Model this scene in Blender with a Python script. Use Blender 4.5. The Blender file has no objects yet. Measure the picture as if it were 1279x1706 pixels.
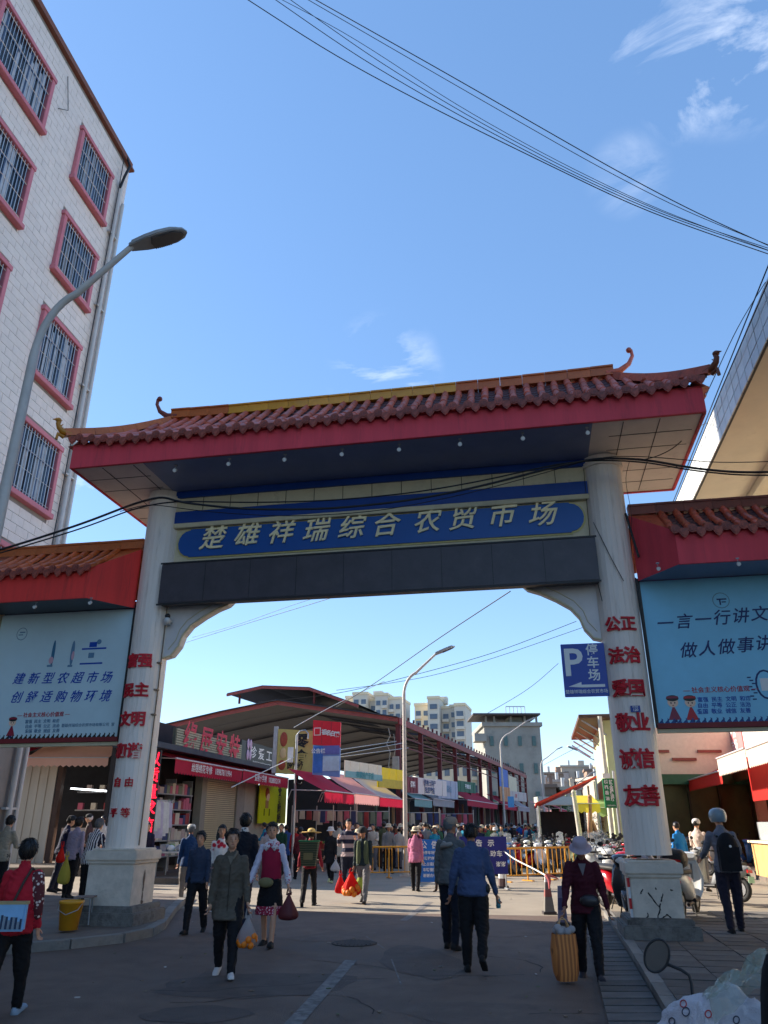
import bpy, bmesh, math, random
from mathutils import Vector, Matrix, noise
from mathutils.bvhtree import BVHTree
R = math.radians
random.seed(7)
scn = bpy.context.scene
col = scn.collection

# ------------------------------------------------------------------ camera, sky, sun, exposure
FPX, CXP, CYP, EYE = 1250.0, 639.5, 853.0, 1.62
TILT = math.atan(522 / FPX)
cam_d = bpy.data.cameras.new('camera'); cam = bpy.data.objects.new('camera', cam_d); col.objects.link(cam)
cam.location = (0, 0, EYE); cam.rotation_euler = (math.pi / 2 + TILT, 0, 0)
cam_d.sensor_fit = 'VERTICAL'; cam_d.sensor_height = 24.0; cam_d.lens = FPX / 1706 * 24.0
cam_d.clip_start = 0.1; cam_d.clip_end = 4000
scn.camera = cam
scn.view_settings.view_transform = 'Standard'; scn.view_settings.look = 'None'
scn.view_settings.exposure = 2.2; scn.view_settings.gamma = 1.0; scn.view_settings.use_curve_mapping = False
SUN_EL = R(28.0)
SH = Vector((0.933, -0.36, 0)).normalized()        # direction in which shadows fall on the ground
to_sun = Vector((-SH.x * math.cos(SUN_EL), -SH.y * math.cos(SUN_EL), math.sin(SUN_EL)))
w = bpy.data.worlds.new('World'); scn.world = w; w.use_nodes = True
nt = w.node_tree; nd = nt.nodes; lk = nt.links; nd.clear()
out = nd.new('ShaderNodeOutputWorld'); bg = nd.new('ShaderNodeBackground'); bg.inputs[1].default_value = 0.116
sky = nd.new('ShaderNodeTexSky'); sky.sky_type = 'NISHITA'; sky.sun_disc = False
sky.sun_elevation = SUN_EL; sky.sun_rotation = math.atan2(to_sun.x, to_sun.y)
sky.altitude = 1800; sky.air_density = 1.0; sky.dust_density = 0.35; sky.ozone_density = 2.6
# thin high cloud wisps mixed over the sky by direction
tc = nd.new('ShaderNodeTexCoord'); mp = nd.new('ShaderNodeMapping'); mp.inputs['Scale'].default_value = (2.2, 2.2, 6.0); mp.inputs['Rotation'].default_value = (0.3, 0.5, 0.2)
lk.new(tc.outputs['Generated'], mp.inputs[0])
n1 = nd.new('ShaderNodeTexNoise'); n1.inputs['Scale'].default_value = 2.6; n1.inputs['Detail'].default_value = 9; n1.inputs['Roughness'].default_value = 0.62; n1.inputs['Distortion'].default_value = 0.6
lk.new(mp.outputs[0], n1.inputs['Vector'])
r1 = nd.new('ShaderNodeMapRange'); r1.inputs['From Min'].default_value = 0.5; r1.inputs['From Max'].default_value = 0.85
lk.new(n1.outputs['Fac'], r1.inputs['Value'])
def px_ray(u, v):
    x, y, z = u - CXP, FPX, -(v - CYP)
    c, s = math.cos(TILT), math.sin(TILT)
    return Vector((x, y * c - z * s, y * s + z * c))
prev = None
for (u, v, wd, amt) in ((1230, 40, .993, .55), (1148, 150, .9982, .55), (1070, 40, .998, .4), (1045, 290, .9985, .2), (640, 618, .9965, .5), (610, 1082, .9993, .4), (135, 828, .9994, .6)):
    d = px_ray(u, v).normalized()
    dp = nd.new('ShaderNodeVectorMath'); dp.operation = 'DOT_PRODUCT'; dp.inputs[1].default_value = d
    nrm = nd.new('ShaderNodeVectorMath'); nrm.operation = 'NORMALIZE'; lk.new(tc.outputs['Generated'], nrm.inputs[0]); lk.new(nrm.outputs[0], dp.inputs[0])
    m_ = nd.new('ShaderNodeMapRange'); m_.interpolation_type = 'SMOOTHSTEP'; m_.inputs['From Min'].default_value = wd; m_.inputs['From Max'].default_value = 1.0; m_.inputs['To Max'].default_value = amt
    lk.new(dp.outputs['Value'], m_.inputs['Value'])
    if prev is None: prev = m_.outputs[0]
    else:
        a = nd.new('ShaderNodeMath'); a.operation = 'MAXIMUM'; lk.new(prev, a.inputs[0]); lk.new(m_.outputs[0], a.inputs[1]); prev = a.outputs[0]
ad = nd.new('ShaderNodeMath'); ad.operation = 'MULTIPLY'; lk.new(prev, ad.inputs[0]); lk.new(r1.outputs[0], ad.inputs[1])
cl = nd.new('ShaderNodeMath'); cl.operation = 'MULTIPLY'; cl.use_clamp = True; cl.inputs[1].default_value = 1.7; lk.new(ad.outputs[0], cl.inputs[0])
mx = nd.new('ShaderNodeMixRGB'); mx.inputs[2].default_value = (2.9, 3.05, 3.3, 1)
gm = nd.new('ShaderNodeGamma'); gm.inputs[1].default_value = 0.58; lk.new(sky.outputs[0], gm.inputs[0])
hs = nd.new('ShaderNodeHueSaturation'); hs.inputs['Hue'].default_value = 0.506; hs.inputs['Saturation'].default_value = 1.42; hs.inputs['Value'].default_value = 1.0; lk.new(gm.outputs[0], hs.inputs['Color'])
lk.new(cl.outputs[0], mx.inputs[0]); lk.new(hs.outputs[0], mx.inputs[1])
lk.new(mx.outputs[0], bg.inputs[0]); lk.new(bg.outputs[0], out.inputs[0])
sd = bpy.data.lights.new('sun', 'SUN'); sd.energy = 2.45; sd.angle = R(0.55); sd.color = (1.0, 0.9, 0.76)
so = bpy.data.objects.new('sun', sd); col.objects.link(so); so.location = (-40, 20, 40)
so.rotation_euler = to_sun.to_track_quat('Z', 'Y').to_euler()

# ------------------------------------------------------------------ helpers
def at(u, v, Y):                                    # point on the ray of a photo pixel at world distance Y
    r = px_ray(u, v); return Vector((0, 0, EYE)) + r * (Y / r.y)
def gnd(u, v, z=0.0):
    r = px_ray(u, v); return Vector((0, 0, EYE)) + r * ((z - EYE) / r.z)
def on_plane(u, v, p0, n):
    r = px_ray(u, v); o = Vector((0, 0, EYE)); n = Vector(n); return o + r * ((Vector(p0) - o).dot(n) / r.dot(n))

_mats = {}
def M(name, c, rough=0.75, var=0.18, scale=6.0, bump=0.0, bscale=40.0, metal=0.0, emit=0.0, alpha=1.0, trans=0.0, dirt=None, objvar=0.0, streak=False, spec=0.4, coat=0.0, sss=0.0):
    if name in _mats: return _mats[name]
    m = bpy.data.materials.new(name); m.use_nodes = True; t = m.node_tree; N = t.nodes; L = t.links
    b = N['Principled BSDF']; b.inputs['Roughness'].default_value = rough; b.inputs['Metallic'].default_value = metal
    b.inputs['Specular IOR Level'].default_value = spec; b.inputs['Coat Weight'].default_value = coat
    tcn = N.new('ShaderNodeTexCoord'); src = tcn.outputs['Object']
    if streak:
        mpn = N.new('ShaderNodeMapping'); mpn.inputs['Scale'].default_value = (1, 1, 0.09); L.new(src, mpn.inputs[0]); ssrc = mpn.outputs[0]
    else: ssrc = src
    no = N.new('ShaderNodeTexNoise'); no.inputs['Scale'].default_value = scale; no.inputs['Detail'].default_value = 7; no.inputs['Roughness'].default_value = 0.65
    L.new(ssrc, no.inputs['Vector'])
    mr = N.new('ShaderNodeMapRange'); mr.inputs['From Min'].default_value = 0.28; mr.inputs['From Max'].default_value = 0.72
    mr.inputs['To Min'].default_value = 1 - var; mr.inputs['To Max'].default_value = 1 + var * 0.6; L.new(no.outputs['Fac'], mr.inputs['Value'])
    val = mr.outputs[0]
    if objvar:
        oi = N.new('ShaderNodeObjectInfo'); m2 = N.new('ShaderNodeMapRange'); m2.inputs['To Min'].default_value = 1 - objvar; m2.inputs['To Max'].default_value = 1 + objvar
        L.new(oi.outputs['Random'], m2.inputs['Value']); mu = N.new('ShaderNodeMath'); mu.operation = 'MULTIPLY'; L.new(val, mu.inputs[0]); L.new(m2.outputs[0], mu.inputs[1]); val = mu.outputs[0]
    vm = N.new('ShaderNodeVectorMath'); vm.operation = 'SCALE'; vm.inputs[0].default_value = c; L.new(val, vm.inputs['Scale'])
    last = vm.outputs[0]
    if dirt:                                        # (colour, scale, threshold, strength)
        dn = N.new('ShaderNodeTexNoise'); dn.inputs['Scale'].default_value = dirt[1]; dn.inputs['Detail'].default_value = 10; dn.inputs['Roughness'].default_value = 0.75
        L.new(ssrc, dn.inputs['Vector'])
        dr = N.new('ShaderNodeMapRange'); dr.inputs['From Min'].default_value = dirt[2]; dr.inputs['From Max'].default_value = dirt[2] + 0.16; dr.inputs['To Max'].default_value = dirt[3]
        L.new(dn.outputs['Fac'], dr.inputs['Value'])
        dm = N.new('ShaderNodeMixRGB'); dm.inputs[2].default_value = (*dirt[0], 1); L.new(dr.outputs[0], dm.inputs[0]); L.new(last, dm.inputs[1]); last = dm.outputs[0]
    L.new(last, b.inputs['Base Color'])
    if bump:
        bn = N.new('ShaderNodeTexNoise'); bn.inputs['Scale'].default_value = bscale; bn.inputs['Detail'].default_value = 5; L.new(src, bn.inputs['Vector'])
        bu = N.new('ShaderNodeBump'); bu.inputs['Strength'].default_value = bump; bu.inputs['Distance'].default_value = 0.02; L.new(bn.outputs['Fac'], bu.inputs['Height']); L.new(bu.outputs[0], b.inputs['Normal'])
    if emit:
        b.inputs['Emission Color'].default_value = (*c, 1); b.inputs['Emission Strength'].default_value = emit
    if trans: b.inputs['Transmission Weight'].default_value = trans
    if alpha < 1: b.inputs['Alpha'].default_value = alpha
    if sss: b.inputs['Subsurface Weight'].default_value = sss; b.inputs['Subsurface Scale'].default_value = 0.03
    _mats[name] = m; return m
def cloth_thin(name, c, tr=0.45, var=0.12):          # thin canvas or plastic film that lets light through
    if name in _mats: return _mats[name]
    m = M(name, c, 0.8, var, 3.0); N = m.node_tree.nodes; L = m.node_tree.links
    b = N['Principled BSDF']; o = N['Material Output']
    t = N.new('ShaderNodeBsdfTranslucent'); t.inputs[0].default_value = (*c, 1); mix = N.new('ShaderNodeMixShader'); mix.inputs[0].default_value = tr
    L.new(b.outputs[0], mix.inputs[1]); L.new(t.outputs[0], mix.inputs[2]); L.new(mix.outputs[0], o.inputs[0]); return m
def C8(r, g, b): return tuple(((x / 255) ** 2.2) for x in (r, g, b))

class MB:
    def __init__(s): s.v = []; s.f = []; s.m = []; s.s = []
    def add(s, vs, fs, m=0, sm=False, mtx=None):
        o = len(s.v)
        s.v += [tuple(mtx @ Vector(p)) if mtx else tuple(p) for p in vs]
        for f in fs: s.f.append(tuple(i + o for i in f)); s.m.append(m); s.s.append(sm)
        return s
    def box(s, c, d, m=0, rot=None, ch=0.0):
        hx, hy, hz = d[0] / 2, d[1] / 2, d[2] / 2
        mt = Matrix.Translation(c) @ (rot.to_4x4() if rot else Matrix.Identity(4))
        vs = [(x * hx, y * hy, z * hz) for z in (-1, 1) for y in (-1, 1) for x in (-1, 1)]
        return s.add(vs, [(0, 2, 3, 1), (4, 5, 7, 6), (0, 1, 5, 4), (2, 6, 7, 3), (0, 4, 6, 2), (1, 3, 7, 5)], m, False, mt)
    def quad(s, a, b, c, d, m=0): return s.add([a, b, c, d], [(0, 1, 2, 3)], m)
    def tube(s, pts, r, n=8, m=0, cap=True, sm=True, flat=1.0):
        pts = [Vector(p) for p in pts]; k = len(pts); rs = r if isinstance(r, (list, tuple)) else [r] * k
        vs = []; up = Vector((0, 0, 1)); px = None
        for i, p in enumerate(pts):
            t = (pts[min(i + 1, k - 1)] - pts[max(i - 1, 0)])
            t = t.normalized() if t.length > 1e-9 else Vector((0, 0, 1))
            if px is None:
                a = up if abs(t.dot(up)) < .95 else Vector((1, 0, 0)); px = t.cross(a).normalized()
            px = (px - t * px.dot(t)).normalized(); py = t.cross(px)
            for j in range(n):
                an = 2 * math.pi * j / n; vs.append(p + px * (math.cos(an) * rs[i]) + py * (math.sin(an) * rs[i] * flat))
        fs = [(i * n + j, i * n + (j + 1) % n, (i + 1) * n + (j + 1) % n, (i + 1) * n + j) for i in range(k - 1) for j in range(n)]
        s.add(vs, fs, m, sm)
        if cap:
            s.add(vs[:n], [tuple(range(n - 1, -1, -1))], m); s.add(vs[-n:], [tuple(range(n))], m)
        return s
    def lathe(s, prof, n=16, c=(0, 0, 0), m=0, sm=True, mtx=None, sx=1, sy=1):
        vs = [(c[0] + r * math.cos(2 * math.pi * j / n) * sx, c[1] + r * math.sin(2 * math.pi * j / n) * sy, c[2] + z) for r, z in prof for j in range(n)]
        fs = [(i * n + j, i * n + (j + 1) % n, (i + 1) * n + (j + 1) % n, (i + 1) * n + j) for i in range(len(prof) - 1) for j in range(n)]
        s.add(vs, fs, m, sm, mtx)
        if prof[0][0] > 1e-4: s.add(vs[:n], [tuple(range(n - 1, -1, -1))], m, False, mtx)
        if prof[-1][0] > 1e-4: s.add(vs[-n:], [tuple(range(n))], m, False, mtx)
        return s
    def ball(s, c, r, n=12, k=8, m=0, rot=None, sm=True):
        rx, ry, rz = r if isinstance(r, (tuple, list)) else (r, r, r)
        mt = Matrix.Translation(c) @ (rot.to_4x4() if rot else Matrix.Identity(4)); vs = []
        for i in range(k + 1):
            a = -math.pi / 2 + math.pi * i / k; cr = max(math.cos(a), 1e-3)
            for j in range(n): b = 2 * math.pi * j / n; vs.append((rx * cr * math.cos(b), ry * cr * math.sin(b), rz * math.sin(a)))
        fs = [(i * n + j, i * n + (j + 1) % n, (i + 1) * n + (j + 1) % n, (i + 1) * n + j) for i in range(k) for j in range(n)]
        return s.add(vs, fs, m, sm, mt)
    def prism(s, poly, y0, y1, m=0, axis='y', mtx=None):     # outline in xz, extruded along y (or xy along z, yz along x)
        n = len(poly)
        if axis == 'y': g = lambda p, q: (p[0], q, p[1])
        elif axis == 'z': g = lambda p, q: (p[0], p[1], q)
        else: g = lambda p, q: (q, p[0], p[1])
        vs = [g(p, y0) for p in poly] + [g(p, y1) for p in poly]
        fs = [tuple(range(n)), tuple(range(2 * n - 1, n - 1, -1))] + [(i, i + n, (i + 1) % n + n, (i + 1) % n) for i in range(n)]
        return s.add(vs, fs, m, False, mtx)
    def mesh(s, name, mats):
        me = bpy.data.meshes.new(name); me.from_pydata(s.v, [], s.f)
        for a in (mats if isinstance(mats, (list, tuple)) else [mats]): me.materials.append(a)
        me.polygons.foreach_set('material_index', s.m); me.polygons.foreach_set('use_smooth', s.s)
        bm = bmesh.new(); bm.from_mesh(me); bmesh.ops.recalc_face_normals(bm, faces=bm.faces); bm.to_mesh(me); bm.free()
        me.update(); return me
    def obj(s, name, mats, parent=None, bevel=0.0):
        if bevel:
            me = s.mesh(name, mats); bm = bmesh.new(); bm.from_mesh(me)
            bmesh.ops.remove_doubles(bm, verts=bm.verts, dist=1e-5)
            es = [e for e in bm.edges if len(e.link_faces) == 2 and e.calc_face_angle(0) > 0.6]
            bmesh.ops.bevel(bm, geom=es, offset=bevel, segments=2, affect='EDGES', clamp_overlap=True); bm.to_mesh(me); bm.free()
            return mo(name, me, parent)
        return mo(name, s.mesh(name, mats), parent)
def mo(name, me, parent=None, mtx=None):
    o = bpy.data.objects.new(name, me); col.objects.link(o); o.parent = parent
    if mtx is not None: o.matrix_local = mtx
    return o
def tag(o, label=None, cat=None, group=None, kind=None):
    if label: o['label'] = label
    if cat: o['category'] = cat
    if group: o['group'] = group
    if kind: o['kind'] = kind
    return o
def thing(name, label, cat, loc=(0, 0, 0), rz=0.0, group=None):
    o = bpy.data.objects.new(name, None); o.empty_display_size = 0.2; col.objects.link(o); o.location = loc; o.rotation_euler = (0, 0, rz)
    return tag(o, label, cat, group)
def copy_tree(o, parent=None):
    c = o.copy(); col.objects.link(c); c.parent = parent
    for ch in list(o.children): copy_tree(ch, c)
    return c
_txt = {}
def text_mesh(s, size, depth=0.004, bold=0.0, shear=0.0, mat=None, spacing=1.0, rough=0.0, line=1.0):
    key = (s, size, depth, bold, shear, mat.name, spacing, rough, line)
    if key in _txt: return _txt[key]
    cu = bpy.data.curves.new('lettering', 'FONT'); cu.body = s; cu.size = size; cu.extrude = depth / 2; cu.offset = bold; cu.shear = shear
    cu.align_x = 'CENTER'; cu.align_y = 'CENTER'; cu.space_character = spacing; cu.space_line = line; cu.resolution_u = 3; cu.materials.append(mat)
    o = bpy.data.objects.new('lettering', cu); col.objects.link(o)
    dg = bpy.context.evaluated_depsgraph_get(); me = bpy.data.meshes.new_from_object(o.evaluated_get(dg))
    bpy.data.objects.remove(o)
    if rough:
        for v in me.vertices:
            n = noise.noise_vector(Vector((v.co.x, v.co.y, 0)) * (3.0 / size)); v.co.x += n.x * rough; v.co.y += n.y * rough
    me.name = 'lettering'; _txt[key] = me; return me
def text(s, size, mat, parent, loc, name='lettering', rot=(math.pi / 2, 0, 0), **k):
    o = mo(name, text_mesh(s, size, mat=mat, **k), parent); o.location = loc; o.rotation_euler = rot; return o
class Frame:                                         # street-aligned frame: s metres along, t metres to the right
    def __init__(s, az): s.az = R(az); s.f = Vector((math.sin(s.az), math.cos(s.az), 0)); s.l = Vector((math.cos(s.az), -math.sin(s.az), 0)); s.rz = -s.az
    def p(s, a, t, z=0.0): return s.f * a + s.l * t + Vector((0, 0, z))
    def st(s, p): return Vector(p).dot(s.f), Vector(p).dot(s.l)
    def hit(s, u, v, t):                             # photo pixel -> (s, z) on the vertical plane at lateral t
        q = on_plane(u, v, s.l * t, s.l); return q.dot(s.f), q.z
FR = Frame(11.0); FS = Frame(17.3); FB = Frame(8.2)

# ------------------------------------------------------------------ materials
asphalt = M('asphalt', (0.150, 0.104, 0.080), 0.82, 0.30, 2.2, bump=0.7, bscale=70, dirt=((0.065, 0.052, 0.047), 0.55, 0.52, 0.75))
yard = M('sunlit_worn_concrete', (0.285, 0.242, 0.188), 0.9, 0.22, 0.8, bump=0.35, bscale=60, dirt=((0.13, 0.115, 0.1), 0.6, 0.56, 0.6))
earth = M('packed_ground', (0.16, 0.14, 0.115), 0.95, 0.3, 0.3)
pavem = M('pavement_concrete', (0.18, 0.145, 0.118), 0.9, 0.3, 1.6, bump=0.5, bscale=45, dirt=((0.06, 0.055, 0.05), 1.1, 0.5, 0.6))
slabm = M('drain_slab_concrete', (0.12, 0.112, 0.105), 0.9, 0.3, 3, bump=0.5, bscale=50, objvar=0.25)
kerbm = M('kerb_stone', (0.22, 0.205, 0.185), 0.9, 0.25, 4, bump=0.4, objvar=0.15, dirt=((0.08, 0.075, 0.07), 2, 0.5, 0.7))
roadpaint = M('worn_road_paint', (0.22, 0.20, 0.185), 0.8, 0.3, 6, dirt=((0.09, 0.08, 0.074), 7, 0.42, 0.95))
colwhite = M('column_paint', (0.84, 0.74, 0.65), 0.55, 0.12, 5, bump=0.1, bscale=25, streak=True, dirt=((0.40, 0.33, 0.27), 9, 0.54, 0.7))
plinthm = M('plinth_plaster', (0.66, 0.57, 0.47), 0.8, 0.2, 5, bump=0.3, bscale=30, dirt=((0.12, 0.10, 0.08), 3.3, 0.6, 0.85))
basem = M('rough_cement', (0.20, 0.185, 0.165), 0.95, 0.35, 6, bump=0.9, bscale=25, dirt=((0.07, 0.06, 0.055), 4, 0.5, 0.8))
redfas = M('red_fascia_paint', C8(222, 72, 84), 0.65, 0.18, 3.0, streak=True, dirt=(C8(150, 60, 66), 5, 0.54, 0.6))
redfas2 = M('red_wing_paint', C8(232, 64, 58), 0.65, 0.18, 3.0, streak=True, dirt=(C8(150, 50, 46), 5, 0.54, 0.6))
tile_r = M('roof_tile_terracotta', C8(196, 92, 68), 0.5, 0.2, 9, bump=0.2, objvar=0.22, dirt=(C8(110, 62, 56), 7, 0.52, 0.7), coat=0.15)
tile_o = M('roof_tile_orange', C8(200, 96, 48), 0.5, 0.2, 9, bump=0.2, objvar=0.2, dirt=(C8(120, 60, 38), 7, 0.55, 0.6), coat=0.15)
tile_dp = M('drip_tile_glaze', C8(168, 84, 68), 0.5, 0.3, 11, bump=0.2, objvar=0.25, dirt=(C8(70, 44, 46), 9, 0.47, 0.85))
tile_dk = M('roof_pan_tile', C8(92, 58, 58), 0.6, 0.3, 9, dirt=(C8(50, 40, 44), 5, 0.5, 0.7))
ridge_y = M('ridge_yellow_glaze', C8(214, 148, 44), 0.4, 0.15, 5, coat=0.3, objvar=0.1, dirt=(C8(130, 90, 50), 6, 0.58, 0.5))
ridge_o = M('ridge_orange_glaze', C8(190, 98, 44), 0.45, 0.2, 5, coat=0.2, objvar=0.12, dirt=(C8(110, 66, 44), 6, 0.55, 0.6))
navy = M('navy_soffit', C8(116, 126, 160), 0.35, 0.12, 2)
bluep = M('blue_sign_panel', C8(26, 84, 158), 0.35, 0.08, 2)
blueb = M('blue_beam', C8(20, 64, 140), 0.4, 0.1, 2)
creamt = M('cream_trim', C8(204, 192, 160), 0.6, 0.15, 4, dirt=(C8(120, 112, 96), 4, 0.56, 0.5))
soffw = M('metal_soffit', (0.72, 0.64, 0.57), 0.45, 0.1, 2, dirt=((0.3, 0.28, 0.26), 1.5, 0.55, 0.4))
bracketm = M('bracket_panel', (0.66, 0.62, 0.60), 0.5, 0.1, 3)
goldm = M('gilt_letters', C8(252, 234, 184), 0.45, 0.12, 8)
ledm = M('led_panel_dark', (0.06, 0.052, 0.062), 0.42, 0.25, 3, dirt=((0.09, 0.08, 0.08), 2, 0.55, 0.5))
black = M('black_plastic', (0.018, 0.018, 0.02), 0.5, 0.1, 6)
cablem = M('black_cable', (0.012, 0.012, 0.014), 0.6, 0.05)
redch = M('red_letter_foam', C8(200, 40, 52), 0.6, 0.12, 12, objvar=0.08, dirt=(C8(110, 24, 34), 8, 0.55, 0.6))
grey = M('grey_metal', (0.32, 0.33, 0.34), 0.45, 0.12, 5, metal=0.4)
galv = M('galvanised_steel', (0.46, 0.48, 0.50), 0.4, 0.12, 5, metal=0.6)
lampm = M('lamp_pole_paint', (0.52, 0.47, 0.42), 0.5, 0.12, 4)
glassd = M('dark_glass', (0.03, 0.04, 0.05), 0.08, 0.1, 2, spec=0.8)
white = M('white_paint', (0.74, 0.74, 0.72), 0.5, 0.08, 4)
bill_l = M('billboard_print_pale', C8(192, 214, 218), 0.38, 0.10, 0.9, bump=.35, bscale=3.0)
bill_r = M('billboard_print_blue', C8(124, 196, 226), 0.38, 0.12, 0.9, bump=.35, bscale=3.0)
inkb = M('blue_ink', C8(20, 72, 168), 0.5, 0.05)
inkn = M('navy_ink', C8(14, 44, 104), 0.5, 0.05)
inkr = M('red_ink', C8(180, 34, 60), 0.5, 0.05)
inkk = M('black_ink', (0.02, 0.02, 0.02), 0.5, 0.05)
inkw = M('white_ink', (0.8, 0.8, 0.78), 0.5, 0.05)
inkg = M('grey_ink', C8(96, 132, 160), 0.5, 0.05)
skinp = M('print_skin_tone', C8(236, 196, 168), 0.5, 0.05)
redtrim = M('red_steel', C8(126, 44, 46), 0.6, 0.2, 3)
rusty = M('rusty_red_steel', C8(104, 46, 50), 0.7, 0.3, 3, dirt=(C8(66, 38, 42), 3, 0.5, 0.6))
sheetd = M('old_metal_sheet', C8(58, 61, 72), 0.6, 0.25, 1.5, dirt=(C8(60, 56, 58), 2, 0.5, 0.6))

# ------------------------------------------------------------------ ground, road, pavements
g = MB(); g.quad((-700, -300, -.02), (900, -300, -.02), (900, 1500, -.02), (-700, 1500, -.02)); tag(g.obj('ground', earth), kind='structure')
def sheet(name, poly, z, mat):
    b = MB(); b.add([(p[0], p[1], z) for p in poly], [tuple(range(len(poly)))]); return tag(b.obj(name, mat), kind='structure')
# foreground asphalt; worn concrete beyond, sunlit tone painted in from the shadow edge
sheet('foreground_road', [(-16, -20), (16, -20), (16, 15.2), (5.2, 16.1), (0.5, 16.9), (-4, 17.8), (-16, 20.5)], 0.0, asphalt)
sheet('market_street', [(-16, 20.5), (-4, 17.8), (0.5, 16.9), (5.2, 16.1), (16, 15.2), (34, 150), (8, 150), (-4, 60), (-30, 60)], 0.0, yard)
# centre dash and faint worn line
for (u0, v0, u1, v1, wd) in ((474, 1722, 585, 1600, .16), (672, 1534, 716, 1503, .14)):
    a, b_ = gnd(u0, v0), gnd(u1, v1); d = (b_ - a).normalized(); n = Vector((d.y, -d.x, 0)) * wd / 2
    m_ = MB(); m_.quad(a - n + Vector((0, 0, .005)), a + n + Vector((0, 0, .005)), b_ + n + Vector((0, 0, .005)), b_ - n + Vector((0, 0, .005)))
    tag(m_.obj('road_marking', roadpaint), kind='structure')
for (pts) in ([(610, 1560), (640, 1580), (652, 1598), (668, 1640), (682, 1720)], [(690, 1470), (760, 1478), (830, 1500)]):
    P = [gnd(*p, z=.004) for p in pts]; m_ = MB()
    for i in range(0, len(P) - 1):
        if len(P) > 3 and i % 2: continue
        d = (P[i + 1] - P[i]).normalized(); n = Vector((d.y, -d.x, 0)) * .010
        m_.quad(P[i] - n, P[i] + n, P[i + 1] + n, P[i + 1] - n)
    tag(m_.obj('road_crack_line', roadpaint), kind='structure')
# patches, cracks, a manhole cover and litter on the asphalt
rp_ = random.Random(17)
for i, (u, v, a_, b_, rot_) in enumerate(((430, 1640, 1.1, .7, .2), (820, 1690, .9, .5, -.3), (700, 1600, .5, 1.3, .15), (560, 1560, .8, .45, .5), (330, 1690, .5, .35, 0))):
    p = gnd(u, v); P = [(p.x + math.cos(rot_) * x - math.sin(rot_) * y, p.y + math.sin(rot_) * x + math.cos(rot_) * y) for x, y in [((a_ * math.cos(t) * (1 + rp_.uniform(-.12, .12))), b_ * math.sin(t) * (1 + rp_.uniform(-.12, .12))) for t in [q * math.pi / 9 for q in range(18)]]]
    sheet('asphalt_patch', P, .0022 + .0004 * i, M('asphalt_patch_%d' % (i % 2), ((.108, .082, .070), (.145, .108, .088))[i % 2], .88, .3, 3, bump=.7, bscale=80, dirt=((.1, .08, .07), 2, .5, .6)))
crk = M('crack_dark', (.022, .018, .016), .95, .2)
for (u, v, n_, ang) in ((250, 1650, 16, .2), (520, 1600, 18, -.5), (900, 1620, 15, 1.1), (760, 1560, 14, .1), (620, 1690, 16, 1.5), (420, 1570, 12, .8), (880, 1690, 12, .4)):
    p = gnd(u, v); pts = [(p.x, p.y, .003)]
    for q in range(n_): ang += rp_.uniform(-.55, .55); pts.append((pts[-1][0] + math.cos(ang) * .17, pts[-1][1] + math.sin(ang) * .17, .003))
    k = MB()
    for q in range(n_):
        a, c = Vector(pts[q]), Vector(pts[q + 1]); d = (c - a).normalized(); nn_ = Vector((d.y, -d.x, 0)) * rp_.uniform(.004, .011); k.quad(a - nn_, a + nn_, c + nn_, c - nn_)
    tag(k.obj('road_crack', crk), kind='structure')
p = gnd(590, 1572); k = MB(); k.lathe([(.34, .0), (.34, .008), (.31, .012), (.001, .012)], 28)
mh = thing('manhole_cover', 'round iron manhole cover set in the shaded road', 'manhole cover', (p.x, p.y, .002)); k.obj('lid', M('manhole_iron', (.07, .055, .048), .9, .3, 12, bump=.8, bscale=60), mh)
k = MB()
for q in range(-4, 5): w_ = math.sqrt(max(.29 ** 2 - (q * .06) ** 2, 0)); k.box((q * .06, 0, .015), (.022, 2 * w_, .008))
o = k.obj('tread_pattern', M('manhole_iron', (0, 0, 0)), mh); o['kind'] = 'stuff'
k = MB()
for q in range(60):
    u, v = rp_.uniform(120, 1050), rp_.uniform(1480, 1700); p = gnd(u, v); s2 = rp_.uniform(.012, .035); ro = Matrix.Rotation(rp_.uniform(0, 6), 3, 'Z') @ Matrix.Rotation(rp_.uniform(-.3, .3), 3, 'X')
    k.box((p.x, p.y, .012 + (.12 if u < 260 else 0)), (s2 * 1.6, s2, .004), rp_.randrange(3), rot=ro)
lt_ = k.obj('litter', [M('litter_pale', (.5, .48, .44), .8), M('litter_leaf', (.10, .12, .05), .8), M('litter_brown', (.2, .14, .09), .8)]); lt_['kind'] = 'stuff'; lt_['label'] = 'scraps of paper and leaves scattered on the shaded road'
# left pavement with its rounded corner at the gate
lp = [(-4.7, 20.0), (-4.25, 17), (-3.78, 14.4), (-3.72, 13.5), (-3.95, 12.85), (-4.5, 12.25), (-5.4, 11.6), (-7.0, 10.9), (-9.6, 10.3)]
lp_all = lp + [(-11.5, 10.2), (-13.5, 21.8)]
b = MB(); b.prism(lp_all, -0.01, .11, axis='z'); pav = tag(b.obj('left_pavement', pavem), kind='structure')
def kerb_run(pts, parent, h=.15, wd=.16, L=.6):
    tot = []; 
    for i in range(len(pts) - 1):
        a, c = Vector((*pts[i], 0)), Vector((*pts[i + 1], 0)); n = max(1, round((c - a).length / L)); tot += [a.lerp(c, k / n) for k in range(n)]
    tot.append(Vector((*pts[-1], 0)))
    for i in range(len(tot) - 1):
        a, c = tot[i], tot[i + 1]; d = c - a; ln = d.length - .012
        k = MB(); k.box((0, 0, h / 2), (ln, wd, h + random.uniform(-.006, .006))); o = k.obj('kerb_stone', kerbm, parent)
        o.location = (a + c) / 2 + Vector((0, 0, -.002)); o.rotation_euler = (random.uniform(-.02, .02), 0, math.atan2(d.y, d.x))
kerb_run(lp[::-1], pav, h=.122)
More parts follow.
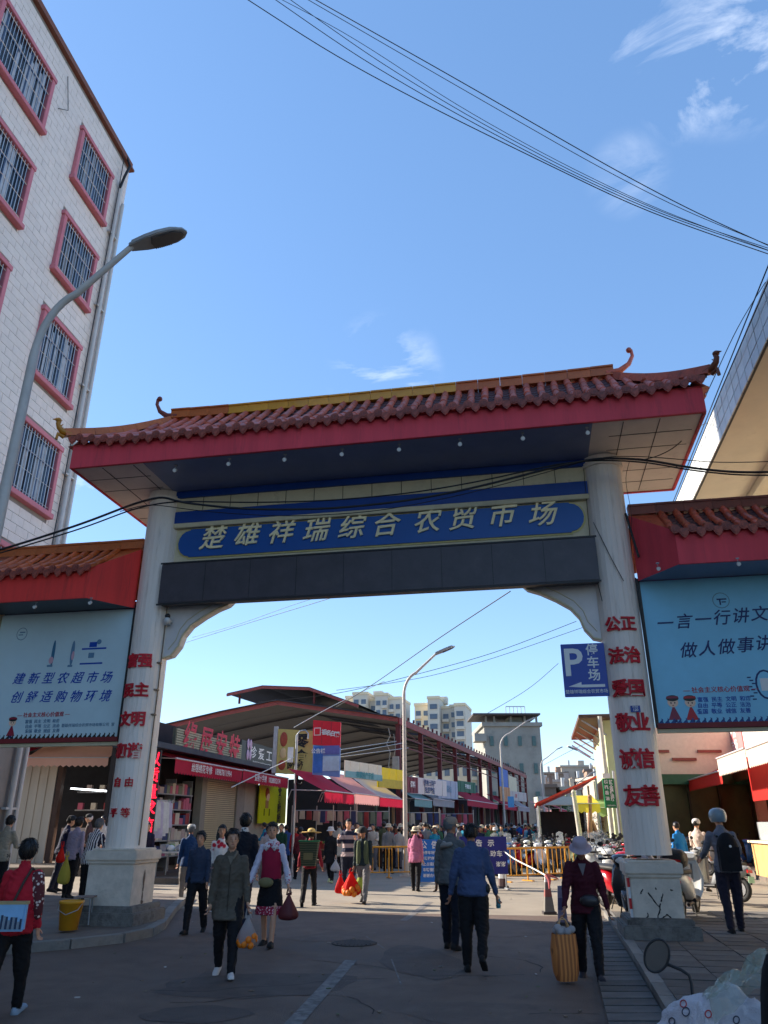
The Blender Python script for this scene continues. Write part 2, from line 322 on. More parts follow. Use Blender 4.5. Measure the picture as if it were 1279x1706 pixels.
# right pavement edge and its flush drain slabs
rk = [(4.3, 16.3), (3.37, 11.59), (2.72, 8.47), (2.2, 6.0)]
b = MB(); b.prism([(2.2, 6.0), (2.72, 8.47), (3.37, 11.59), (4.3, 16.3), (14, 14.3), (12.5, 4)], -.01, .10, axis='z'); rpav = tag(b.obj('right_pavement', pavem), kind='structure')
kerb_run(rk, rpav, h=.112, wd=.14)
b = MB(); b.add([(1.55, 6.2, .006), (2.1, 6.2, .006), (4.22, 16.0, .006), (3.72, 16.0, .006)], [(0, 1, 2, 3)]); dr = tag(b.obj('drain_strip', asphalt), kind='structure')
a0, a1, b0, b1 = Vector((1.62, 6.2, 0)), Vector((3.66, 15.6, 0)), Vector((2.16, 6.2, 0)), Vector((4.1, 15.6, 0))
n = 30
for i in range(n):
    f0, f1 = i / n + .0025, (i + 1) / n - .0025
    q = [a0.lerp(a1, f0), b0.lerp(b1, f0), b0.lerp(b1, f1), a0.lerp(a1, f1)]; c = sum(q, Vector()) / 4
    k = MB(); k.prism([((p - c).x, (p - c).y) for p in q], 0, .03, axis='z'); o = k.obj('slab', slabm, dr)
    o.location = c + Vector((0, 0, .008 + random.uniform(0, .006))); o.rotation_euler = (random.uniform(-.01, .01), random.uniform(-.012, .012), random.uniform(-.01, .01))
# paving slabs of the right pavement near the camera
ps = MB(); ps.box((0, 0, 0), (.57, .38, .03)); psm = ps.mesh('paving_slab', slabm)
for i in range(24):
    for j in range(7):
        y = 6.6 + i * .40; x = 2.98 + (y - 8.47) * .205 + j * .6
        if y > 15.9 or abs(x - 4.1) < .75 and abs(y - 12.7) < .8: continue
        o = mo('paving_slab', psm, rpav); o.location = (x + .1, y, .103 + random.uniform(-.003, .004)); o.rotation_euler = (random.uniform(-.012, .012), random.uniform(-.012, .012), R(-11) + random.uniform(-.01, .01))

# ------------------------------------------------------------------ the market gate
GY = R(-10.66)
gate = thing('market_gate', 'tall white gateway over the street with tiled roof, blue name board and gold characters', 'gateway', (-.05, 13.55, 0), GY)
def flute(rad, n, z0, z1):
    prof = []
    for i in range(n):
        a = 2 * math.pi * i / n; da = 2 * math.pi / n
        for k_, rr in ((0.0, -.006), (.03, 0), (.5, .004), (.97, 0)):
            prof.append(((rad + rr) * math.cos(a + da * k_), (rad + rr) * math.sin(a + da * k_)))
    return prof
LX, RX = -4.56, 4.22
cols = []
for cx in (LX, RX):
    c = MB(); c.prism(flute(.345, 14, 0, 8), 1.2, 7.98, axis='z'); cobj = c.obj('column', colwhite, gate); cobj.location = (cx, 0, 0)
    cols.append(cobj)
    if cx < 0: W, zb, zt, cw = .415, .30, 1.0, .47
    else: W, zb, zt, cw = .36, .28, .88, .415
    s_ = MB(); s_.box((0, 0, zb / 2), (2 * W + .36, 2 * W + .36, zb)); s_.box((0, 0, zb + .03), (2 * W + .22, 2 * W + .22, .12))
    bo = s_.obj('base_course', basem, cobj, bevel=.02)
    s_ = MB(); s_.box((0, 0, (zb + zt) / 2 + .02), (2 * W, 2 * W, zt - zb)); s_.obj('plinth', plinthm, cobj, bevel=.012)
    s_ = MB(); s_.box((0, 0, zt + .045), (2 * cw - .05, 2 * cw - .05, .05)); s_.box((0, 0, zt + .145), (2 * cw, 2 * cw, .15)); s_.box((0, 0, zt + .235), (2 * cw - .14, 2 * cw - .14, .04))
    s_.obj('plinth_cap', plinthm, cobj, bevel=.012)
    s_ = MB(); s_.lathe([(.40, 7.78), (.40, 7.86), (.37, 7.88), (.37, 7.975)], 24); s_.obj('capital_ring', colwhite, cobj)
# peeled dark patches on the plinths, red and white warning strip
s_ = MB()
for (x, z, a, b_) in ((.427, .78, .035, .12), (.427, .62, .02, .05), (.427, .42, .05, .035), (.427, .5, .02, .07)):
    poly = [(math.cos(t_) * a * random.uniform(.6, 1.2), z + math.sin(t_) * b_ * random.uniform(.7, 1.2)) for t_ in [i * math.pi / 5 for i in range(10)]]
    s_.prism(poly, x - .006, x - .004 + .002, axis='x')
s_.obj('peeled_patch', M('peeled_brown', (0.17, 0.12, 0.09), 0.9, .3), cols[0])
grime = M('ink_scrawl', (0.03, 0.028, 0.03), 0.9, .2)
s_ = MB(); random.seed(3)
for (x0, z0, ang, L_) in ((-.12, .70, -.7, .28), (.04, .56, -1.5, .26), (.05, .58, .9, .12), (.02, .36, .3, .1), (.2, .74, .2, .04), (.0, .74, 1.2, .03), (-.22, .68, 1.3, .08), (.1, .42, -.6, .12), (-.2, .36, .2, .1)):
    pts = [(x0, z0)]; a_ = ang
    for k_ in range(6):
        a_ += random.uniform(-.5, .5); pts.append((pts[-1][0] + math.cos(a_) * L_ / 6, pts[-1][1] + math.sin(a_) * L_ / 6))
    s_.tube([(p[0], -.362, p[1]) for p in pts], [.009, .012, .007, .012, .006, .008, .004], 5)
s_.obj('scrawl', grime, cols[1])
s_ = MB(); s_.box((-.38, -.31, .6), (.03, .09, .58), 0); s_.box((-.382, -.312, .83), (.034, .092, .12), 1); s_.box((-.382, -.312, .55), (.034, .092, .14), 1)
s_.obj('warning_strip', [M('reflective_white', (.7, .7, .7), .5), M('reflective_red', C8(190, 30, 40), .5)], cols[1])
# red characters wrapped round the column fronts
def column_text(cobj, pairs, a_mid):
    for (z, s_, sc, da) in pairs:
        for k_, ch in enumerate(s_):
            me = text_mesh(ch, .27 * sc, mat=redch, depth=.03, bold=.0085 if sc > .8 else .0015).copy()
            off = (k_ - .5) * .265 * (1.0 if sc > .8 else .85)
            for v in me.vertices:
                a_ = a_mid + (off + v.co.x) / .36 + da; rr = .366 + v.co.z
                v.co = (rr * math.sin(a_), -rr * math.cos(a_), z + v.co.y)
            mo('red_character', me, cobj)
HG = 14.2
def colz(u, v, cx):                                  # photo pixel -> height on a column front
    p0 = gate_m @ Vector((cx, -.36, 0)); q = on_plane(u, v, p0, gate_m.to_3x3() @ Vector((0, 1, 0))); return q.z
gate_m = Matrix.Translation((-.05, 13.55, 0)) @ Matrix.Rotation(GY, 4, 'Z')
lw = [(1102, '富强'), (1151, '民主'), (1199, '文明'), (1252, '和谐'), (1304, '自由'), (1355, '平等')]
column_text(cols[0], [(colz(215, v, LX), s, (.62 if i > 3 else 1.0), 0) for i, (v, s) in enumerate(lw)], -.02)
rw = [(1039, '公正'), (1092, '法治'), (1147, '爱国'), (1205, '敬业'), (1266, '诚信'), (1328, '友善')]
column_text(cols[1], [(colz(1060, v, RX), s, 1.0 + .04 * i, 0) for i, (v, s) in enumerate(rw)], -.10)
zpl = colz(1063, 1181, RX)
s_ = MB(); s_.box((.03, -.372, zpl), (.15, .012, .10)); pl = s_.obj('house_number_plate', M('plate_blue', C8(30, 60, 140), .4), cols[1])
text('120', .055, inkw, pl, (.03, -.38, zpl - .018), bold=.001); text('新源路', .03, inkw, pl, (.03, -.38, zpl + .028))
# conduit and clamps on the left column, strut on the right one
s_ = MB(); s_.tube([(.33, -.15, 1.3), (.34, -.13, 4.0), (.33, -.12, 5.6)], .012, 6)
for z in (4.45, 3.95, 3.5): s_.box((.31, -.15, z), (.09, .09, .03))
s_.obj('conduit', M('rusty_conduit', (.25, .18, .12), .8, .3), cols[0])
s_ = MB(); s_.tube([(.3, -.25, 6.8), (.42, -.28, 5.95)], .022, 6); s_.tube([(.33, -.2, 5.6), (.36, -.2, 3.2)], .016, 6); s_.obj('steel_strut', black, cols[1])
s_ = MB(); s_.tube([(-.28, -.3, 6.65), (-.05, -.38, 5.9), (.1, -.38, 5.5)], .007, 5); s_.tube([(-.33, -.2, 7.9), (-.36, -.14, 6.0), (-.28, -.25, 5.2)], .006, 5); s_.obj('loose_wire', cablem, cols[1])

# lintel between the columns: beams, name board, dark display panel
X0, X1 = LX + .30, RX - .28
def zc(v, d=.12):                                    # height of photo row v at the centre of the lintel
    return on_plane(640, v, gate_m @ Vector((0, -d, 0)), gate_m.to_3x3() @ Vector((0, 1, 0))).z
s_ = MB(); s_.box(((X0 + X1) / 2, 0, 6.9), (X1 - X0, .16, 2.1)); s_.obj('lintel_wall', creamt, gate)
def strip(name, z0, z1, y, th, mat, x0=X0, x1=X1):
    k = MB(); k.box(((x0 + x1) / 2, -y - th / 2, (z0 + z1) / 2), (x1 - x0, th, abs(z1 - z0))); return k.obj(name, mat, gate, bevel=.008)
strip('blue_beam', zc(803, .2), 7.965, .08, .14, blueb)
ctiles = strip('cream_band', zc(827, .16), zc(803, .16) - .004, .08, .08, creamt)
for i in range(1, 14):
    x = X0 + (X1 - X0) * i / 14
    k = MB(); k.box((x, -.163, (zc(827, .16) + zc(803, .16)) / 2), (.012, .006, zc(803, .16) - zc(827, .16) - .02)); k.obj('joint', M('joint_dark', (.06, .055, .05), .9), ctiles)
strip('blue_rail', zc(847, .18), zc(827, .16) - .004, .08, .10, blueb)
strip('cream_ledge', zc(855, .18), zc(847, .18) - .004, .08, .115, creamt)
zb0, zb1 = zc(907), zc(859)
def board_outline(x0, x1, z0, z1, r):
    zm = (z0 + z1) / 2; h = (z1 - z0) / 2; P = []
    P += [(x0 + r, z0), (x1 - r, z0)]
    for k_ in range(9):
        t_ = -math.pi / 2 + math.pi * k_ / 8; P.append((x1 - r * .95 + r * .95 * math.cos(t_) * (1 if abs(t_) < 1.2 else .75), zm + h * .92 * math.sin(t_)))
    P += [(x1 - r, z1), (x0 + r, z1)]
    for k_ in range(9):
        t_ = math.pi / 2 + math.pi * k_ / 8; P.append((x0 + r * .95 + r * .95 * math.cos(t_) * (1 if abs(math.cos(t_)) > .36 else .75), zm + h * .92 * math.sin(t_)))
    return P
s_ = MB(); s_.prism(board_outline(X0 + .08, X1 - .10, zb0 - .03, zb1 + .03, .26), -.10, -.088); s_.obj('board_border', M('gold_line', C8(196, 184, 120), .5), gate)
s_ = MB(); s_.prism(board_outline(X0 + .115, X1 - .135, zb0, zb1, .25), -.125, -.1005); nb = s_.obj('name_board', bluep, gate)
us = [352, 409, 466, 524, 583, 640, 709, 768, 833, 901]; vs = [899, 893, 889, 886, 881, 877, 871, 866, 861, 859]
for ch, u, v in zip('楚雄祥瑞综合农贸市场', us, vs):
    q = gate_m.inverted() @ on_plane(u, v, gate_m @ Vector((0, -.14, 0)), gate_m.to_3x3() @ Vector((0, 1, 0)))
    o = text(ch, .52, goldm, nb, (q.x, -.15, q.z), name='gold_character', depth=.03, bold=.005, shear=.28, rough=.010)
    o.rotation_euler = (math.pi / 2, R(-2), 0)
s_ = MB(); s_.box((-.18, -.27, (zc(985, .4) + zc(917, .4)) / 2), (8.22, .28, .80)); led = s_.obj('display_panel', ledm, gate, bevel=.012)
s_ = MB()
for z in (-.42, .405): s_.box((-.18, -.415, (zc(985, .4) + zc(917, .4)) / 2 + z), (8.26, .02, .03))
s_.obj('panel_frame', black, led)
for i in range(1, 9): s_ = MB(); s_.box((-4.29 + i * 8.22 / 9, -.411, (zc(985, .4) + zc(917, .4)) / 2), (.012, .004, .76)); s_.obj('panel_seam', black, led)
# scalloped brackets under the lintel
def bracket(sgn, cx):
    h0, h1 = 4.56, 5.80; Wd = 1.62
    cur = [(0, h0), (.16, h0 + .04), (.30, h0 + .22), (.36, h0 + .42), (.50, h0 + .60), (.74, h0 + .76), (1.0, h0 + .90), (1.22, h0 + .98), (1.34, h0 + 1.10), (1.44, h0 + 1.20), (Wd, h1 - .02)]
    poly = [(0, h1)] + cur + [(Wd, h1)]
    P = [(cx + sgn * p[0], p[1]) for p in poly]
    k = MB(); k.prism(P, -.06, .14); o = k.obj('scalloped_bracket', bracketm, gate)
    k = MB(); k.tube([(cx + sgn * p[0], -.075, p[1]) for p in cur], .022, 6); k.tube([(cx + sgn * (p[0] - .07), -.065, p[1] + .12) for p in cur[1:-1]], .009, 5); k.obj('edge_moulding', creamt, o)
bracket(1, LX + .33); bracket(-1, RX - .31)
# soffit
SX, SY = 5.80, 1.6
s_ = MB(); s_.box((0, .02, 8.02), (2 * SX - .04, 2 * SY - .1, .06)); soff = s_.obj('soffit', soffw, gate)
s_ = MB(); s_.box((-.17, -.86, 7.983), (8.3, 1.40, .018)); s_.obj('dark_soffit_panel', navy, soff)
jd = M('joint_dark', (.06, .055, .05), .9)
for x in (-5.2, -4.55, 4.5, 5.1): s_ = MB(); s_.box((x, 0, 7.987), (.012, 3.0, .006)); s_.obj('soffit_joint', jd, soff)
for y in (-1.0, -.45, .5, 1.05):
    s_ = MB(); s_.box((-5.1, y, 7.988), (1.3, .012, .006)); s_.obj('soffit_joint', jd, soff); s_ = MB(); s_.box((5.0, y, 7.988), (1.4, .012, .006)); s_.obj('soffit_joint', jd, soff)
# fascia round the eaves
s_ = MB()
s_.box((0, -SY, 8.22), (2 * SX + .04, .06, .50)); s_.box((0, SY, 8.22), (2 * SX + .04, .06, .50))
for sx in (-1, 1): s_.box((sx * SX, 0, 8.22), (.06, 2 * SY - .07, .497))
s_.obj('red_fascia', redfas, gate, bevel=.006)
# spotlights under the eaves
def spot(parent, x, y, z, s=1.0):
    k = MB(); k.tube([(0, 0, 0), (0, 0, -.10)], .008, 6, 0); k.box((0, 0, -.012), (.07, .05, .02), 0); k.tube([(0, .03, -.13), (0, -.05, -.17)], [.035, .05], 10, 1); k.tube([(0, -.05, -.17), (0, -.056, -.173)], .042, 10, 2)
    o = k.obj('spotlight', [grey, M('white_spot_body', (.62, .62, .6), .4), M('spot_lens', (.85, .85, .82), .15)], parent); o.location = (x, y, z); s *= .68; o.scale = (s, s, s); return o
for u, v in ((293, 775), (382, 764), (475, 757), (570, 748), (665, 740), (766, 731), (870, 720), (978, 708)):
    q = gate_m.inverted() @ on_plane(u, v, Vector((0, 0, 7.97)), Vector((0, 0, 1))); spot(gate, q.x, max(q.y, -1.45), 7.974, 1.15)

# ---- tiled roofs
def tile_meshes(L, r, mat, capmat):
    k = MB(); n = 7; vs = []; 
    for (y, rr) in ((0, r), (L * .12, r * 1.02), (L, r * .9)):
        for j in range(n): a_ = math.pi * j / (n - 1); vs.append((math.cos(a_) * rr, y, math.sin(a_) * rr))
    fs = [(i * n + j, i * n + j + 1, (i + 1) * n + j + 1, (i + 1) * n + j) for i in range(2) for j in range(n - 1)] + [tuple(range(n))]
    k.add(vs, fs, 0, True); cover = k.mesh('cover_tile', mat)
    k = MB(); k.tube([(0, -.035, r * .15), (0, .0, r * .15)], r * 1.12, 12, 0, sm=False); k.tube([(0, -.045, r * .15), (0, -.03, r * .15)], r * .75, 10, 0, sm=False); disc = k.mesh('eave_disc', capmat)
    k = MB(); p = r * 2.0
    out_ = [(-p * .62, .03), (-p * .6, -.04), (-p * .34, -.10), (0, -.145), (p * .34, -.10), (p * .6, -.04), (p * .62, .03)]
    k.prism(out_, -.02, .0); out2 = [(x * .72, z * .72 - .006) for x, z in out_]; k.prism(out2, -.03, -.02); drip = k.mesh('drip_tile', capmat)
    return cover, disc, drip
def slope_roof(parent, x0, x1, yE, zE, yR, zR, pitch, r, L, hipl, hipr, mats, name='roof', sag=.10):
    """front slope from the eave (yE, zE) to the ridge (yR, zR); hip lines cut rows at the ends"""
    cover, disc, drip = tile_meshes(L, r, mats[0], mats[1])
    bed = MB(); n = max(1, round((x1 - x0) / pitch)); pitch = (x1 - x0) / n
    def sp(f): return Vector((0, yE + (yR - yE) * f, zE + (zR - zE) * f - sag * math.sin(math.pi * f) * (1 if sag else 0)))
    slen = math.hypot(yR - yE, zR - zE); nt = max(2, round(slen / L)); dirn = (1 if yR > yE else -1)
    root = parent
    def fmax(x):
        f = 1.0
        if hipl and x < x0 + hipl: f = min(f, (x - x0) / hipl)
        if hipr and x > x1 - hipr: f = min(f, (x1 - x) / hipr)
        return max(f, 0.0)
    def lift(x, f):                                   # eaves swing up towards the corners
        e = 0
        if hipl and x < x0 + hipl: e = (1 - (x - x0) / hipl) ** 2
        if hipr and x > x1 - hipr: e = (1 - (x1 - x) / hipr) ** 2
        return e * .16
    pan = MB()
    for i in range(n + 1):
        x = x0 + i * pitch; fm = fmax(x)
        if i < n:
            xm = x + pitch / 2; fx = fmax(xm); ns = nt * 2
            for k_ in range(ns):
                f0, f1 = k_ / ns, (k_ + 1) / ns
                if f0 >= fx: break
                f1 = min(f1, fx)
                a_, c_ = sp(f0), sp(f1); up = Vector((0, 0, .03)); xl, xr = x + .01, x + pitch - .01; lz = Vector((0, 0, lift(xm, 0)))
                sg = Vector((0, 0, -.035))
                pan.add([Vector((xl, 0, 0)) + a_ + up + lz, Vector((xm, 0, 0)) + a_ + up + sg + lz, Vector((xr, 0, 0)) + a_ + up + lz, Vector((xr, 0, 0)) + c_ + lz, Vector((xm, 0, 0)) + c_ + sg + lz, Vector((xl, 0, 0)) + c_ + lz,
                         Vector((xl, 0, 0)) + a_ + lz - up * .3, Vector((xm, 0, 0)) + a_ + sg + lz - up * .3, Vector((xr, 0, 0)) + a_ + lz - up * .3],
                        [(0, 1, 4, 5), (1, 2, 3, 4), (6, 7, 1, 0), (7, 8, 2, 1)], 0)
            o = mo('drip_tile', drip, root); o.location = (xm, yE - dirn * .015, zE + .0 + lift(xm, 0)); o.rotation_euler = (0, 0, 0 if dirn > 0 else math.pi)
        if fm <= .04: continue
        for k_ in range(nt):
            f0, f1 = k_ / nt, (k_ + 1) / nt
            if f0 >= fm - .02: break
            a_, c_ = sp(f0), sp(min(f1, fm)); d = c_ - a_; pitch_a = math.atan2(d.z, abs(d.y))
            o = mo('cover_tile', cover, root); o.location = (x + random.uniform(-.011, .011), a_.y + random.uniform(-.02, .02), a_.z + lift(x, 0) + .012 + .008 * (k_ % 2) + random.uniform(-.006, .008))
            o.rotation_euler = (pitch_a, 0, random.uniform(-.045, .045) + (0 if dirn > 0 else math.pi)); o.scale = (1, d.length / L * 1.04, 1)
        o = mo('eave_disc', disc, root); o.location = (x, yE - dirn * .01, zE + .01 + lift(x, 0)); o.rotation_euler = (0, 0, 0 if dirn > 0 else math.pi)
    po = pan.obj('pan_tile_bed', tile_dk, root); po['kind'] = 'stuff'
    return po
roof = bpy.data.objects.new('roof', None); col.objects.link(roof); roof.parent = gate
EY, EZ, RZ, HX, CX5 = -1.70, 8.46, 9.80, 1.28, 5.92
slope_roof(roof, -CX5, CX5, EY, EZ, 0, RZ, .268, .072, .42, HX, HX, (tile_r, tile_dp))
# rear slope and hip ends: corrugated run of the same tiles, joined (not seen from the street side)
rb = MB()
for i in range(45):
    x = -CX5 + i * .268; fm = 1.0
    if x < -CX5 + HX: fm = (x + CX5) / HX
    if x > CX5 - HX: fm = (CX5 - x) / HX
    if fm > .05: rb.tube([(x, -EY, EZ + .02), (x, -EY * (1 - fm), EZ + (RZ - EZ) * fm)], .07, 8)
for sx in (-1, 1):
    for i in range(1, 13):
        y = EY + i * (-EY * 2) / 13; f = 1 - abs(y) / -EY
        rb.tube([(sx * (CX5 + .03), y, EZ + .02), (sx * (CX5 - HX * f), y, EZ + (RZ - EZ) * f)], .065, 8)
rb.add([(-CX5, EY + .05, EZ - .02), (CX5, EY + .05, EZ - .02), (CX5, -EY, EZ - .02), (-CX5, -EY, EZ - .02), (-CX5 + HX, 0, RZ - .07), (CX5 - HX, 0, RZ - .07)],
       [(2, 3, 4, 5), (3, 0, 4), (1, 2, 5), (0, 1, 2, 3)], 0)
rr_ = rb.obj('rear_tile_rows', tile_r, roof); rr_['kind'] = 'stuff'
# ridge pieces
k = MB(); k.box((0, 0, .10), (.44, .16, .20)); k.box((0, 0, .215), (.44, .21, .035)); k.box((0, 0, .012), (.44, .24, .03)); rm_y = k.mesh('ridge_tile', ridge_y); rm_o = k.mesh('ridge_tile', ridge_o)
nR = 21; x0r, x1r = -CX5 + HX - .05, CX5 - HX + .05
for i in range(nR):
    x = x0r + (i + .5) * (x1r - x0r) / nR; o = mo('ridge_tile', rm_y if 3 <= i <= 13 else rm_o, roof); o.location = (x, 0, RZ - .03 + random.uniform(-.004, .004) + .05 * abs(x / 4.6) ** 3); o.rotation_euler = (0, -.02 * (x / 4.6) ** 3, random.uniform(-.006, .006))
# curled horns at the ridge ends, hips and corner figures
for sx in (-1, 1):
    k = MB(); bx = sx * (CX5 - HX)
    pts = [(bx - sx * .1, 0, RZ + .09), (bx + sx * .16, 0, RZ + .13), (bx + sx * .36, 0, RZ + .28), (bx + sx * .45, 0, RZ + .46), (bx + sx * .44, 0, RZ + .58), (bx + sx * .37, 0, RZ + .60)]
    k.tube(pts, [.10, .085, .06, .045, .045, .055], 8, flat=.8); k.ball((bx + sx * .40, 0, RZ + .60), .06, 8, 6); k.obj('ridge_horn', tile_r if sx > 0 else M('horn_brown', C8(128, 66, 58), .6), roof)
    for sy in (-1, 1):
        a_ = Vector((bx, 0, RZ)); c_ = Vector((sx * (CX5 + .06), sy * (-EY + .04), EZ + .20)); k = MB(); P = []
        for q in range(9):
            f = q / 8; p = a_.lerp(c_, f); p.z += -.10 * math.sin(math.pi * f); P.append(p)
        for q in range(8):
            d = P[q + 1] - P[q]; u_ = MB(); mt = Matrix.Translation((P[q] + P[q + 1]) / 2 + Vector((0, 0, .04))) @ d.to_track_quat('Y', 'Z').to_matrix().to_4x4()
            u_.add([(x_, y_, z_) for z_ in (-.07, .08) for y_ in (-d.length * .49, d.length * .49) for x_ in ((-.07, .07) if z_ < 0 else (-.055, .055))], [(0, 2, 3, 1), (4, 5, 7, 6), (0, 1, 5, 4), (2, 6, 7, 3), (0, 4, 6, 2), (1, 3, 7, 5)], 0, False, mt)
            u_.obj('hip_tile', tile_r if sx > 0 else ridge_o, roof)
        n_ = (c_ - a_).normalized(); nh = Vector((n_.x, n_.y, 0)).normalized(); k = MB(); t0 = P[-1]
        pts = [t0 - nh * .12 + Vector((0, 0, .05)), t0 + nh * .05 + Vector((0, 0, .06)), t0 + nh * .12 + Vector((0, 0, .12)), t0 + nh * .15 + Vector((0, 0, .20)), t0 + nh * .13 + Vector((0, 0, .25))]
        k.tube(pts, [.07, .065, .05, .045, .04], 8); k.ball(t0 + nh * .15 + Vector((0, 0, .27)), (.06, .06, .05), 8, 6); k.tube([t0 + nh * .18 + Vector((0, 0, .28)), t0 + nh * .26 + Vector((0, 0, .25))], [.03, .006], 6)
        for q in range(3): k.tube([pts[q + 1], pts[q + 1] - nh * .07 + Vector((0, 0, .10))], [.03, .004], 5)
        k.tube([t0 + Vector((0, 0, -.05)), t0 + nh * .12 + Vector((0, 0, -.02)), t0 + nh * .13 + Vector((0, 0, -.14))], [.04, .035, .03], 6)
        k.obj('corner_figure', M('figure_brown', C8(120, 70, 48), .5, .2) if sx > 0 else M('figure_yellow', C8(190, 124, 40), .45, .15), roof)
# dome camera on the left bracket
k = MB(); k.tube([(0, 0, 0), (0, -.16, .0)], .03, 8, 0); k.ball((0, -.2, -.02), .07, 10, 8, 0); k.ball((0, -.2, .07), (.055, .055, .05), 10, 6, 1); k.box((-.06, -.06, -.02), (.12, .05, .10), 0)
o = k.obj('security_camera', [M('white_plastic', (.6, .6, .58), .4), black], gate); q = gate_m.inverted() @ on_plane(285, 1036, gate_m @ Vector((0, -.1, 0)), gate_m.to_3x3() @ Vector((0, 1, 0))); o.location = (q.x, -.07, q.z)

# ------------------------------------------------------------------ side wings with their tiled roofs and billboards
def wing(sgn, x_in, x_out, label, tmat, bmat, zbb, ztt):
    wg = thing('gate_wing', label, 'side gate', (-.05, 13.55, 0), GY)
    xa, xb = (x_in, x_out) if sgn > 0 else (x_out, x_in)
    D = .95; zf0, zf1 = (5.58, 6.02)
    inner = xa + .55 if sgn > 0 else xb - .55         # where the eave turns back to the column
    ex0, ex1 = (inner, xb) if sgn > 0 else (xa, inner)
    s_ = MB(); s_.box(((ex0 + ex1) / 2, -D, (zf0 + zf1) / 2 + .03), (ex1 - ex0, .05, zf1 - zf0 + .1)); s_.box(((ex0 + ex1) / 2, D, (zf0 + zf1) / 2), (ex1 - ex0, .05, zf1 - zf0))
    # splayed end panel from the eave corner back to the column
    e0 = inner; e1 = x_in
    s_.add([(e0, -D - .025, zf0 - .02), (e1, -.14, zf0 - .02), (e1, -.14, 6.78), (e0, -D - .025, zf1 + .13), (e0, -D + .02, zf0), (e1, -.10, zf0), (e1, -.10, 6.76), (e0, -D + .02, zf1)], [(0, 1, 2, 3), (4, 7, 6, 5), (0, 4, 5, 1), (3, 2, 6, 7), (0, 3, 7, 4)], 0)
    s_.obj('red_fascia', redfas2 if sgn < 0 else redfas, wg)
    s_ = MB(); s_.add([(ex0, -D + .02, zf0 - .01), (ex1, -D + .02, zf0 - .01), (xb, D - .02, zf0 - .01), (xa, D - .02, zf0 - .01)] if False else [(xa, -.12, zf0 - .012), (xb, -.12, zf0 - .012), (ex1, -D + .02, zf0 - .012), (ex0, -D + .02, zf0 - .012), (xa, -.12, zf0 + .03), (xb, -.12, zf0 + .03), (ex1, -D + .02, zf0 + .03), (ex0, -D + .02, zf0 + .03)],
        [(0, 1, 2, 3), (7, 6, 5, 4), (0, 4, 5, 1), (3, 2, 6, 7)], 0); s_.box(((xa + xb) / 2, .45, zf0 + .01), (xb - xa, .9, .04), 0)
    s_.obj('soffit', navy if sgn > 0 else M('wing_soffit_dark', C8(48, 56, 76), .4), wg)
    rf = bpy.data.objects.new('roof', None); col.objects.link(rf); rf.parent = wg
    hl, hr = (.55, 0) if sgn > 0 else (0, .55)
    slope_roof(rf, ex0, ex1, -D - .08, zf1 + .10, -.02, 6.83, .262 if sgn > 0 else .235, .068, .34, hl * .0, hr * .0, (tmat, tile_dp), sag=.05)
    rbk = MB(); rbk.add([(xa, .0, 6.80), (xb, 0, 6.80), (xb, D + .08, zf1 + .05), (xa, D + .08, zf1 + .05)], [(0, 1, 2, 3)]); 
    tri = [(inner, -D - .03, zf1 + .06), (x_in, -.10, 6.80), (inner, -.02, 6.83)]; rbk.add(tri + [(p[0], p[1] + .02, p[2] - .05) for p in tri], [(0, 1, 2), (5, 4, 3), (0, 3, 4, 1), (1, 4, 5, 2), (2, 5, 3, 0)])
    nrow = int((xb - xa) / .26)
    for i in range(nrow): x = xa + .13 + i * .26; rbk.tube([(x, D + .08, zf1 + .08), (x, .02, 6.83)], .065, 8)
    o = rbk.obj('rear_tile_rows', tmat, rf); o['kind'] = 'stuff'
    kk = MB(); kk.box((0, 0, .04), (.48, .16, .16)); kk.box((0, 0, .135), (.48, .2, .04)); kk.box((0, 0, -.03), (.48, .22, .04)); rmw = kk.mesh('ridge_tile', ridge_o if sgn < 0 else M('ridge_brown', C8(130, 70, 56), .5, .2, objvar=.1))
    nn = int((xb - xa) / .485)
    for i in range(nn + 1):
        x = (xb - .24 - i * .485) if sgn < 0 else (xa + .24 + i * .485)
        o = mo('ridge_tile', rmw, rf); o.location = (x, 0, 6.88 + random.uniform(-.004, .004))
    # billboard
    bx0, bx1 = (x_in + .02, x_out) if sgn > 0 else (x_out, x_in - .02)
    s_ = MB(); s_.box(((bx0 + bx1) / 2, .0, (zbb + ztt) / 2), (bx1 - bx0, .10, ztt - zbb)); bb = s_.obj('billboard', bmat, wg)
    s_ = MB(); w_ = bx1 - bx0; cx_ = (bx0 + bx1) / 2
    s_.box((cx_, -.03, zbb - .04), (w_ + .04, .16, .08), 0); s_.box((cx_, -.01, zbb - .115), (w_ + .04, .10, .06), 1)
    s_.box((bx1 + .02 if sgn < 0 else bx0 - .015, -.02, (zbb + ztt) / 2), (.04, .14, ztt - zbb + .1), 2)
    s_.obj('billboard_frame', [redtrim, creamt, black], bb)
    return wg, bb, bx0, bx1
zL0, zL1, zR0, zR1 = 3.13, 5.57, 3.15, 5.57
lwg, lbb, lx0, lx1 = wing(-1, -4.93, -7.86, 'left gate wing with orange tiled roof over a pale market billboard', tile_o, bill_l, zL0, zL1)
rwg, rbb, rx0, rx1 = wing(1, 4.60, 8.6, 'right gate wing with brown ridge tiles over a blue civility billboard', tile_r, bill_r, zR0, zR1)
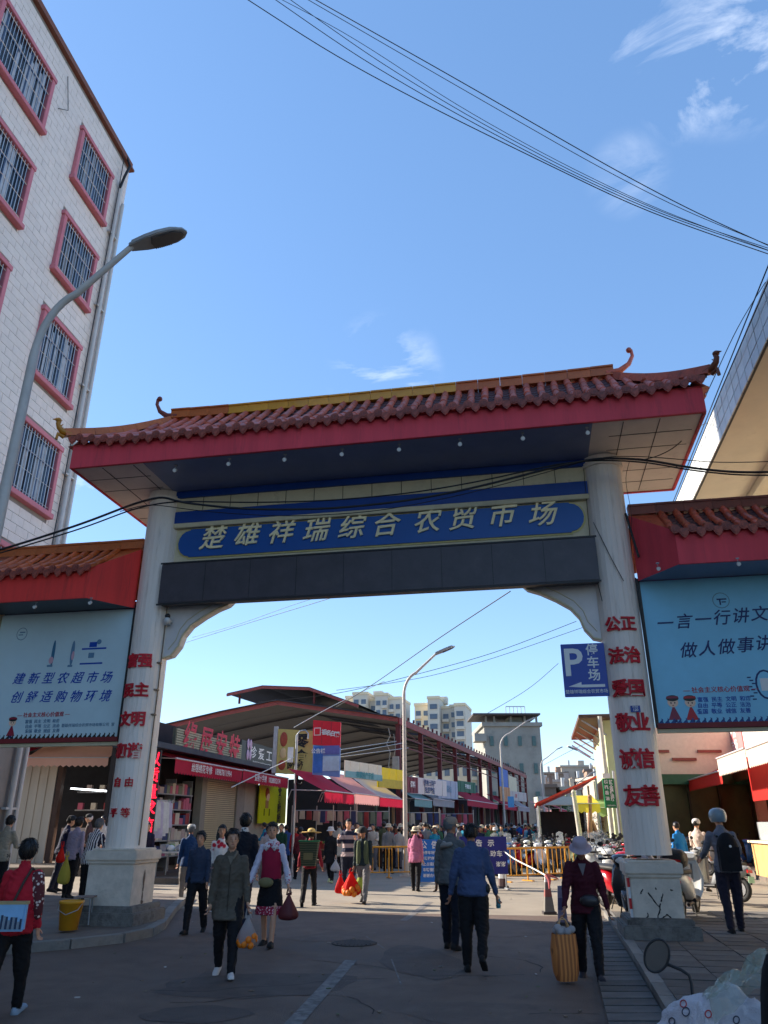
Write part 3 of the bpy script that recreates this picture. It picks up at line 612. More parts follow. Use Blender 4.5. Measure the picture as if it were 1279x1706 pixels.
# the left wing goes on past its billboard: cream pier
s_ = MB(); s_.box((-8.2, .02, 3.0), (.62, .5, 6.0)); pr = s_.obj('cream_pier', M('cream_pier_paint', C8(196, 190, 160), .7, .12, 3), lwg)
def gpx(u, v, y=-.06):
    q = gate_m.inverted() @ on_plane(u, v, gate_m @ Vector((0, y, 0)), gate_m.to_3x3() @ Vector((0, 1, 0))); return q.x, q.z
for (x, y, u) in ((0, 0, 60), (0, 0, 152)):
    q = gate_m.inverted() @ on_plane(u, 1003 if u < 100 else 996, Vector((0, 0, 5.56)), Vector((0, 0, 1))); spot(lwg, q.x, q.y, 5.565)
for u, v in ((1095, 938), (1228, 930)):
    q = gate_m.inverted() @ on_plane(u, v, Vector((0, 0, 5.56)), Vector((0, 0, 1))); spot(rwg, q.x, q.y, 5.565)
def flat_text(s, u, v, size, mat, parent, y=-.056, **k):
    x, z = gpx(u, v, y); return text(s, size, mat, parent, (x, y, z), depth=.003, **k)
for i, ch in enumerate('建新型农超市场'): flat_text(ch, 30 + i * 24.3, 1132 - i * .4, .235, inkb, lbb, bold=.002, shear=.3, rough=.004, name='blue_character')
for i, ch in enumerate('创舒适购物环境'): flat_text(ch, 26 + i * 24.6, 1163 - i * .4, .235, inkb, lbb, bold=.002, shear=.3, rough=.004, name='blue_character')
flat_text('— 社会主义核心价值观 —', 72, 1191, .095, inkr, lbb, bold=.001)
for i, t_ in enumerate(('富强  民主  文明  和谐', '自由  平等  公正  法治', '爱国  敬业  诚信  友善')): flat_text(t_, 70, 1202 + i * 8, .075, inkg, lbb, bold=.001)
flat_text('楚雄祥瑞综合农贸市场有限公司  宣', 146, 1208, .07, inkg, lbb)
for i, ch in enumerate('一言一行讲文明'): flat_text(ch, 1106 + i * 31.5, 1040 - i * 3.2, .275, inkn, rbb, bold=.0025, shear=.25, rough=.005, name='navy_character')
for i, ch in enumerate('做人做事讲道德'): flat_text(ch, 1145 + i * 31.5, 1085 - i * 3.0, .275, inkn, rbb, bold=.0025, shear=.25, rough=.005, name='navy_character')
flat_text('— 社会主义核心价值观 —', 1200, 1149, .10, inkr, rbb, bold=.001)
for i, t_ in enumerate(('富强  民主  文明  和谐', '自由  平等  公正  法治', '爱国  敬业  诚信  友善')): flat_text(t_, 1206, 1165 + i * 10, .085, inkb, rbb, bold=.001)
# round emblems, printed pictures, wave border and generic children figures (flat print)
def printed(parent, parts, name='printed_picture'):
    mats = []; k = MB()
    for kind_, x, z, a_, b_, mat, lay in parts:
        if mat not in mats: mats.append(mat)
        y = -.0515 - .0012 * lay
        if kind_ == 'o': k.prism([(x + a_ * math.cos(t_ * math.pi / 8), z + b_ * math.sin(t_ * math.pi / 8)) for t_ in range(16)], y, y + .001, mats.index(mat))
        elif kind_ == 'r': k.prism([(x - a_, z - b_), (x + a_, z - b_), (x + a_, z + b_), (x - a_, z + b_)], y, y + .001, mats.index(mat))
        elif kind_ == 't': k.prism([(x - a_, z - b_), (x + a_, z - b_), (x, z + b_)], y, y + .001, mats.index(mat))
    return k.obj(name, mats, parent)
def kid(parent, u, v, hat, s=1.0):
    x, z = gpx(u, v)
    printed(parent, [('r', x, z - .20 * s, .035 * s, .10 * s, inkn, 1), ('t', x, z - .14 * s, .10 * s, .12 * s, hat, 2), ('o', x, z + .02 * s, .085 * s, .08 * s, skinp, 3), ('o', x, z + .085 * s, .10 * s, .05 * s, inkk, 4), ('r', x, z + .10 * s, .09 * s, .018 * s, hat, 5), ('o', x - .03 * s, z + .01 * s, .010 * s, .014 * s, inkk, 4), ('o', x + .03 * s, z + .01 * s, .010 * s, .014 * s, inkk, 4), ('o', x, z - .03 * s, .014 * s, .006 * s, inkr, 4)], 'printed_child_figure')
kid(lbb, 20, 1205, M('ink_crimson', C8(150, 40, 60), .5), .9); kid(rbb, 1121, 1172, M('ink_crimson2', C8(140, 50, 70), .5)); kid(rbb, 1150, 1172, M('ink_red3', C8(180, 40, 50), .5))
x, z = gpx(1201, 1000); printed(rbb, [('o', x, z, .14, .14, M('emblem_grey', C8(96, 140, 166), .5), 1), ('o', x, z, .125, .125, bill_r, 2), ('r', x + .01, z + .02, .08, .012, inkn, 3), ('r', x - .02, z - .03, .012, .05, inkn, 3), ('r', x + .04, z - .03, .035, .010, inkn, 3)], 'printed_emblem')
x, z = gpx(36, 1056); printed(lbb, [('o', x, z, .12, .13, M('emblem_grey_l', C8(112, 146, 166), .5), 1), ('o', x, z, .105, .115, bill_l, 2), ('r', x + .01, z + .03, .06, .012, inkg, 3), ('r', x - .02, z - .02, .05, .010, inkg, 3)], 'printed_emblem')
pinkk = M('ink_pale_pink', C8(206, 160, 170), .5); teal = M('ink_teal', C8(60, 110, 140), .5)
x, z = gpx(88, 1088); printed(lbb, [('o', x, z, .035, .26, teal, 1), ('o', x - .02, z - .14, .05, .07, pinkk, 2), ('r', x - .03, z - .25, .06, .02, inkg, 2)])
x, z = gpx(120, 1088); printed(lbb, [('o', x, z, .04, .25, inkg, 1), ('o', x + .02, z - .05, .03, .09, pinkk, 2), ('r', x - .01, z - .25, .05, .02, inkg, 2)])
x, z = gpx(155, 1088); printed(lbb, [('r', x, z + .09, .26, .016, inkb, 1), ('r', x - .02, z - .20, .24, .016, inkb, 1), ('r', x - .03, z + .17, .08, .05, inkb, 2), ('o', x + .09, z + .22, .05, .05, inkg, 2), ('r', x - .04, z - .04, .06, .05, inkg, 2)])
x, z = gpx(1276, 1140); printed(rbb, [('o', x, z, .16, .24, inkn, 1), ('o', x, z, .13, .21, bill_r, 2), ('r', x, z, .08, .1, inkw, 3)] + [('r', x - .24 + .03 * (i % 3), z + .12 - .05 * i, .03, .010, inkn, 1) for i in range(8)])
for bbx, xa, xb, zz in ((lbb, lx0, lx1, zL0), (rbb, rx0, rx1, zR0)):
    k = MB(); n = int((xb - xa) / .095)
    for i in range(n):
        x = xa + .05 + i * .095
        k.prism([(x - .045, zz + .005), (x + .045, zz + .005), (x + .03, zz + .03), (x + .035, zz + .07), (x + .005, zz + .085), (x + .012, zz + .06), (x - .02, zz + .03)], -.054, -.0525)
    k.obj('wave_border', M('ink_wave', C8(24, 70, 130), .5) if bbx is rbb else inkk, bbx)
# blue parking sign on the right column
x0_, zt_ = gpx(940, 1074, -.1); x1_, zb_ = gpx(1012, 1160, -.1)
pk = thing('parking_sign', 'blue parking sign with a large white P bracketed to the right gate column', 'sign', gate_m @ Vector(((x0_ + x1_) / 2 - .02, -.12, (zt_ + zb_) / 2)), GY)
hw, hh = (x1_ - x0_) / 2 + .05, (zt_ - zb_) / 2
k = MB(); k.box((0, 0, 0), (2 * hw, .03, 2 * hh)); k.obj('sign_panel', M('parking_blue', C8(28, 66, 160), .35, .06), pk, bevel=.006)
k = MB(); k.tube([(hw - .08, .02, hh * .8), (hw + .2, .02, hh * .8)], .015, 6); k.tube([(hw - .08, .02, -hh * .85), (hw + .2, .02, -hh * .85)], .015, 6); k.obj('bracket', grey, pk)
text('P', hh * 1.45, inkw, pk, (-hw * .5, -.018, hh * .24), bold=.012)
for i, ch in enumerate('停车场'): text(ch, hh * .46, inkw, pk, (hw * .42, -.018, hh * (.72 - .48 * i)), bold=.004)
k = MB(); k.prism([(-hw * .8, -hh * .62), (-hw * .2, -hh * .46), (-hw * .2, -hh * .56), (hw * .85, -hh * .56), (hw * .85, -hh * .66), (-hw * .2, -hh * .66)], -.02, -.016); k.obj('arrow', inkw, pk)
text('楚雄祥瑞综合农贸市场', hh * .155, inkw, pk, (0, -.018, -hh * .82), bold=.0005)

# ------------------------------------------------------------------ white tiled block on the left with pink window frames
TB = -12.0; SE = 18.75; ZT = 23.45
blk = thing('tiled_building', 'tall white tiled block with pink window surrounds and barred windows left of the gate', 'building', FB.p(0, TB, 0), FB.rz)
wallw = M('tiled_wall_grout', (0.26, 0.235, 0.22), 0.8, 0.15, 2)
wt = M('wall_tile_glaze', (0.76, 0.665, 0.60), 0.5, 0.08, 3, objvar=0.04, dirt=((0.50, 0.43, 0.38), 1.2, 0.56, 0.45))
pinkf = M('pink_window_frame', C8(200, 118, 128), 0.6, 0.14, 4, dirt=(C8(150, 80, 90), 4, 0.56, 0.5))
s_ = MB(); s_.box((-5.5, (SE - 34) / 2, ZT / 2), (11, SE + 34, ZT)); s_.obj('wall', wallw, blk)
s_ = MB(); s_.box((-5.4, (SE - 34) / 2 + .05, ZT + .05), (11.08, SE + 34.1, .09)); s_.box((-5.4, (SE - 34) / 2, ZT + .2), (11.0, SE + 34.0, .18)); s_.obj('parapet_coping', M('brown_coping', C8(130, 84, 70), .7, .25, 3, dirt=(C8(70, 48, 44), 3, .52, .7)), blk)
wins = []
for k_ in range(5):
    zc_ = 21.0 - 3.48 * k_
    wins.append((15.85, 17.55, zc_ - .98, zc_ + .94)); wins.append((11.7, 13.95, zc_ - .98, zc_ + .94)); wins.append((6.8, 9.4, zc_ - .98, zc_ + .94))
tl, th = .52, .25
tm = MB(); tm.box((.011, 0, 0), (.022, tl - .013, th - .012)); tmesh = tm.mesh('wall_tile', wt); tmh = MB(); tmh.box((.011, 0, 0), (.022, tl / 2 - .022, th - .02)); tmeshh = tmh.mesh('wall_tile', wt)
cells = []
rows = int((ZT - 6.3) / th)
for r_ in range(rows):
    z = 6.3 + (r_ + .5) * th; y = 4.8 + (r_ % 2) * tl / 2
    while y < 18.6:
        y1 = min(y + tl, 18.73)
        if not any(y1 > w_[0] - .16 and y < w_[1] + .16 and z + th / 2 > w_[2] - .16 and z - th / 2 < w_[3] + .16 for w_ in wins): cells.append((y, y1, z))
        else:
            for w_ in wins:                              # cut tiles beside the frames
                if z + th / 2 > w_[2] - .16 and z - th / 2 < w_[3] + .16:
                    if y < w_[0] - .2 < y1: cells.append((y, w_[0] - .15, z))
                    if y < w_[1] + .2 < y1: cells.append((w_[1] + .15, y1, z))
        y = y1
def key_(c):
    p = FB.p((c[0] + c[1]) / 2, TB, c[2]) - Vector((0, 0, EYE)); vis = 0 if (c[2] > 8.2 and c[0] > 10.5 and c[2] < 23) else 100
    return p.length + vis + (50 if c[1] - c[0] < .5 else 0)
cells.sort(key=key_); rest = MB()
for i, (y0, y1, z) in enumerate(cells):
    if i < 290 and y1 - y0 > .5: o = mo('wall_tile', tmesh, blk); o.location = (random.uniform(-.002, .002), (y0 + y1) / 2, z)
    else: rest.box((.011 + random.uniform(-.002, .002), (y0 + y1) / 2, z), (.022, max(y1 - y0 - .013, .02), th - .012))
o = rest.obj('wall_tile_field', wt, blk); o['kind'] = 'stuff'
curt = M('window_curtain', (0.36, 0.37, 0.40), 0.8, 0.3, 3, objvar=.45); glassb = M('window_glass', (0.03, 0.035, 0.045), 0.12, 0.2, 1, spec=.5)
alu = M('aluminium_bars', (0.55, 0.55, 0.57), 0.4, 0.1, 5, metal=.5)
for (y0, y1, z0, z1) in wins:
    k = MB(); W_ = .15
    k.box((.07, (y0 + y1) / 2, z1 + W_ / 2), (.16, y1 - y0 + 2 * W_ + .08, W_)); k.box((.09, (y0 + y1) / 2, z0 - W_ / 2), (.20, y1 - y0 + 2 * W_ + .10, W_))
    for y in (y0 - W_ / 2, y1 + W_ / 2): k.box((.06, y, (z0 + z1) / 2), (.14, W_, z1 - z0 - .002))
    wo = k.obj('window', pinkf, blk, bevel=.01)
    k = MB(); k.box((.012, (y0 + y1) / 2, (z0 + z1) / 2), (.01, y1 - y0, z1 - z0)); k.obj('pane', glassb, wo)
    k = MB(); n = 16
    for q in range(n):
        ya = y0 + (y1 - y0) * (q / n); 
        if random.random() < .45: k.box((.021 + .004 * (q % 2), ya + (y1 - y0) / n / 2, (z0 + z1) / 2 - .2 * (random.random() < .4)), (.006, (y1 - y0) / n * .9, (z1 - z0) * random.uniform(.8, .98)))
    k.obj('curtain', curt, wo)
    k = MB()
    for q in range(4): k.box((.035, y0 + (y1 - y0) * (q + .5) / 4 - .02, (z0 + z1) / 2), (.02, .05, z1 - z0))
    k.box((.035, (y0 + y1) / 2, z0 + (z1 - z0) * .68), (.022, y1 - y0, .05)); k.obj('sash', M('sash_blue_grey', C8(70, 90, 120), .4), wo)
    k = MB(); n = int((y1 - y0) / .125)
    for q in range(1, n): k.tube([(.10, y0 + (y1 - y0) * q / n, z0 + .01), (.10, y0 + (y1 - y0) * q / n, z1 - .01)], .011, 4, sm=False)
    for q in (.06, .36, .66, .94): k.tube([(.10, y0, z0 + (z1 - z0) * q), (.10, y1, z0 + (z1 - z0) * q)], .011, 4, sm=False)
    k.obj('security_bars', alu, wo)
k = MB(); k.tube([(.12, 18.22, 0), (.12, 18.22, 22.3)], .07, 8); k.tube([(.12, 18.52, 0), (.12, 18.52, 21.6)], .06, 8)
for z in range(2, 22, 3): k.box((.09, 18.28, z), (.12, .5, .05))
k.obj('drainpipe', M('white_pipe', (.55, .53, .51), .5, .12, 3), blk)
k = MB(); k.tube([(.1, 18.3, 23.6), (.25, 18.35, 23.2), (.22, 18.2, 22.6), (.14, 18.15, 22.0)], .045, 6); k.tube([(.1, 17.9, 23.5), (.2, 18.0, 23.1), (.16, 18.05, 20.5), (.12, 18.02, 12), (.12, 18.0, 8)], .014, 5); k.tube([(.06, 14.6, 22.9), (.09, 14.9, 21.8), (.07, 14.5, 21.4)], .012, 5)
k.obj('roof_cable', cablem, blk)

# ------------------------------------------------------------------ canopy building overhead on the right
CT = 4.3
cb = thing('canopy_building', 'cream building with a broad tiled overhead canopy right of the gate', 'building', FR.p(0, CT, 0), FR.rz)
cream_s = M('cream_soffit', C8(232, 220, 198), 0.7, 0.1, 1.2, dirt=(C8(168, 152, 130), 1.5, .58, .4))
ctile = M('canopy_tile', (0.62, 0.64, 0.62), 0.4, 0.1, 3, objvar=0.08)
S0, S1 = 6.0, 27.0
s_ = MB(); s_.box((.62, (S0 + S1) / 2, 9.32), (1.2, S1 - S0, .46)); s_.box((4.2, (S0 + S1) / 2, 9.6), (6.2, S1 - S0, .3)); s_.obj('canopy_slab', cream_s, cb)
s_ = MB(); s_.box((1.28, (S0 + S1) / 2, 9.22), (.10, S1 - S0, .62)); s_.box((2.4, (S0 + S1) / 2, 9.30), (.12, S1 - S0, .42)); s_.obj('canopy_rib', M('cream_rib', C8(226, 214, 190), .6, .08), cb)
for y in (9.0, 12.6, 16.2, 19.8, 23.4): s_ = MB(); s_.box((4.2, y, 9.35), (5.6, .22, .25)); s_.obj('cross_rib', cream_s, cb)
k = MB(); k.box((0, 0, 0), (.03, .395, .245)); tmm = k.mesh('fascia_tile', ctile)
s_ = MB(); s_.box((0, (S0 + S1) / 2, 9.42), (.04, S1 - S0, .72)); s_.obj('fascia_backing', M('tile_joint_dark', (.1, .1, .1), .9), cb)
for i in range(int((S1 - S0) / .42)):
    for j in range(3):
        o = mo('fascia_tile', tmm, cb); o.location = (-.03 + random.uniform(-.003, .003), S0 + .21 + i * .42, 9.19 + j * .262)
s_ = MB(); s_.box((6.9, 14.5, 4.6), (2.0, 24, 9.2)); s_.obj('wall', M('cream_plaster', C8(214, 200, 172), .8, .1, 1), cb)
s_ = MB(); s_.tube([(-.05, S0, 9.95), (-.08, 12, 9.9), (-.06, 20, 9.92), (-.1, S1, 9.9)], .012, 5); s_.tube([(-.07, S0, 9.62), (-.12, 14, 9.7), (-.06, S1, 9.8)], .012, 5); s_.tube([(-.1, 21, 9.2), (-.32, 21.2, 9.35), (-.3, 21.5, 9.6), (-.1, 21.4, 9.5)], .012, 5)
s_.obj('edge_cable', cablem, cb)

# ------------------------------------------------------------------ street furniture helpers
def street_lamp(x, y, H, reach, rz, label, r=.075, name='street_lamp', hs=1.0):
    t = thing(name, label, 'street lamp', (x, y, 0), rz, 'street lamps')
    k = MB(); P = [(0, 0, 0), (0, 0, H * .5), (0, 0, H * .80)]; rr_ = [r, r * .85, r * .7]
    n = 8; x1, z1 = reach * .36, H * .105
    for i in range(1, n + 1):
        a = math.pi / 2 * i / n * .78; P.append((x1 * (1 - math.cos(a)) * 1.15, 0, H * .80 + z1 * math.sin(a) * 1.1)); rr_.append(r * .62)
    P.append((reach * .72, 0, H * 1.0)); rr_.append(r * .5)
    k.tube(P, rr_, 12); k.obj('pole', lampm, t)
    k = MB(); k.tube([(0, 0, 0), (0, 0, .5)], r * 1.5, 10); k.box((0, 0, .02), (r * 5, r * 5, .04)); k.obj('base', lampm, t)
    hd = MB(); a = Vector(P[-1]); d = Vector((1, 0, .42)).normalized(); mt = Matrix.Translation(a + d * .30 * hs) @ Matrix.Rotation(-math.atan2(.42, 1), 4, 'Y') @ Matrix.Scale(hs, 4)
    out_ = [(-.34, -.07), (-.1, -.13), (.12, -.155), (.34, -.14), (.46, -.09), (.52, 0), (.46, .09), (.34, .14), (.12, .155), (-.1, .13), (-.34, .07)]
    hd.prism(out_, -.035, .02, axis='z', mtx=mt); hd.prism([(p[0] * .86, p[1] * .8) for p in out_], .02, .07, axis='z', mtx=mt); h = hd.obj('lamp_head', M('lamp_head_grey', (.36, .35, .34), .45), t, bevel=.01)
    g2 = MB(); g2.prism([(.0, -.10), (.3, -.11), (.42, -.06), (.46, 0), (.42, .06), (.3, .11), (.0, .10), (-.03, 0)], -.05, -.036, axis='z', mtx=mt); g2.obj('lens', M('lamp_lens', (.06, .06, .07), .2, .1), h)
    g2 = MB()
    for q in range(9): g2.box((mt @ Vector((.02 + q * .028, .122, -.037))), (.012, .03, .006))
    g2.obj('vent_slots', black, h)
    return t
p_ = at(262, 395, 7.3); q_ = at(30, 700, 7.3)
street_lamp(q_.x + .02, 7.3, p_.z - .10, p_.x - q_.x + .02, R(3), 'large lamp post arching over the upper left, in front of the tiled block', r=.070, hs=.86)
b1 = at(675, 1375, 28.65); tp = at(735, 1090, 28.65)
street_lamp(b1.x, 28.65, tp.z, 1.7, R(0), 'slim lamp post standing in the market street by the pink jacket woman', r=.085)
b1 = at(841, 1375, 55); street_lamp(b1.x, 55, at(890, 1203, 55).z, 2.6, R(0), 'lamp post rising in front of the grey concrete tower', r=.08)
b1 = at(908, 1375, 86); street_lamp(b1.x, 86, at(935, 1249, 86).z, 2.6, 0, 'distant lamp post between grey tower and hillside houses', r=.09)
b1 = at(965, 1375, 62); street_lamp(b1.x, 62, at(990, 1290, 62).z, 1.6, 0, 'short distant lamp post above the red roofed stall', r=.07)
b1 = at(1012, 1375, 60); street_lamp(b1.x, 60, at(968, 1250, 60).z, 2.4, R(180), 'distant lamp post with arm reaching left beside the pale green wall', r=.06)

def wire(name, pts, r, label, cat='cable', mat=cablem, group=None):
    P = [Vector(p) for p in pts]; out_ = []
    for i in range(len(P) - 1):
        for k_ in range(6): out_.append(P[i].lerp(P[i + 1], k_ / 6))
    out_.append(P[-1])
    for _ in range(6):
        for i in range(1, len(out_) - 1): out_[i] = out_[i] * .5 + (out_[i - 1] + out_[i + 1]) * .25
    b = MB(); b.tube(out_, r, 5); return tag(b.obj(name, mat), label, cat, group)
def pw(px, y0, y1):                                  # pixel polyline with distance running from y0 to y1
    n = len(px) - 1; return [at(u, v, y0 + (y1 - y0) * i / n) for i, (u, v) in enumerate(px)]
grp = 'overhead wires crossing the sky'
wire('overhead_wire', pw([(395, -12), (560, 95), (720, 180), (900, 268), (1080, 355), (1300, 430)], 11, 13), .011, 'lowest of the wires sweeping across the upper sky', group=grp)
wire('overhead_wire', pw([(448, -8), (600, 98), (760, 190), (930, 280), (1100, 358), (1300, 424)], 11.1, 13), .009, 'second lowest wire sweeping across the upper sky', group=grp)
wire('overhead_wire', pw([(470, -10), (640, 110), (800, 205), (960, 290), (1120, 362), (1300, 420)], 11.2, 13), .008, 'middle wire of the bundle sweeping across the upper sky', group=grp)
wire('overhead_wire', pw([(500, -8), (700, 108), (860, 200), (1000, 280), (1140, 352), (1300, 416)], 11.3, 13), .008, 'fourth wire of the bundle sweeping across the upper sky', group=grp)
wire('overhead_wire', pw([(512, -8), (740, 120), (900, 212), (1040, 292), (1160, 355), (1300, 418)], 11.4, 13), .011, 'topmost of the wires sweeping across the upper sky', group=grp)
wire('overhead_wire', pw([(455, -8), (590, 62), (760, 176), (930, 270), (1100, 352), (1300, 424)], 11.4, 13), .007, 'thin slack wire crossing the others in the upper sky', group=grp)
# cable bundle strung along the front of the gate
for k_, (px, r_, lb) in enumerate((
    ([(-30, 925), (60, 898), (150, 868), (225, 838), (272, 826), (300, 838), (420, 850), (560, 848), (700, 832), (820, 806), (930, 776), (1000, 762), (1080, 766), (1150, 780), (1230, 788), (1310, 786)], .022, 'thick black cable bundle hanging along the front of the gate'),
    ([(-30, 930), (60, 904), (150, 876), (225, 846), (290, 834), (420, 838), (560, 834), (700, 820), (820, 798), (930, 772), (1000, 766), (1080, 770), (1150, 784), (1230, 792), (1310, 792)], .014, 'thinner second cable twisted with the bundle on the gate'),
    ([(200, 852), (250, 838), (330, 852), (480, 862), (640, 852), (800, 818), (920, 784), (1010, 758), (1100, 762), (1200, 772), (1310, 768)], .008, 'slack wire looping just above the bundle on the gate'))):
    wire('cable_bundle', pw(px, 12.9, 11.3) if True else 0, r_, lb, group='cables strung across the gate')
wire('drop_wire', pw([(1072, 766), (1096, 760), (1120, 748), (1142, 730), (1180, 650), (1230, 540), (1275, 470)], 11.5, 12.5), .009, 'wire rising from the gate cable towards the canopy on the right')
wire('drop_wire', pw([(1142, 732), (1170, 706), (1182, 704)], 12.4, 15), .006, 'short branch wire tied to the canopy edge')
wire('thin_wire', pw([(1048, 770), (1040, 800), (1054, 860), (1050, 900)], 11.9, 11.9), .005, 'thin loose wire dangling under the right end of the gate roof')
for (px, Y0, Y1, r_, lb) in (([(850, 985), (720, 1070), (620, 1142), (560, 1178)], 18, 34, .014, 'wire falling from the gate arch towards the market shed'),
    ([(960, 1035), (820, 1090), (700, 1122), (560, 1158), (430, 1170)], 40, 44, .016, 'upper of two long wires under the arch'), ([(980, 1042), (820, 1098), (700, 1132), (560, 1150)], 40, 44, .014, 'lower of two long wires under the arch'),
    ([(610, 978), (520, 1006), (420, 1036), (310, 1070)], 17, 24, .008, 'wire crossing behind the left bracket'), ([(570, 982), (480, 1010), (400, 1040), (320, 1062)], 17, 24, .006, 'thin wire beneath the dark display panel at left'),
    ([(930, 1105), (880, 1150), (800, 1195)], 60, 62, .02, 'wire slanting down towards the grey tower'), ([(1010, 1225), (960, 1245), (905, 1275)], 50, 88, .02, 'wire between the lamp posts far down the street')):
    wire('overhead_wire', pw(px, Y0, Y1), r_, lb)

# ------------------------------------------------------------------ market shed: red steel frame, dark sheet roof
shed = thing('market_shed', 'long open market shed with red steel frame and dark sheet roof', 'shed', FS.p(41.6, -12.0, 0), FS.rz)
Ls = 54.0; ZE = 7.15
prof = [(0.0, ZE), (-3.9, 7.8), (-7.4, 8.4), (-11.0, 7.9), (-14.0, 7.4), (-17.0, 6.9)]
s_ = MB()
for i in range(len(prof) - 1):
    (x0, z0), (x1, z1) = prof[i], prof[i + 1]
    n = 18
    for k_ in range(n):
        y0, y1 = k_ * Ls / n - .6 * (k_ == 0), (k_ + 1) * Ls / n - .05
        if i == 0 and k_ in (3, 9) : continue
        if i == 1 and k_ in (2, 4, 7): continue          # missing sheets let light in
        s_.add([(x0, y0, z0), (x1, y0, z1), (x1, y1, z1 + .0), (x0, y1, z0), (x0, y0, z0 + .05), (x1, y0, z1 + .05), (x1, y1, z1 + .05), (x0, y1, z0 + .05)], [(0, 1, 2, 3), (7, 6, 5, 4), (0, 4, 5, 1), (1, 5, 6, 2), (2, 6, 7, 3), (3, 7, 4, 0)])
s_.obj('roof_sheeting', sheetd, shed)
def beam(P, w_, h_, name, mat, parent):
    k = MB()
    for i in range(len(P) - 1):
        a, b_ = Vector(P[i]), Vector(P[i + 1]); d = b_ - a; m_ = d.to_track_quat('Y', 'Z').to_matrix(); k.box((a + b_) / 2, (w_, d.length + .02, h_), rot=m_)
    return k.obj(name, mat, parent)
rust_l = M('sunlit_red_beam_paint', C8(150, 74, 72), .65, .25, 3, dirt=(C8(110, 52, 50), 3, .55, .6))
for k_ in range(12):
    y = k_ * 4.9
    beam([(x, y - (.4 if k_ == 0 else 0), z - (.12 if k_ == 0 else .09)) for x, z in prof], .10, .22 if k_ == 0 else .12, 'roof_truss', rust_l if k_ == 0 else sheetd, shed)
    s_ = MB(); s_.box((-.12, y, (ZE - .3) / 2), (.26, .22, ZE - .3)); s_.obj('post', rusty, shed)
    s_ = MB(); s_.box((-16.8, y, 3.4), (.2, .2, 6.7)); s_.obj('post', rusty, shed)
beam([(0.02, -.4, ZE - .18), (0.02, Ls, ZE - .18)], .1, .34, 'eave_beam', redtrim, shed)
for zz in (6.2, 5.7): beam([(-.05, 0, zz), (-.05, Ls, zz)], .05, .07, 'side_rail', rusty, shed)
s_ = MB(); rp = random.Random(4)
for i in range(46): s_.box((.03, .4 + i * 1.17, ZE + .14), (.10, .10, .16 + .06 * rp.random()))
o = s_.obj('sheet_edge_ends', rusty, shed); o['kind'] = 'stuff'
for k_ in range(11):                                   # diagonal braces
    y = k_ * 4.9; k = MB(); k.tube([(-.1, y, ZE - .4), (-.1, y + 4.9, 6.2)], .03, 5); k.obj('brace', rusty, shed)
# raised ridge vent roof
mon = [(-2.2, 7.85), (-5.2, 8.95), (-8.2, 9.2), (-10.5, 8.85)]
s_ = MB()
for i in range(3):
    (x0, z0), (x1, z1) = mon[i], mon[i + 1]
    s_.add([(x0, -.9, z0), (x1, -.9, z1), (x1, 40, z1), (x0, 40, z0), (x0, -.9, z0 + .06), (x1, -.9, z1 + .06), (x1, 40, z1 + .06), (x0, 40, z0 + .06)], [(0, 1, 2, 3), (7, 6, 5, 4), (0, 4, 5, 1), (3, 7, 6, 2)])
s_.obj('ridge_vent_roof', sheetd, shed)
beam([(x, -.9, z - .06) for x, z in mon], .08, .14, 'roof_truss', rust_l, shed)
for x, za, zb in ((-9.8, 8.3, 8.8), (-5.0, 8.1, 8.85), (-3.0, 8.0, 8.1)): k = MB(); k.box((x, -.6, (za + zb) / 2), (.1, .1, zb - za)); k.obj('vent_post', rusty, shed)
for (y0, y1, z0, z1, mm, nm) in ((33.0, 38.5, 4.6, 6.7, M('blue_tarp', C8(52, 96, 176), .6, .12, 2), 'blue_tarpaulin'), (38.8, 44.5, 4.4, 6.3, M('cream_tarp', C8(196, 190, 160), .6, .12, 2), 'cream_tarpaulin')):
    k = MB(); n = 10
    for i in range(n): 
        a, b_ = y0 + (y1 - y0) * i / n, y0 + (y1 - y0) * (i + 1) / n
        k.add([(.12 + .05 * (i % 2), a, z0), (.12 + .05 * ((i + 1) % 2), b_, z0), (.12 + .05 * ((i + 1) % 2), b_, z1), (.12 + .05 * (i % 2), a, z1), (.09 + .05 * (i % 2), a, z0), (.09 + .05 * ((i + 1) % 2), b_, z0), (.09 + .05 * ((i + 1) % 2), b_, z1), (.09 + .05 * (i % 2), a, z1)], [(0, 1, 2, 3), (7, 6, 5, 4), (0, 4, 5, 1), (3, 2, 6, 7)])
    k.obj(nm, mm, shed)
k = MB(); k.tube([(-.6, -.3, 6.6), (-.5, -.3, 6.2), (-.7, -.35, 5.8), (-.5, -.3, 5.3), (-.6, -.3, 4.6), (-.4, -.3, 4.2)], .03, 6); k.tube([(-.3, -.3, 6.3), (-.2, -.3, 5.5), (-.35, -.3, 4.9), (-.25, -.3, 4.3)], .02, 6); k.box((-.2, -.26, 4.7), (.35, .2, .8))
k.obj('meter_wiring', M('meter_grey', (.3, .28, .26), .7), shed)
for i, (u0, v0, u1, v1) in enumerate(((560, 1258, 670, 1238), (560, 1262, 680, 1246), (560, 1250, 660, 1235))):
    wire('stay_wire', [at(u0, v0, 38), at(u1, v1, 43)], .02, 'stay wire tied to the shed corner post, ' + ('middle of three', 'lowest of three', 'topmost of three')[i], mat=galv, group='stay wires at the shed corner')

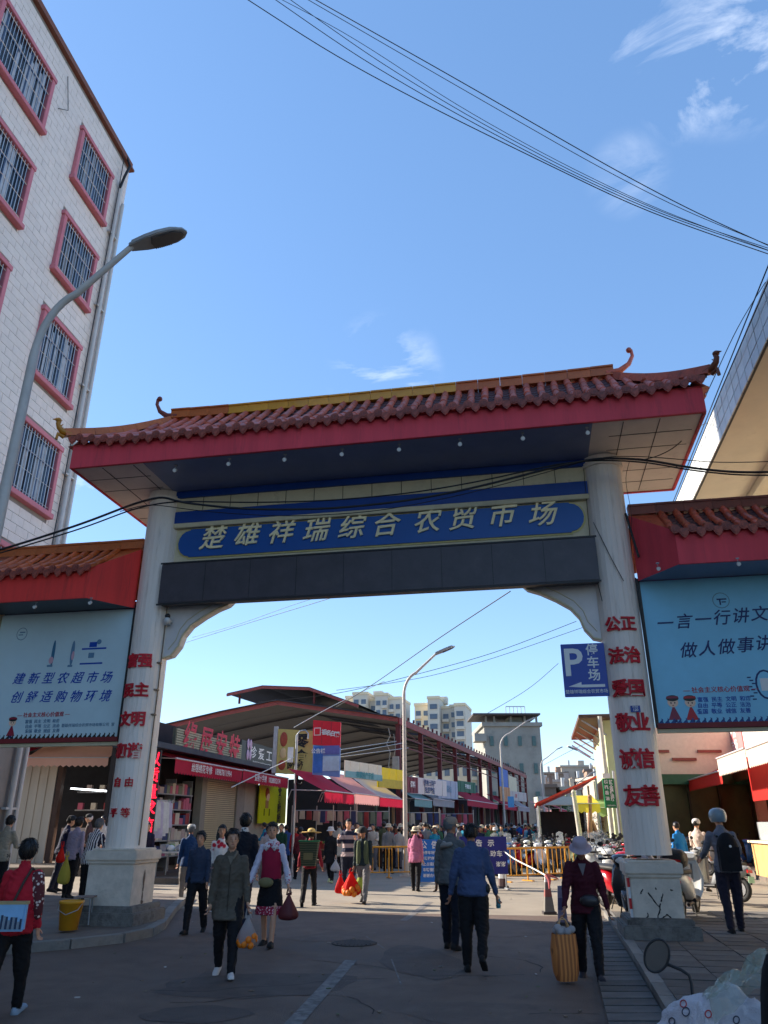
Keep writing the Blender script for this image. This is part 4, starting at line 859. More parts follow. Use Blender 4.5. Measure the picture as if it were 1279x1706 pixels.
# ------------------------------------------------------------------ awnings, signs and shop fronts
def awning(fr, s0, s1, tf, tb, zf, zb, val, mat, label, vmat=None, side=1, words=None, scallop=True, group='shop awnings', frame_rod=True, wsz=.26):
    """sheet sloping from the wall (tb, zb) out to the front rail (tf, zf) with a hanging valance"""
    t = thing('awning', label, 'awning', fr.p((s0 + s1) / 2, tf, 0), fr.rz, group); W = (s1 - s0); dx = tb - tf
    n = max(3, int(W / .8)); k = MB()
    for i in range(n):
        a, b_ = -W / 2 + W * i / n, -W / 2 + W * (i + 1) / n; sg = .04 * (1 if i % 2 else .3)
        P = [(0, a, zf), (0, b_, zf), (dx * .5, b_, (zf + zb) / 2 - .04), (dx * .5, a, (zf + zb) / 2 - .05), (dx, b_, zb), (dx, a, zb)]
        k.add(P, [(0, 1, 2, 3), (3, 2, 4, 5)], 0, True)
    k.obj('canvas', mat, t)
    k = MB(); m = max(4, int(W / .22)); vs = []; sd = .012 * (1 if dx < 0 else -1)
    for i in range(m):
        a, b_ = -W / 2 + W * i / m, -W / 2 + W * (i + 1) / m; c_ = (a + b_) / 2; dp = val; z0 = zf - dp
        if scallop: k.add([(sd, a, zf), (sd, b_, zf), (sd, b_, z0), (sd, (b_ + c_) / 2, z0 - .05), (sd, c_, z0 - .065), (sd, (a + c_) / 2, z0 - .05), (sd, a, z0)], [(0, 1, 2, 3, 4, 5, 6)])
        else: k.add([(sd, a, zf), (sd, b_, zf), (sd, b_, z0), (sd, a, z0)], [(0, 1, 2, 3)])
    k.obj('valance', vmat or mat, t)
    k = MB(); k.tube([(sd * 2, -W / 2, zf), (sd * 2, W / 2, zf)], .03, 6)
    for y in (-W / 2 + .1, W / 2 - .1): k.tube([(0, y, zf), (dx * .9, y, zf + .05), (dx, y, zf - .3)], .02, 5)
    k.obj('front_rail', M('rail_pinkish_white', (.6, .5, .5), .5), t)
    if words: text(words, wsz, M('valance_white_ink', (.75, .68, .66), .6), t, (sd * 3 + (.02 if dx < 0 else -.02), 0, zf - val * .55), rot=(math.pi / 2, 0, math.pi / 2 if dx < 0 else -math.pi / 2), bold=.004, depth=.004)
    return t
red_aw = cloth_thin('red_canvas', C8(186, 34, 62), .22); red_aw2 = cloth_thin('bright_red_canvas', C8(200, 50, 44), .4); pink_aw = cloth_thin('faded_pink_canvas', C8(206, 150, 150), .3)
grey_aw = cloth_thin('grey_canvas', C8(176, 172, 176), .3); white_aw = cloth_thin('white_canvas', C8(226, 222, 206), .4); peach_aw = cloth_thin('peach_canvas', C8(236, 186, 164), .55)
# row of shops on the left, beyond the gate
T1 = -11.8
rowb = thing('shop_row', 'single storey shop row left of the street with open stall and roller shutter', 'shop building', FR.p(0, T1, 0), FR.rz)
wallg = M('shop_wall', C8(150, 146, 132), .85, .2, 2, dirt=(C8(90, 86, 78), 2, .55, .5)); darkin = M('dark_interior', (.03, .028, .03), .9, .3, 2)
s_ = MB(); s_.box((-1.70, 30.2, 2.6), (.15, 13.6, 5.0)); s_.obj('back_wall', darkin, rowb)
s_ = MB(); s_.box((-.95, 30.2, 4.05), (1.5, 13.8, .18)); s_.obj('roof_slab', sheetd, rowb)
for y0, y1 in ((28.55, 29.0), (32.2, 33.1), (36.3, 37.0)): s_ = MB(); s_.box((-.95, (y0 + y1) / 2, 1.95), (.3, y1 - y0, 3.9)); s_.obj('pillar', wallg, rowb)
shut = MB(); n = 42
for i in range(n): z = .2 + i * 3.1 / n; shut.box((-.9 + .0, 30.6, z + .03), (.05, 3.18, .058)); 
sh = shut.obj('roller_shutter', M('cream_shutter', C8(196, 184, 146), .5, .1, 2), rowb)
s_ = MB(); s_.box((-.95, 30.6, 3.48), (.25, 3.3, .4)); s_.obj('shutter_box', wallg, rowb)
s_ = MB(); s_.box((-1.05, 34.7, 1.7), (.1, 3.2, 3.3)); s_.obj('shop_front_panel', M('panel_pale', C8(170, 166, 150), .7, .1), rowb)
s_ = MB(); s_.box((.1, 30.3, .08), (3.2, 14, .16)); s_.obj('shop_step', pavem, rowb)
def fr_sign(name, fr, t, u0, v0, u1, v1, mat, label, cat='shop sign', th=.10):
    s0, z1 = fr.hit(u0, v0, t); s1, z0 = fr.hit(u1, v1, t)
    o = thing(name, label, cat, fr.p((s0 + s1) / 2, t, (z0 + z1) / 2), fr.rz); W, H = abs(s1 - s0), abs(z1 - z0)
    k = MB(); k.box((0, 0, 0), (th, W, H)); k.obj('sign_panel', mat, o, bevel=.01); return o, W, H
def on_sign(s, size, mat, o, y, z, th=.10, **k): return text(s, size, mat, o, (th / 2 + .012, y, z), rot=(math.pi / 2, 0, math.pi / 2), **k)
tt = T1 - .55
sg1, W, H = fr_sign('carved_shop_sign', FR, tt, 291, 1212, 399, 1265, M('weathered_boards', C8(96, 98, 86), .8, .25, 5, dirt=(C8(70, 100, 90), 4, .55, .6)), 'weathered slatted sign board with big red characters above the open stall')
for i in range(7):
    k = MB(); k.box((.065, 0, -H / 2 + H * (i + .5) / 7), (.03, W - .1, H / 7 * .72)); k.obj('slat', M('slat_cream', C8(172, 164, 140), .7, .25, 5, dirt=(C8(90, 110, 98), 5, .5, .6)), sg1)
for i, ch in enumerate('缘屏安特'): o = on_sign(ch, 1.15, M('sign_red_relief', C8(196, 56, 74), .6, .2), sg1, -W * .33 + i * W * .225, -.02, bold=.02, name='red_character', shear=.12); o.location.x = .11
k = MB(); k.box((.02, 0, -H / 2 - .12), (.3, W + .2, .16)); k.obj('sign_ledge', sheetd, sg1)
sg2, W, H = fr_sign('craft_shop_sign', FR, tt, 401, 1232, 477, 1290, M('black_sign', (.03, .034, .036), .4, .1), 'black sign with white characters 珍爱工艺 beside the weathered slatted board')
s_mid = FR.st(sg2.location)[0]
for i, ch in enumerate('珍爱工艺'):
    o = on_sign(ch, .48, inkw, sg2, FR.hit((419, 433, 446, 458)[i], 1262, tt)[0] - s_mid, .08, bold=.006); o.scale = (1.75, 1.1, 1)
on_sign('珠宝玉石工艺品加工定制', .22, inkw, sg2, -.6, -H * .34)
k = MB()
for a in range(4): k.ball((.07, -W * .36 + .16 * (1 if a % 2 else -1), .18 + .22 * (1 if a > 1 else -1)), (.02, .16, .22), 8, 6)
k.obj('flower_emblem', M('emblem_mauve', C8(190, 160, 190), .5), sg2)
a0_, z0_ = FR.hit(292, 1262, T1); a1_, z1_ = FR.hit(398, 1285, T1); a2_, _ = FR.hit(480, 1290, T1)
awning(FR, a0_, a1_ + .3, T1, T1 - 1.0, 3.68, 4.0, .42, red_aw, 'dark red awning over the open goods stall with white phone lettering', words='丝毯绣花专修   18987811994', wsz=.30)
awning(FR, a1_ + .4, a2_, T1, T1 - 1.0, 3.70, 4.0, .42, red_aw, 'dark red awning over the cream roller shutter', words='爱绣十字绣   18288052174', wsz=.30)
# open stall goods
st = thing('display_rack', 'tall goods rack with pink and white boxes inside the open stall', 'rack', FR.p(26.0, T1 - 1.2, .16), FR.rz)
k = MB()
for y in (-2.1, -.7, .7, 2.1): k.box((0, y, 1.5), (.4, .05, 3.0))
k.obj('upright', grey, st)
goods_m = [M('goods_%d' % i, c, .6, .1) for i, c in enumerate((C8(190, 96, 120), C8(180, 160, 150), C8(60, 70, 110), C8(150, 60, 60), C8(120, 130, 110), C8(200, 190, 170)))]
for z in (.5, 1.0, 1.5, 2.0, 2.5):
    k = MB(); k.box((.02, 0, z - .03), (.46, 4.2, .04)); sh_ = k.obj('shelf', grey, st); y = -2.0
    while y < 1.95:
        w_ = random.uniform(.16, .34); h_ = random.uniform(.2, .40); k = MB(); k.box((.08, y + w_ / 2, z + h_ / 2 - .01), (.26, w_ - .02, h_)); k.obj('goods_box', random.choice(goods_m), sh_); y += w_
gt = thing('goods_table', 'low table heaped with white and green wares at the stall front', 'table', FR.p(25.2, T1 + .3, .16), FR.rz)
k = MB(); k.box((0, 0, .68), (.9, 2.6, .05)); k.obj('table_top', M('table_white', (.55, .55, .54), .6), gt)
for sx in (-.4, .4):
    for sy in (-1.2, 1.2): k = MB(); k.box((sx, sy, .33), (.04, .04, .66)); k.obj('leg', grey, gt)
for i in range(22):
    k = MB(); x, y = (-.22, .02, .25)[i % 3] + random.uniform(-.06, .06), -1.1 + (i // 3) * .31; r_ = random.uniform(.06, .14)
    if i % 3: k.ball((x, y, .71 + r_ * .7), (r_, r_, r_ * .8), 8, 6)
    else: k.box((x, y, .71 + r_), (r_ * 2, r_ * 2.2, r_ * 2))
    o = k.obj('ware', random.choice([white, M('ware_green', C8(120, 150, 90), .6), M('ware_grey', C8(150, 150, 160), .5), goods_m[5]])); tag(o, '%s ware in the %s row from the near end, %s of the stall table' % ('boxed' if i % 3 == 0 else 'round', ('first', 'second', 'third', 'fourth', 'fifth', 'sixth', 'seventh', 'eighth')[i // 3], ('back', 'middle', 'street side')[i % 3]), 'ware', 'wares heaped on the stall table'); o.location = gt.matrix_basis @ Vector((0, 0, 0)) if False else FR.p(25.2, T1 + .3, .16); o.rotation_euler = (0, 0, FR.rz)
hg = thing('garment_rail', 'white shirts and skirts hung on a rail at the left end of the stall', 'garment rail', FR.p(24.0, T1 - .1, 0), FR.rz)
k = MB(); k.tube([(0, -.9, 2.35), (0, .7, 2.35)], .015, 6); k.tube([(0, -.9, .16), (0, -.9, 3.4)], .02, 6); k.tube([(0, .7, .16), (0, .7, 2.4)], .02, 6); k.obj('rail', galv, hg)
for i in range(7):
    y = -.7 + i * .2; k = MB(); L_ = random.uniform(.7, 1.1); k.add([(-.04, y - .10, 2.28), (.04, y + .10, 2.28), (.09, y + .14, 2.28 - L_), (-.09, y - .12, 2.28 - L_), (0, y, 2.35)], [(0, 1, 2, 3), (0, 4, 1)])
    k.obj('garment', M('shirt_white', (.6, .58, .56), .8) if i % 3 else M('shirt_lilac', C8(180, 170, 190), .8), hg)
# red running-text column at the stall's left end
lt = thing('red_text_column', 'narrow dark board with glowing red characters running down beside the left column', 'sign', at(250, 1334, 25.0), FR.rz)
k = MB(); k.box((0, 0, 0), (.42, .06, 3.0)); k.obj('board', black, lt)
for i, ch in enumerate('以质量求信誉'): text(ch, .46, M('led_red', C8(230, 30, 50), .5, emit=.9), lt, (0, -.045, 1.2 - i * .48), bold=.006)
# cross shop facing the gate at the end of the right-hand pavement
xs = thing('cross_shop', 'olive fronted shop with green lintel facing the gate, seen right of the gate column', 'shop building', (0, 34.5, 0))
k = MB(); k.box((13.4, 1.6, 2.9), (6.2, .2, 5.8)); k.obj('upper_wall', M('beige_wall', C8(206, 192, 170), .8, .1), xs)
k = MB(); k.box((13.4, .9, 1.9), (6.0, .1, 3.4)); k.obj('shop_front', M('olive_front', C8(84, 84, 54), .6, .3, 1.2), xs)
k = MB(); k.box((13.4, .7, 3.5), (6.1, .3, .42)); k.obj('green_lintel', M('lintel_green', C8(40, 84, 60), .6), xs)
for i in range(5): k = MB(); k.box((10.7 + i * 1.35, .75, 1.8), (.08, .12, 3.3)); k.obj('door_frame', M('door_frame_dark', C8(60, 60, 44), .6), xs)
for i in range(4): k = MB(); k.box((11.3 + i * 1.2, 1.42, 4.4 + .35 * (i % 2)), (1.1, .06, .12)); k.obj('wall_beam', M('beam_brown', C8(130, 70, 60), .7), xs)
# vertical yellow snack sign
sg3, W, H = fr_sign('snack_sign_yellow', FR, T1 - .80, 433, 1301, 474, 1372, M('yellow_green_print', C8(206, 214, 24), .5, .06), 'tall yellow-green snack sign with black characters by the roller shutter', th=.06)
for i, ch in enumerate('零食呦呦'): on_sign(ch, .56, inkk, sg3, W * .22, H * .36 - i * H * .26, th=.06, bold=.014)
k = MB(); k.ball((.04, -W * .24, H * .22), (.02, .3, .26), 12, 8, 0); k.ball((.045, -W * .22, H * .14), (.02, .24, .2), 12, 8, 1); k.box((.04, -W * .24, -.08), (.02, .4, .34), 2); k.box((.04, -W * .32, -.42), (.02, .1, .3), 3); k.box((.04, -W * .14, -.42), (.02, .1, .3), 3)
k.obj('printed_child_figure', [M('print_brown', C8(150, 70, 40), .6), skinp, M('print_tan', C8(190, 140, 90), .6), M('print_olive', C8(120, 130, 30), .6)], sg3)
# signs standing on posts, facing the gate
def face_sign(name, u0, v0, u1, v1, Y, mat, label, rz=0.0, th=.08, skew=0.0):
    a, b_ = at(u0, v0, Y), at(u1, v1, Y); c = (a + b_) / 2
    o = thing(name, label, 'shop sign', c, rz); W, H = b_.x - a.x, a.z - b_.z
    k = MB(); k.prism([(-W / 2, -H / 2), (W / 2, -H / 2 - skew), (W / 2, H / 2 - skew), (-W / 2, H / 2)], -th / 2, th / 2); k.obj('sign_panel', mat, o); return o, W, H
sA, W, H = face_sign('red_grocery_sign', 521, 1199, 568, 1240, 31.4, M('sign_red', C8(226, 44, 60), .45, .08), 'red sign with white lettering above the blue poster by the tall pole', rz=R(-14), skew=.12)
for i, ch in enumerate('祖名白粿'): text(ch, .22, inkw, sA, (-W * .08 + i * W * .155, -.06, -.02 - i * .035), bold=.008)
k = MB(); k.box((-W * .33, -.05, .02), (.28, .02, .3)); k.box((-W * .33, -.062, .02), (.22, .02, .24), 1); k.obj('round_logo', [inkw, M('sign_red', (1, 0, 0))], sA)
for x in (-.17, .17): k = MB(); k.box((W * x, -.045, -.05), (.008, .008, H - .1)); k.obj('panel_seam', M('seam', (.25, .05, .06), .8), sA)
sB, W, H = face_sign('blue_poster_sign', 521, 1241, 567, 1290, 31.4, M('poster_blue', C8(120, 150, 205), .45, .1), 'pale blue poster sign directly under the red sign', rz=R(-14), skew=.12)
k = MB(); k.box((-W * .3, -.05, .0), (W * .34, .02, H * .9), 0); k.box((W * .18, -.05, -H * .14), (W * .6, .02, H * .5), 1); k.box((W * .18, -.05, H * .32), (W * .6, .02, H * .3), 2); k.obj('poster_print', [M('poster_deep', C8(70, 120, 200), .5, .4, 2), M('poster_pale', C8(190, 210, 226), .5), M('poster_violet', C8(110, 112, 180), .5)], sB)
text('公告栏', .2, inkw, sB, (-W * .3, -.07, H * .28), bold=.004)
sC, W, H = face_sign('snack_sign_cream', 463, 1214, 521, 1288, 32.2, M('sign_straw', C8(196, 178, 104), .5, .12), 'straw coloured snack sign with big dark characters behind the tall pole', rz=R(-8), skew=.10)
for i, ch in enumerate('零食'): text(ch, .58, inkk, sC, (W * .18, -.06, H * (.20 - i * .36)), bold=.015)
text('呦呦', .34, inkk, sC, (W * .02, -.06, -H * .36), bold=.008)
k = MB(); k.ball((-W * .33, -.045, H * .26), (.16, .02, .3), 10, 6, 0); k.ball((-W * .33, -.045, -.1), (.14, .02, .22), 10, 6, 1); k.ball((-W * .35, -.045, -H * .32), (.16, .02, .2), 10, 6, 0); k.obj('printed_food', [M('print_brick', C8(170, 80, 60), .6, .3), M('print_cream', C8(220, 190, 140), .6)], sC)
k = MB(); k.box((-W / 2 - .1, 0, .05), (.16, .12, H + .1)); k.obj('side_post', M('post_pale', (.5, .5, .5), .6), sC)
for Y_, x_ in ((31.5, -2.95), (31.5, -1.75)): pass
pl1 = thing('utility_pole', 'tall thin galvanised pole with hook in front of the snack signs', 'pole', (at(489, 1375, 30.6).x, 30.6, 0))
k = MB(); k.tube([(0, 0, 0), (.0, 0, 2.5), (-.02, 0, 4.9)], .05, 8); k.tube([(-.02, 0, 4.9), (.1, 0, 5.05), (.3, 0, 5.08), (.42, 0, 4.95), (.42, 0, 4.75)], .03, 6); k.obj('shaft', galv, pl1)
k = MB(); k.box((-.24, -.05, 4.15), (.2, .16, .56)); k.obj('white_box', M('box_white', (.85, .85, .85), .5), pl1)
k = MB(); k.tube([(.05, 0, 3.3), (.15, -.05, 3.15), (.3, 0, 3.2), (.2, .05, 3.05), (.0, 0, 3.1)], .04, 6); k.obj('cable_coil', cablem, pl1)
wire('stay_wire', [at(489, 1262, 30.6), at(430, 1290, 28.5), at(385, 1312, 27.5)], .018, 'white stay wire running down from the thin pole', mat=M('rope_white', (.6, .6, .58), .7))
wire('stay_wire', [at(489, 1212, 30.6), at(560, 1172, 34), at(640, 1135, 38)], .016, 'white stay wire running up from the thin pole', mat=M('rope_white', (.6, .6, .58), .7))
# second row: awnings under the shed edge
T2 = -11.4
def row2(u0, v0, u1, v1, mat, label, words=None, val=.35, back=1.5, rise=.9, vmat=None, dt=0.0):
    s0, z0 = FS.hit(u0, v0, T2 + dt); s1, z1 = FS.hit(u1, v1, T2 + dt); z = (z0 + z1) / 2
    return awning(FS, s0, s1, T2 + dt, T2 + dt - back, z, z + rise, val, mat, label, words=words, vmat=vmat)
row2(540, 1318, 589, 1322, red_aw, 'bright red awning at the near end of the second row', dt=.6, vmat=red_aw, rise=.8)
row2(590, 1322, 631, 1326, pink_aw, 'faded pink awning next to the bright red one', dt=.6, vmat=pink_aw, rise=.9)
row2(632, 1328, 671, 1332, grey_aw, 'mauve grey awning left of the slim lamp post', dt=.3, vmat=red_aw, rise=1.0)
row2(690, 1331, 719, 1333, M('teal_valance', C8(110, 150, 150), .7), 'short teal striped awning right of the slim lamp post', dt=.1)
row2(721, 1332, 756, 1334, grey_aw, 'grey corrugated awning below the text banners', dt=.1)
row2(778, 1335, 828, 1338, red_aw, 'deep red awning by the blue warning board', dt=.3)
row2(838, 1341, 862, 1343, red_aw, 'far red awning beneath the blue tarpaulin', dt=.3)
row2(864, 1344, 882, 1346, grey_aw, 'far brown grey awning in front of the grey tower', dt=.5)
awning(FS, 92, 100, -9.8, -11.5, 3.4, 4.2, .8, pink_aw, 'distant pink awning at the foot of the grey tower')
awning(FS, 104, 116, -9.2, -11.5, 3.6, 4.6, .6, red_aw, 'most distant red awning on the left side of the street')
row2b = thing('stall_row', 'row of dark open market stalls under the long shed', 'stall building', FS.p(35.5, T2 - 1.4, 0), FS.rz)
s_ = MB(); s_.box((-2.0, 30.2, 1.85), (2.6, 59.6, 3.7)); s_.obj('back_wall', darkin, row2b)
for i in range(20):
    s_ = MB(); s_.box((.15, .6 + i * 3.1, 1.55), (.12, .16, 3.1)); s_.obj('pillar', [wallg, M('pillar_green', C8(70, 96, 84), .7), M('pillar_tan', C8(150, 120, 90), .7)][i % 3], row2b)
    if i % 3 != 1:
        s_ = MB(); s_.box((-.5, .6 + i * 3.1 + 1.55, .5), (.8, 2.4, .9)); cn = s_.obj('counter', M('counter_pale', C8(170, 166, 160), .6) if i % 2 else M('counter_teal', C8(80, 120, 120), .6), row2b)
        for j in range(5): s_ = MB(); hh_ = random.uniform(.1, .3); s_.box((-.3 - .1 * (j % 2), .9 + i * 3.1 + j * .5, .96 + hh_ / 2), (.3, .34, hh_)); s_.obj('goods_box', random.choice(goods_m), cn)
for (u0, v0, u1, v1, mt_, lb, tx, tm_) in ((583, 1266, 626, 1302, M('banner_cream', C8(214, 206, 190), .7, .1), 'tilted cream banner with teal lower lettering above the pink awning', '农家特产干货', M('ink_teal2', C8(60, 140, 150), .6)),
    (636, 1277, 669, 1316, M('banner_yellow', C8(236, 206, 30), .6, .1), 'bright yellow banner left of the slim lamp post', '', inkr),
    (678, 1293, 692, 1322, M('banner_maroon', C8(120, 60, 70), .7, .1), 'narrow maroon banner tucked behind the slim lamp post', '调料', inkw),
    (693, 1293, 733, 1327, M('banner_text', C8(216, 206, 200), .7, .1), 'cream and mauve banner packed with dark lettering', '楚雄土特产\n批发零售', inkn),
    (735, 1298, 756, 1332, M('banner_grey', C8(170, 172, 186), .7, .1), 'grey blue corrugated banner right of the lettered one', '粮油', inkg),
    (768, 1300, 786, 1322, M('banner_green', C8(60, 104, 84), .7, .1), 'small green and white sign over the deep red awning', '干果批发', inkw),
    (836, 1310, 846, 1336, M('banner_tan', C8(190, 140, 100), .7, .1), 'tan panel above the far red awning', '', inkw), (848, 1316, 868, 1336, M('banner_pale2', C8(180, 176, 170), .7, .1), 'pale lettered panel above the far red awning', '百货', inkr)):
    s0, z1 = FS.hit(u0, v0, T2 + .1); s1, z0 = FS.hit(u1, v1, T2 + .1)
    o = thing('shop_banner', lb, 'banner', FS.p((s0 + s1) / 2, T2 + .1, (z0 + z1) / 2), FS.rz - R(8), 'banners over the second row'); W, H = s1 - s0, z1 - z0
    nf = 8; k = MB()
    for i in range(nf):
        a, b_ = -W / 2 + W * i / nf, -W / 2 + W * (i + 1) / nf; k.box((.02 * (i % 2), (a + b_) / 2, 0), (.05, (b_ - a) * .98, H))
    k.obj('banner_sheet', mt_, o)
    if 'cream banner' in lb: k = MB(); k.box((.06, 0, -H * .3), (.03, W, H * .36)); k.obj('lower_band', M('band_teal', C8(110, 160, 170), .6), o)
    if 'yellow' in lb: k = MB(); k.box((.06, 0, -H * .28), (.03, W * .98, H * .42)); k.obj('lower_band', M('band_mustard', C8(190, 170, 50), .6), o)
    if tx:
        for li, line in enumerate(tx.split('\n')): text(line, min(H * .42, W / max(len(line), 1) * .9), tm_, o, (.09, 0, (.2 - .45 * li) * H if '\n' in tx else (-.28 * H if 'cream banner' in lb else 0)), rot=(math.pi / 2, 0, math.pi / 2), bold=.006)
# stalls under the near end of the second row
rv = random.Random(31)
for si, (u, Y, lb) in enumerate(((515, 33.5, 'vegetable stall under the bright red awning, right of the tall thin pole'), (556, 34.5, 'fruit stall in the shade under the faded pink awning'), (612, 36.5, 'crate stall in the shade left of the slim lamp post'), (700, 40, 'dry goods stall behind the notice board'), (760, 44, 'bag stall under the grey awning behind the warning board'))):
    p = at(u, 1375, Y); vs_ = thing('market_stall', lb, 'stall', (p.x, Y, 0), R(-12)); k = MB(); k.box((0, 0, .72), (1.9, .9, .05)); k.obj('table_top', M('stall_board', C8(140, 120, 96), .8), vs_)
    for sx in (-.9, .9):
        for sy in (-.4, .4): k = MB(); k.box((sx, sy, .35), (.05, .05, .7)); k.obj('leg', grey, vs_)
    for i in range(6):
        cm = M('crate_%d' % (i % 3), (C8(60, 90, 150), C8(196, 190, 180), C8(150, 60, 50))[i % 3], .6); k = MB(); cx_, cy_ = -.75 + (i % 3) * .62, -.22 + (i // 3) * .44
        for a_ in (-.26, .26): k.box((cx_ + a_, cy_, .84), (.02, .40, .2))
        for a_ in (-.19, .19): k.box((cx_, cy_ + a_, .84), (.54, .02, .2))
        cr = k.obj('crate', cm, vs_); k = MB(); gm_ = M('produce_%d' % rv.randrange(5), (C8(90, 130, 50), C8(200, 90, 40), C8(170, 40, 40), C8(210, 180, 70), C8(190, 190, 170))[i % 5], .6, .2)
        for q in range(7): k.ball((cx_ + rv.uniform(-.18, .18), cy_ + rv.uniform(-.12, .12), .92 + rv.uniform(0, .06)), (.07, .07, .06), 7, 5)
        k.obj('produce', gm_, cr)
    k = MB(); k.tube([(-.9, .4, 0), (-.9, .4, 2.4)], .02, 5); k.tube([(.9, .4, 0), (.9, .4, 2.4)], .02, 5); k.tube([(-.9, .4, 2.2), (.9, .4, 2.2)], .015, 5); k.obj('hanging_rail', galv, vs_)
    for i in range(6): k = MB(); x_ = -.75 + i * .3; h_ = rv.uniform(.3, .7); k.add([(x_ - .1, .38, 2.18), (x_ + .1, .38, 2.18), (x_ + .12, .36, 2.18 - h_), (x_ - .12, .4, 2.18 - h_), (x_ - .1, .42, 2.18), (x_ + .1, .42, 2.18), (x_ + .12, .42, 2.18 - h_), (x_ - .12, .44, 2.18 - h_)], [(0, 1, 2, 3), (7, 6, 5, 4), (0, 4, 5, 1), (2, 6, 7, 3), (0, 3, 7, 4), (1, 5, 6, 2)]); k.obj('hanging_pack', goods_m[rv.randrange(6)], vs_)
# small sign boards and blue plate on the lamp post further on
o = thing('blue_notice_plate', 'small light blue plate on the far lamp post', 'sign', at(851, 1336, 54.8)); k = MB(); k.box((0, 0, 0), (.42, .04, .7)); k.obj('sign_panel', M('plate_sky', C8(90, 160, 210), .5), o)

# ------------------------------------------------------------------ shop facing us behind the left wing
ls = thing('corner_shop', 'open shop facing the street behind the left gate column, with fluted metal side panel', 'shop building', (0, 32, 0))
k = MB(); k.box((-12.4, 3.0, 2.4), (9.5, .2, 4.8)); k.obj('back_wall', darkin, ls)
k = MB(); k.box((-12.4, .6, 4.75), (9.6, 5.0, .2)); k.obj('roof_slab', sheetd, ls)
k = MB(); k.box((-12.4, -.2, .14), (9.6, 6.4, .28)); k.obj('platform', pavem, ls)
fl = MB()
for i in range(9): fl.box((-14.55 + i * .17, -.2 + .03 * (i % 2), 2.2), (.165, .06, 4.1))
fl.obj('fluted_panel', M('fluted_white', C8(186, 180, 166), .5, .12, 3, streak=True), ls)
k = MB(); k.box((-12.95, -.1, 2.3), (.18, .3, 4.2)); k.box((-9.2, -.1, 2.3), (.2, .3, 4.2)); k.obj('pillar', M('pillar_brown', C8(80, 62, 54), .7, .2), ls)
k = MB(); k.box((-11.6, .3, .9), (2.1, .7, 1.25)); k.obj('counter', M('counter_pink', C8(206, 184, 172), .6, .1), ls)
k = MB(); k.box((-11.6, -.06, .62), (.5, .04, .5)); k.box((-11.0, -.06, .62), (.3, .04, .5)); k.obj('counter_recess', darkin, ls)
k = MB(); k.box((-11.1, 1.6, 2.2), (3.4, .4, .05)); k.box((-11.1, 1.6, 2.9), (3.4, .4, .05)); shf = k.obj('shelf', grey, ls)
for i in range(12): k = MB(); k.box((-12.6 + i * .27, 1.5, 2.35 + .7 * (i % 2)), (.2, .2, .26)); k.obj('goods_box', random.choice(goods_m), shf)
k = MB(); k.tube([(-12.7, .4, 3.0), (-10.6, .4, 2.86)], .03, 6); k.obj('tube_light', M('lit_tube', (.9, .95, 1.0), .5, emit=2.2), ls)
bn = thing('blue_street_banner', 'tall dark blue portrait banner at the far left edge behind the gate wing', 'banner', (-15.2, 31.6, 0)); k = MB(); k.box((0, 0, 2.2), (1.0, .04, 3.9)); k.obj('banner_sheet', M('banner_navy', C8(60, 78, 120), .6, .3, 1.2), bn); k = MB(); k.tube([(-.5, .05, 0), (-.5, .05, 4.2)], .03, 6); k.tube([(.5, .05, 0), (.5, .05, 4.2)], .03, 6); k.obj('post', grey, bn)
text('市场', .35, inkw, bn, (.05, -.035, 3.4), bold=.004); k = MB(); k.ball((0, -.03, 1.6), (.25, .02, .6), 10, 8); k.ball((0.05, -.03, 2.3), (.14, .02, .16), 10, 8); k.obj('printed_portrait', M('print_mauve', C8(130, 100, 120), .6), bn)
F0 = Frame(0.0)
class _FX:                                            # awning facing the camera: swap axes
    pass
def awning_front(x0, x1, Yf, Yb, zf, zb, val, mat, label):
    t = thing('awning', label, 'awning', ((x0 + x1) / 2, Yf, 0), 0, 'shop awnings'); W = x1 - x0; n = max(3, int(W / .5)); k = MB()
    for i in range(n):
        a, b_ = -W / 2 + W * i / n, -W / 2 + W * (i + 1) / n
        k.add([(a, 0, zf), (b_, 0, zf), (b_, Yb - Yf, zb), (a, Yb - Yf, zb)], [(0, 1, 2, 3)])
    k.obj('canvas', mat, t); k = MB(); m = max(3, int(W / .22))
    for i in range(m):
        a, b_ = -W / 2 + W * i / m, -W / 2 + W * (i + 1) / m; c_ = (a + b_) / 2
        k.add([(a, -.01, zf), (b_, -.01, zf), (b_, -.01, zf - val), (c_, -.01, zf - val - .07), (a, -.01, zf - val)], [(0, 1, 2, 3, 4)])
    k.obj('valance', mat, t); k = MB(); k.tube([(-W / 2, -.03, zf), (W / 2, -.03, zf)], .02, 6); k.obj('front_rail', galv, t); return t
awning_front(-13.9, -10.7, 30.6, 32.0, 4.05, 4.6, .28, peach_aw, 'peach awning with zigzag edge glowing in the sun behind the left gate wing')
awning_front(-15.0, -13.9, 30.8, 32.0, 4.3, 4.6, .5, red_aw, 'dark red awning end at the far left under the pale billboard')
awning_front(-10.6, -9.0, 30.9, 32.0, 4.3, 4.7, .3, red_aw, 'brown red awning end beside the left column')

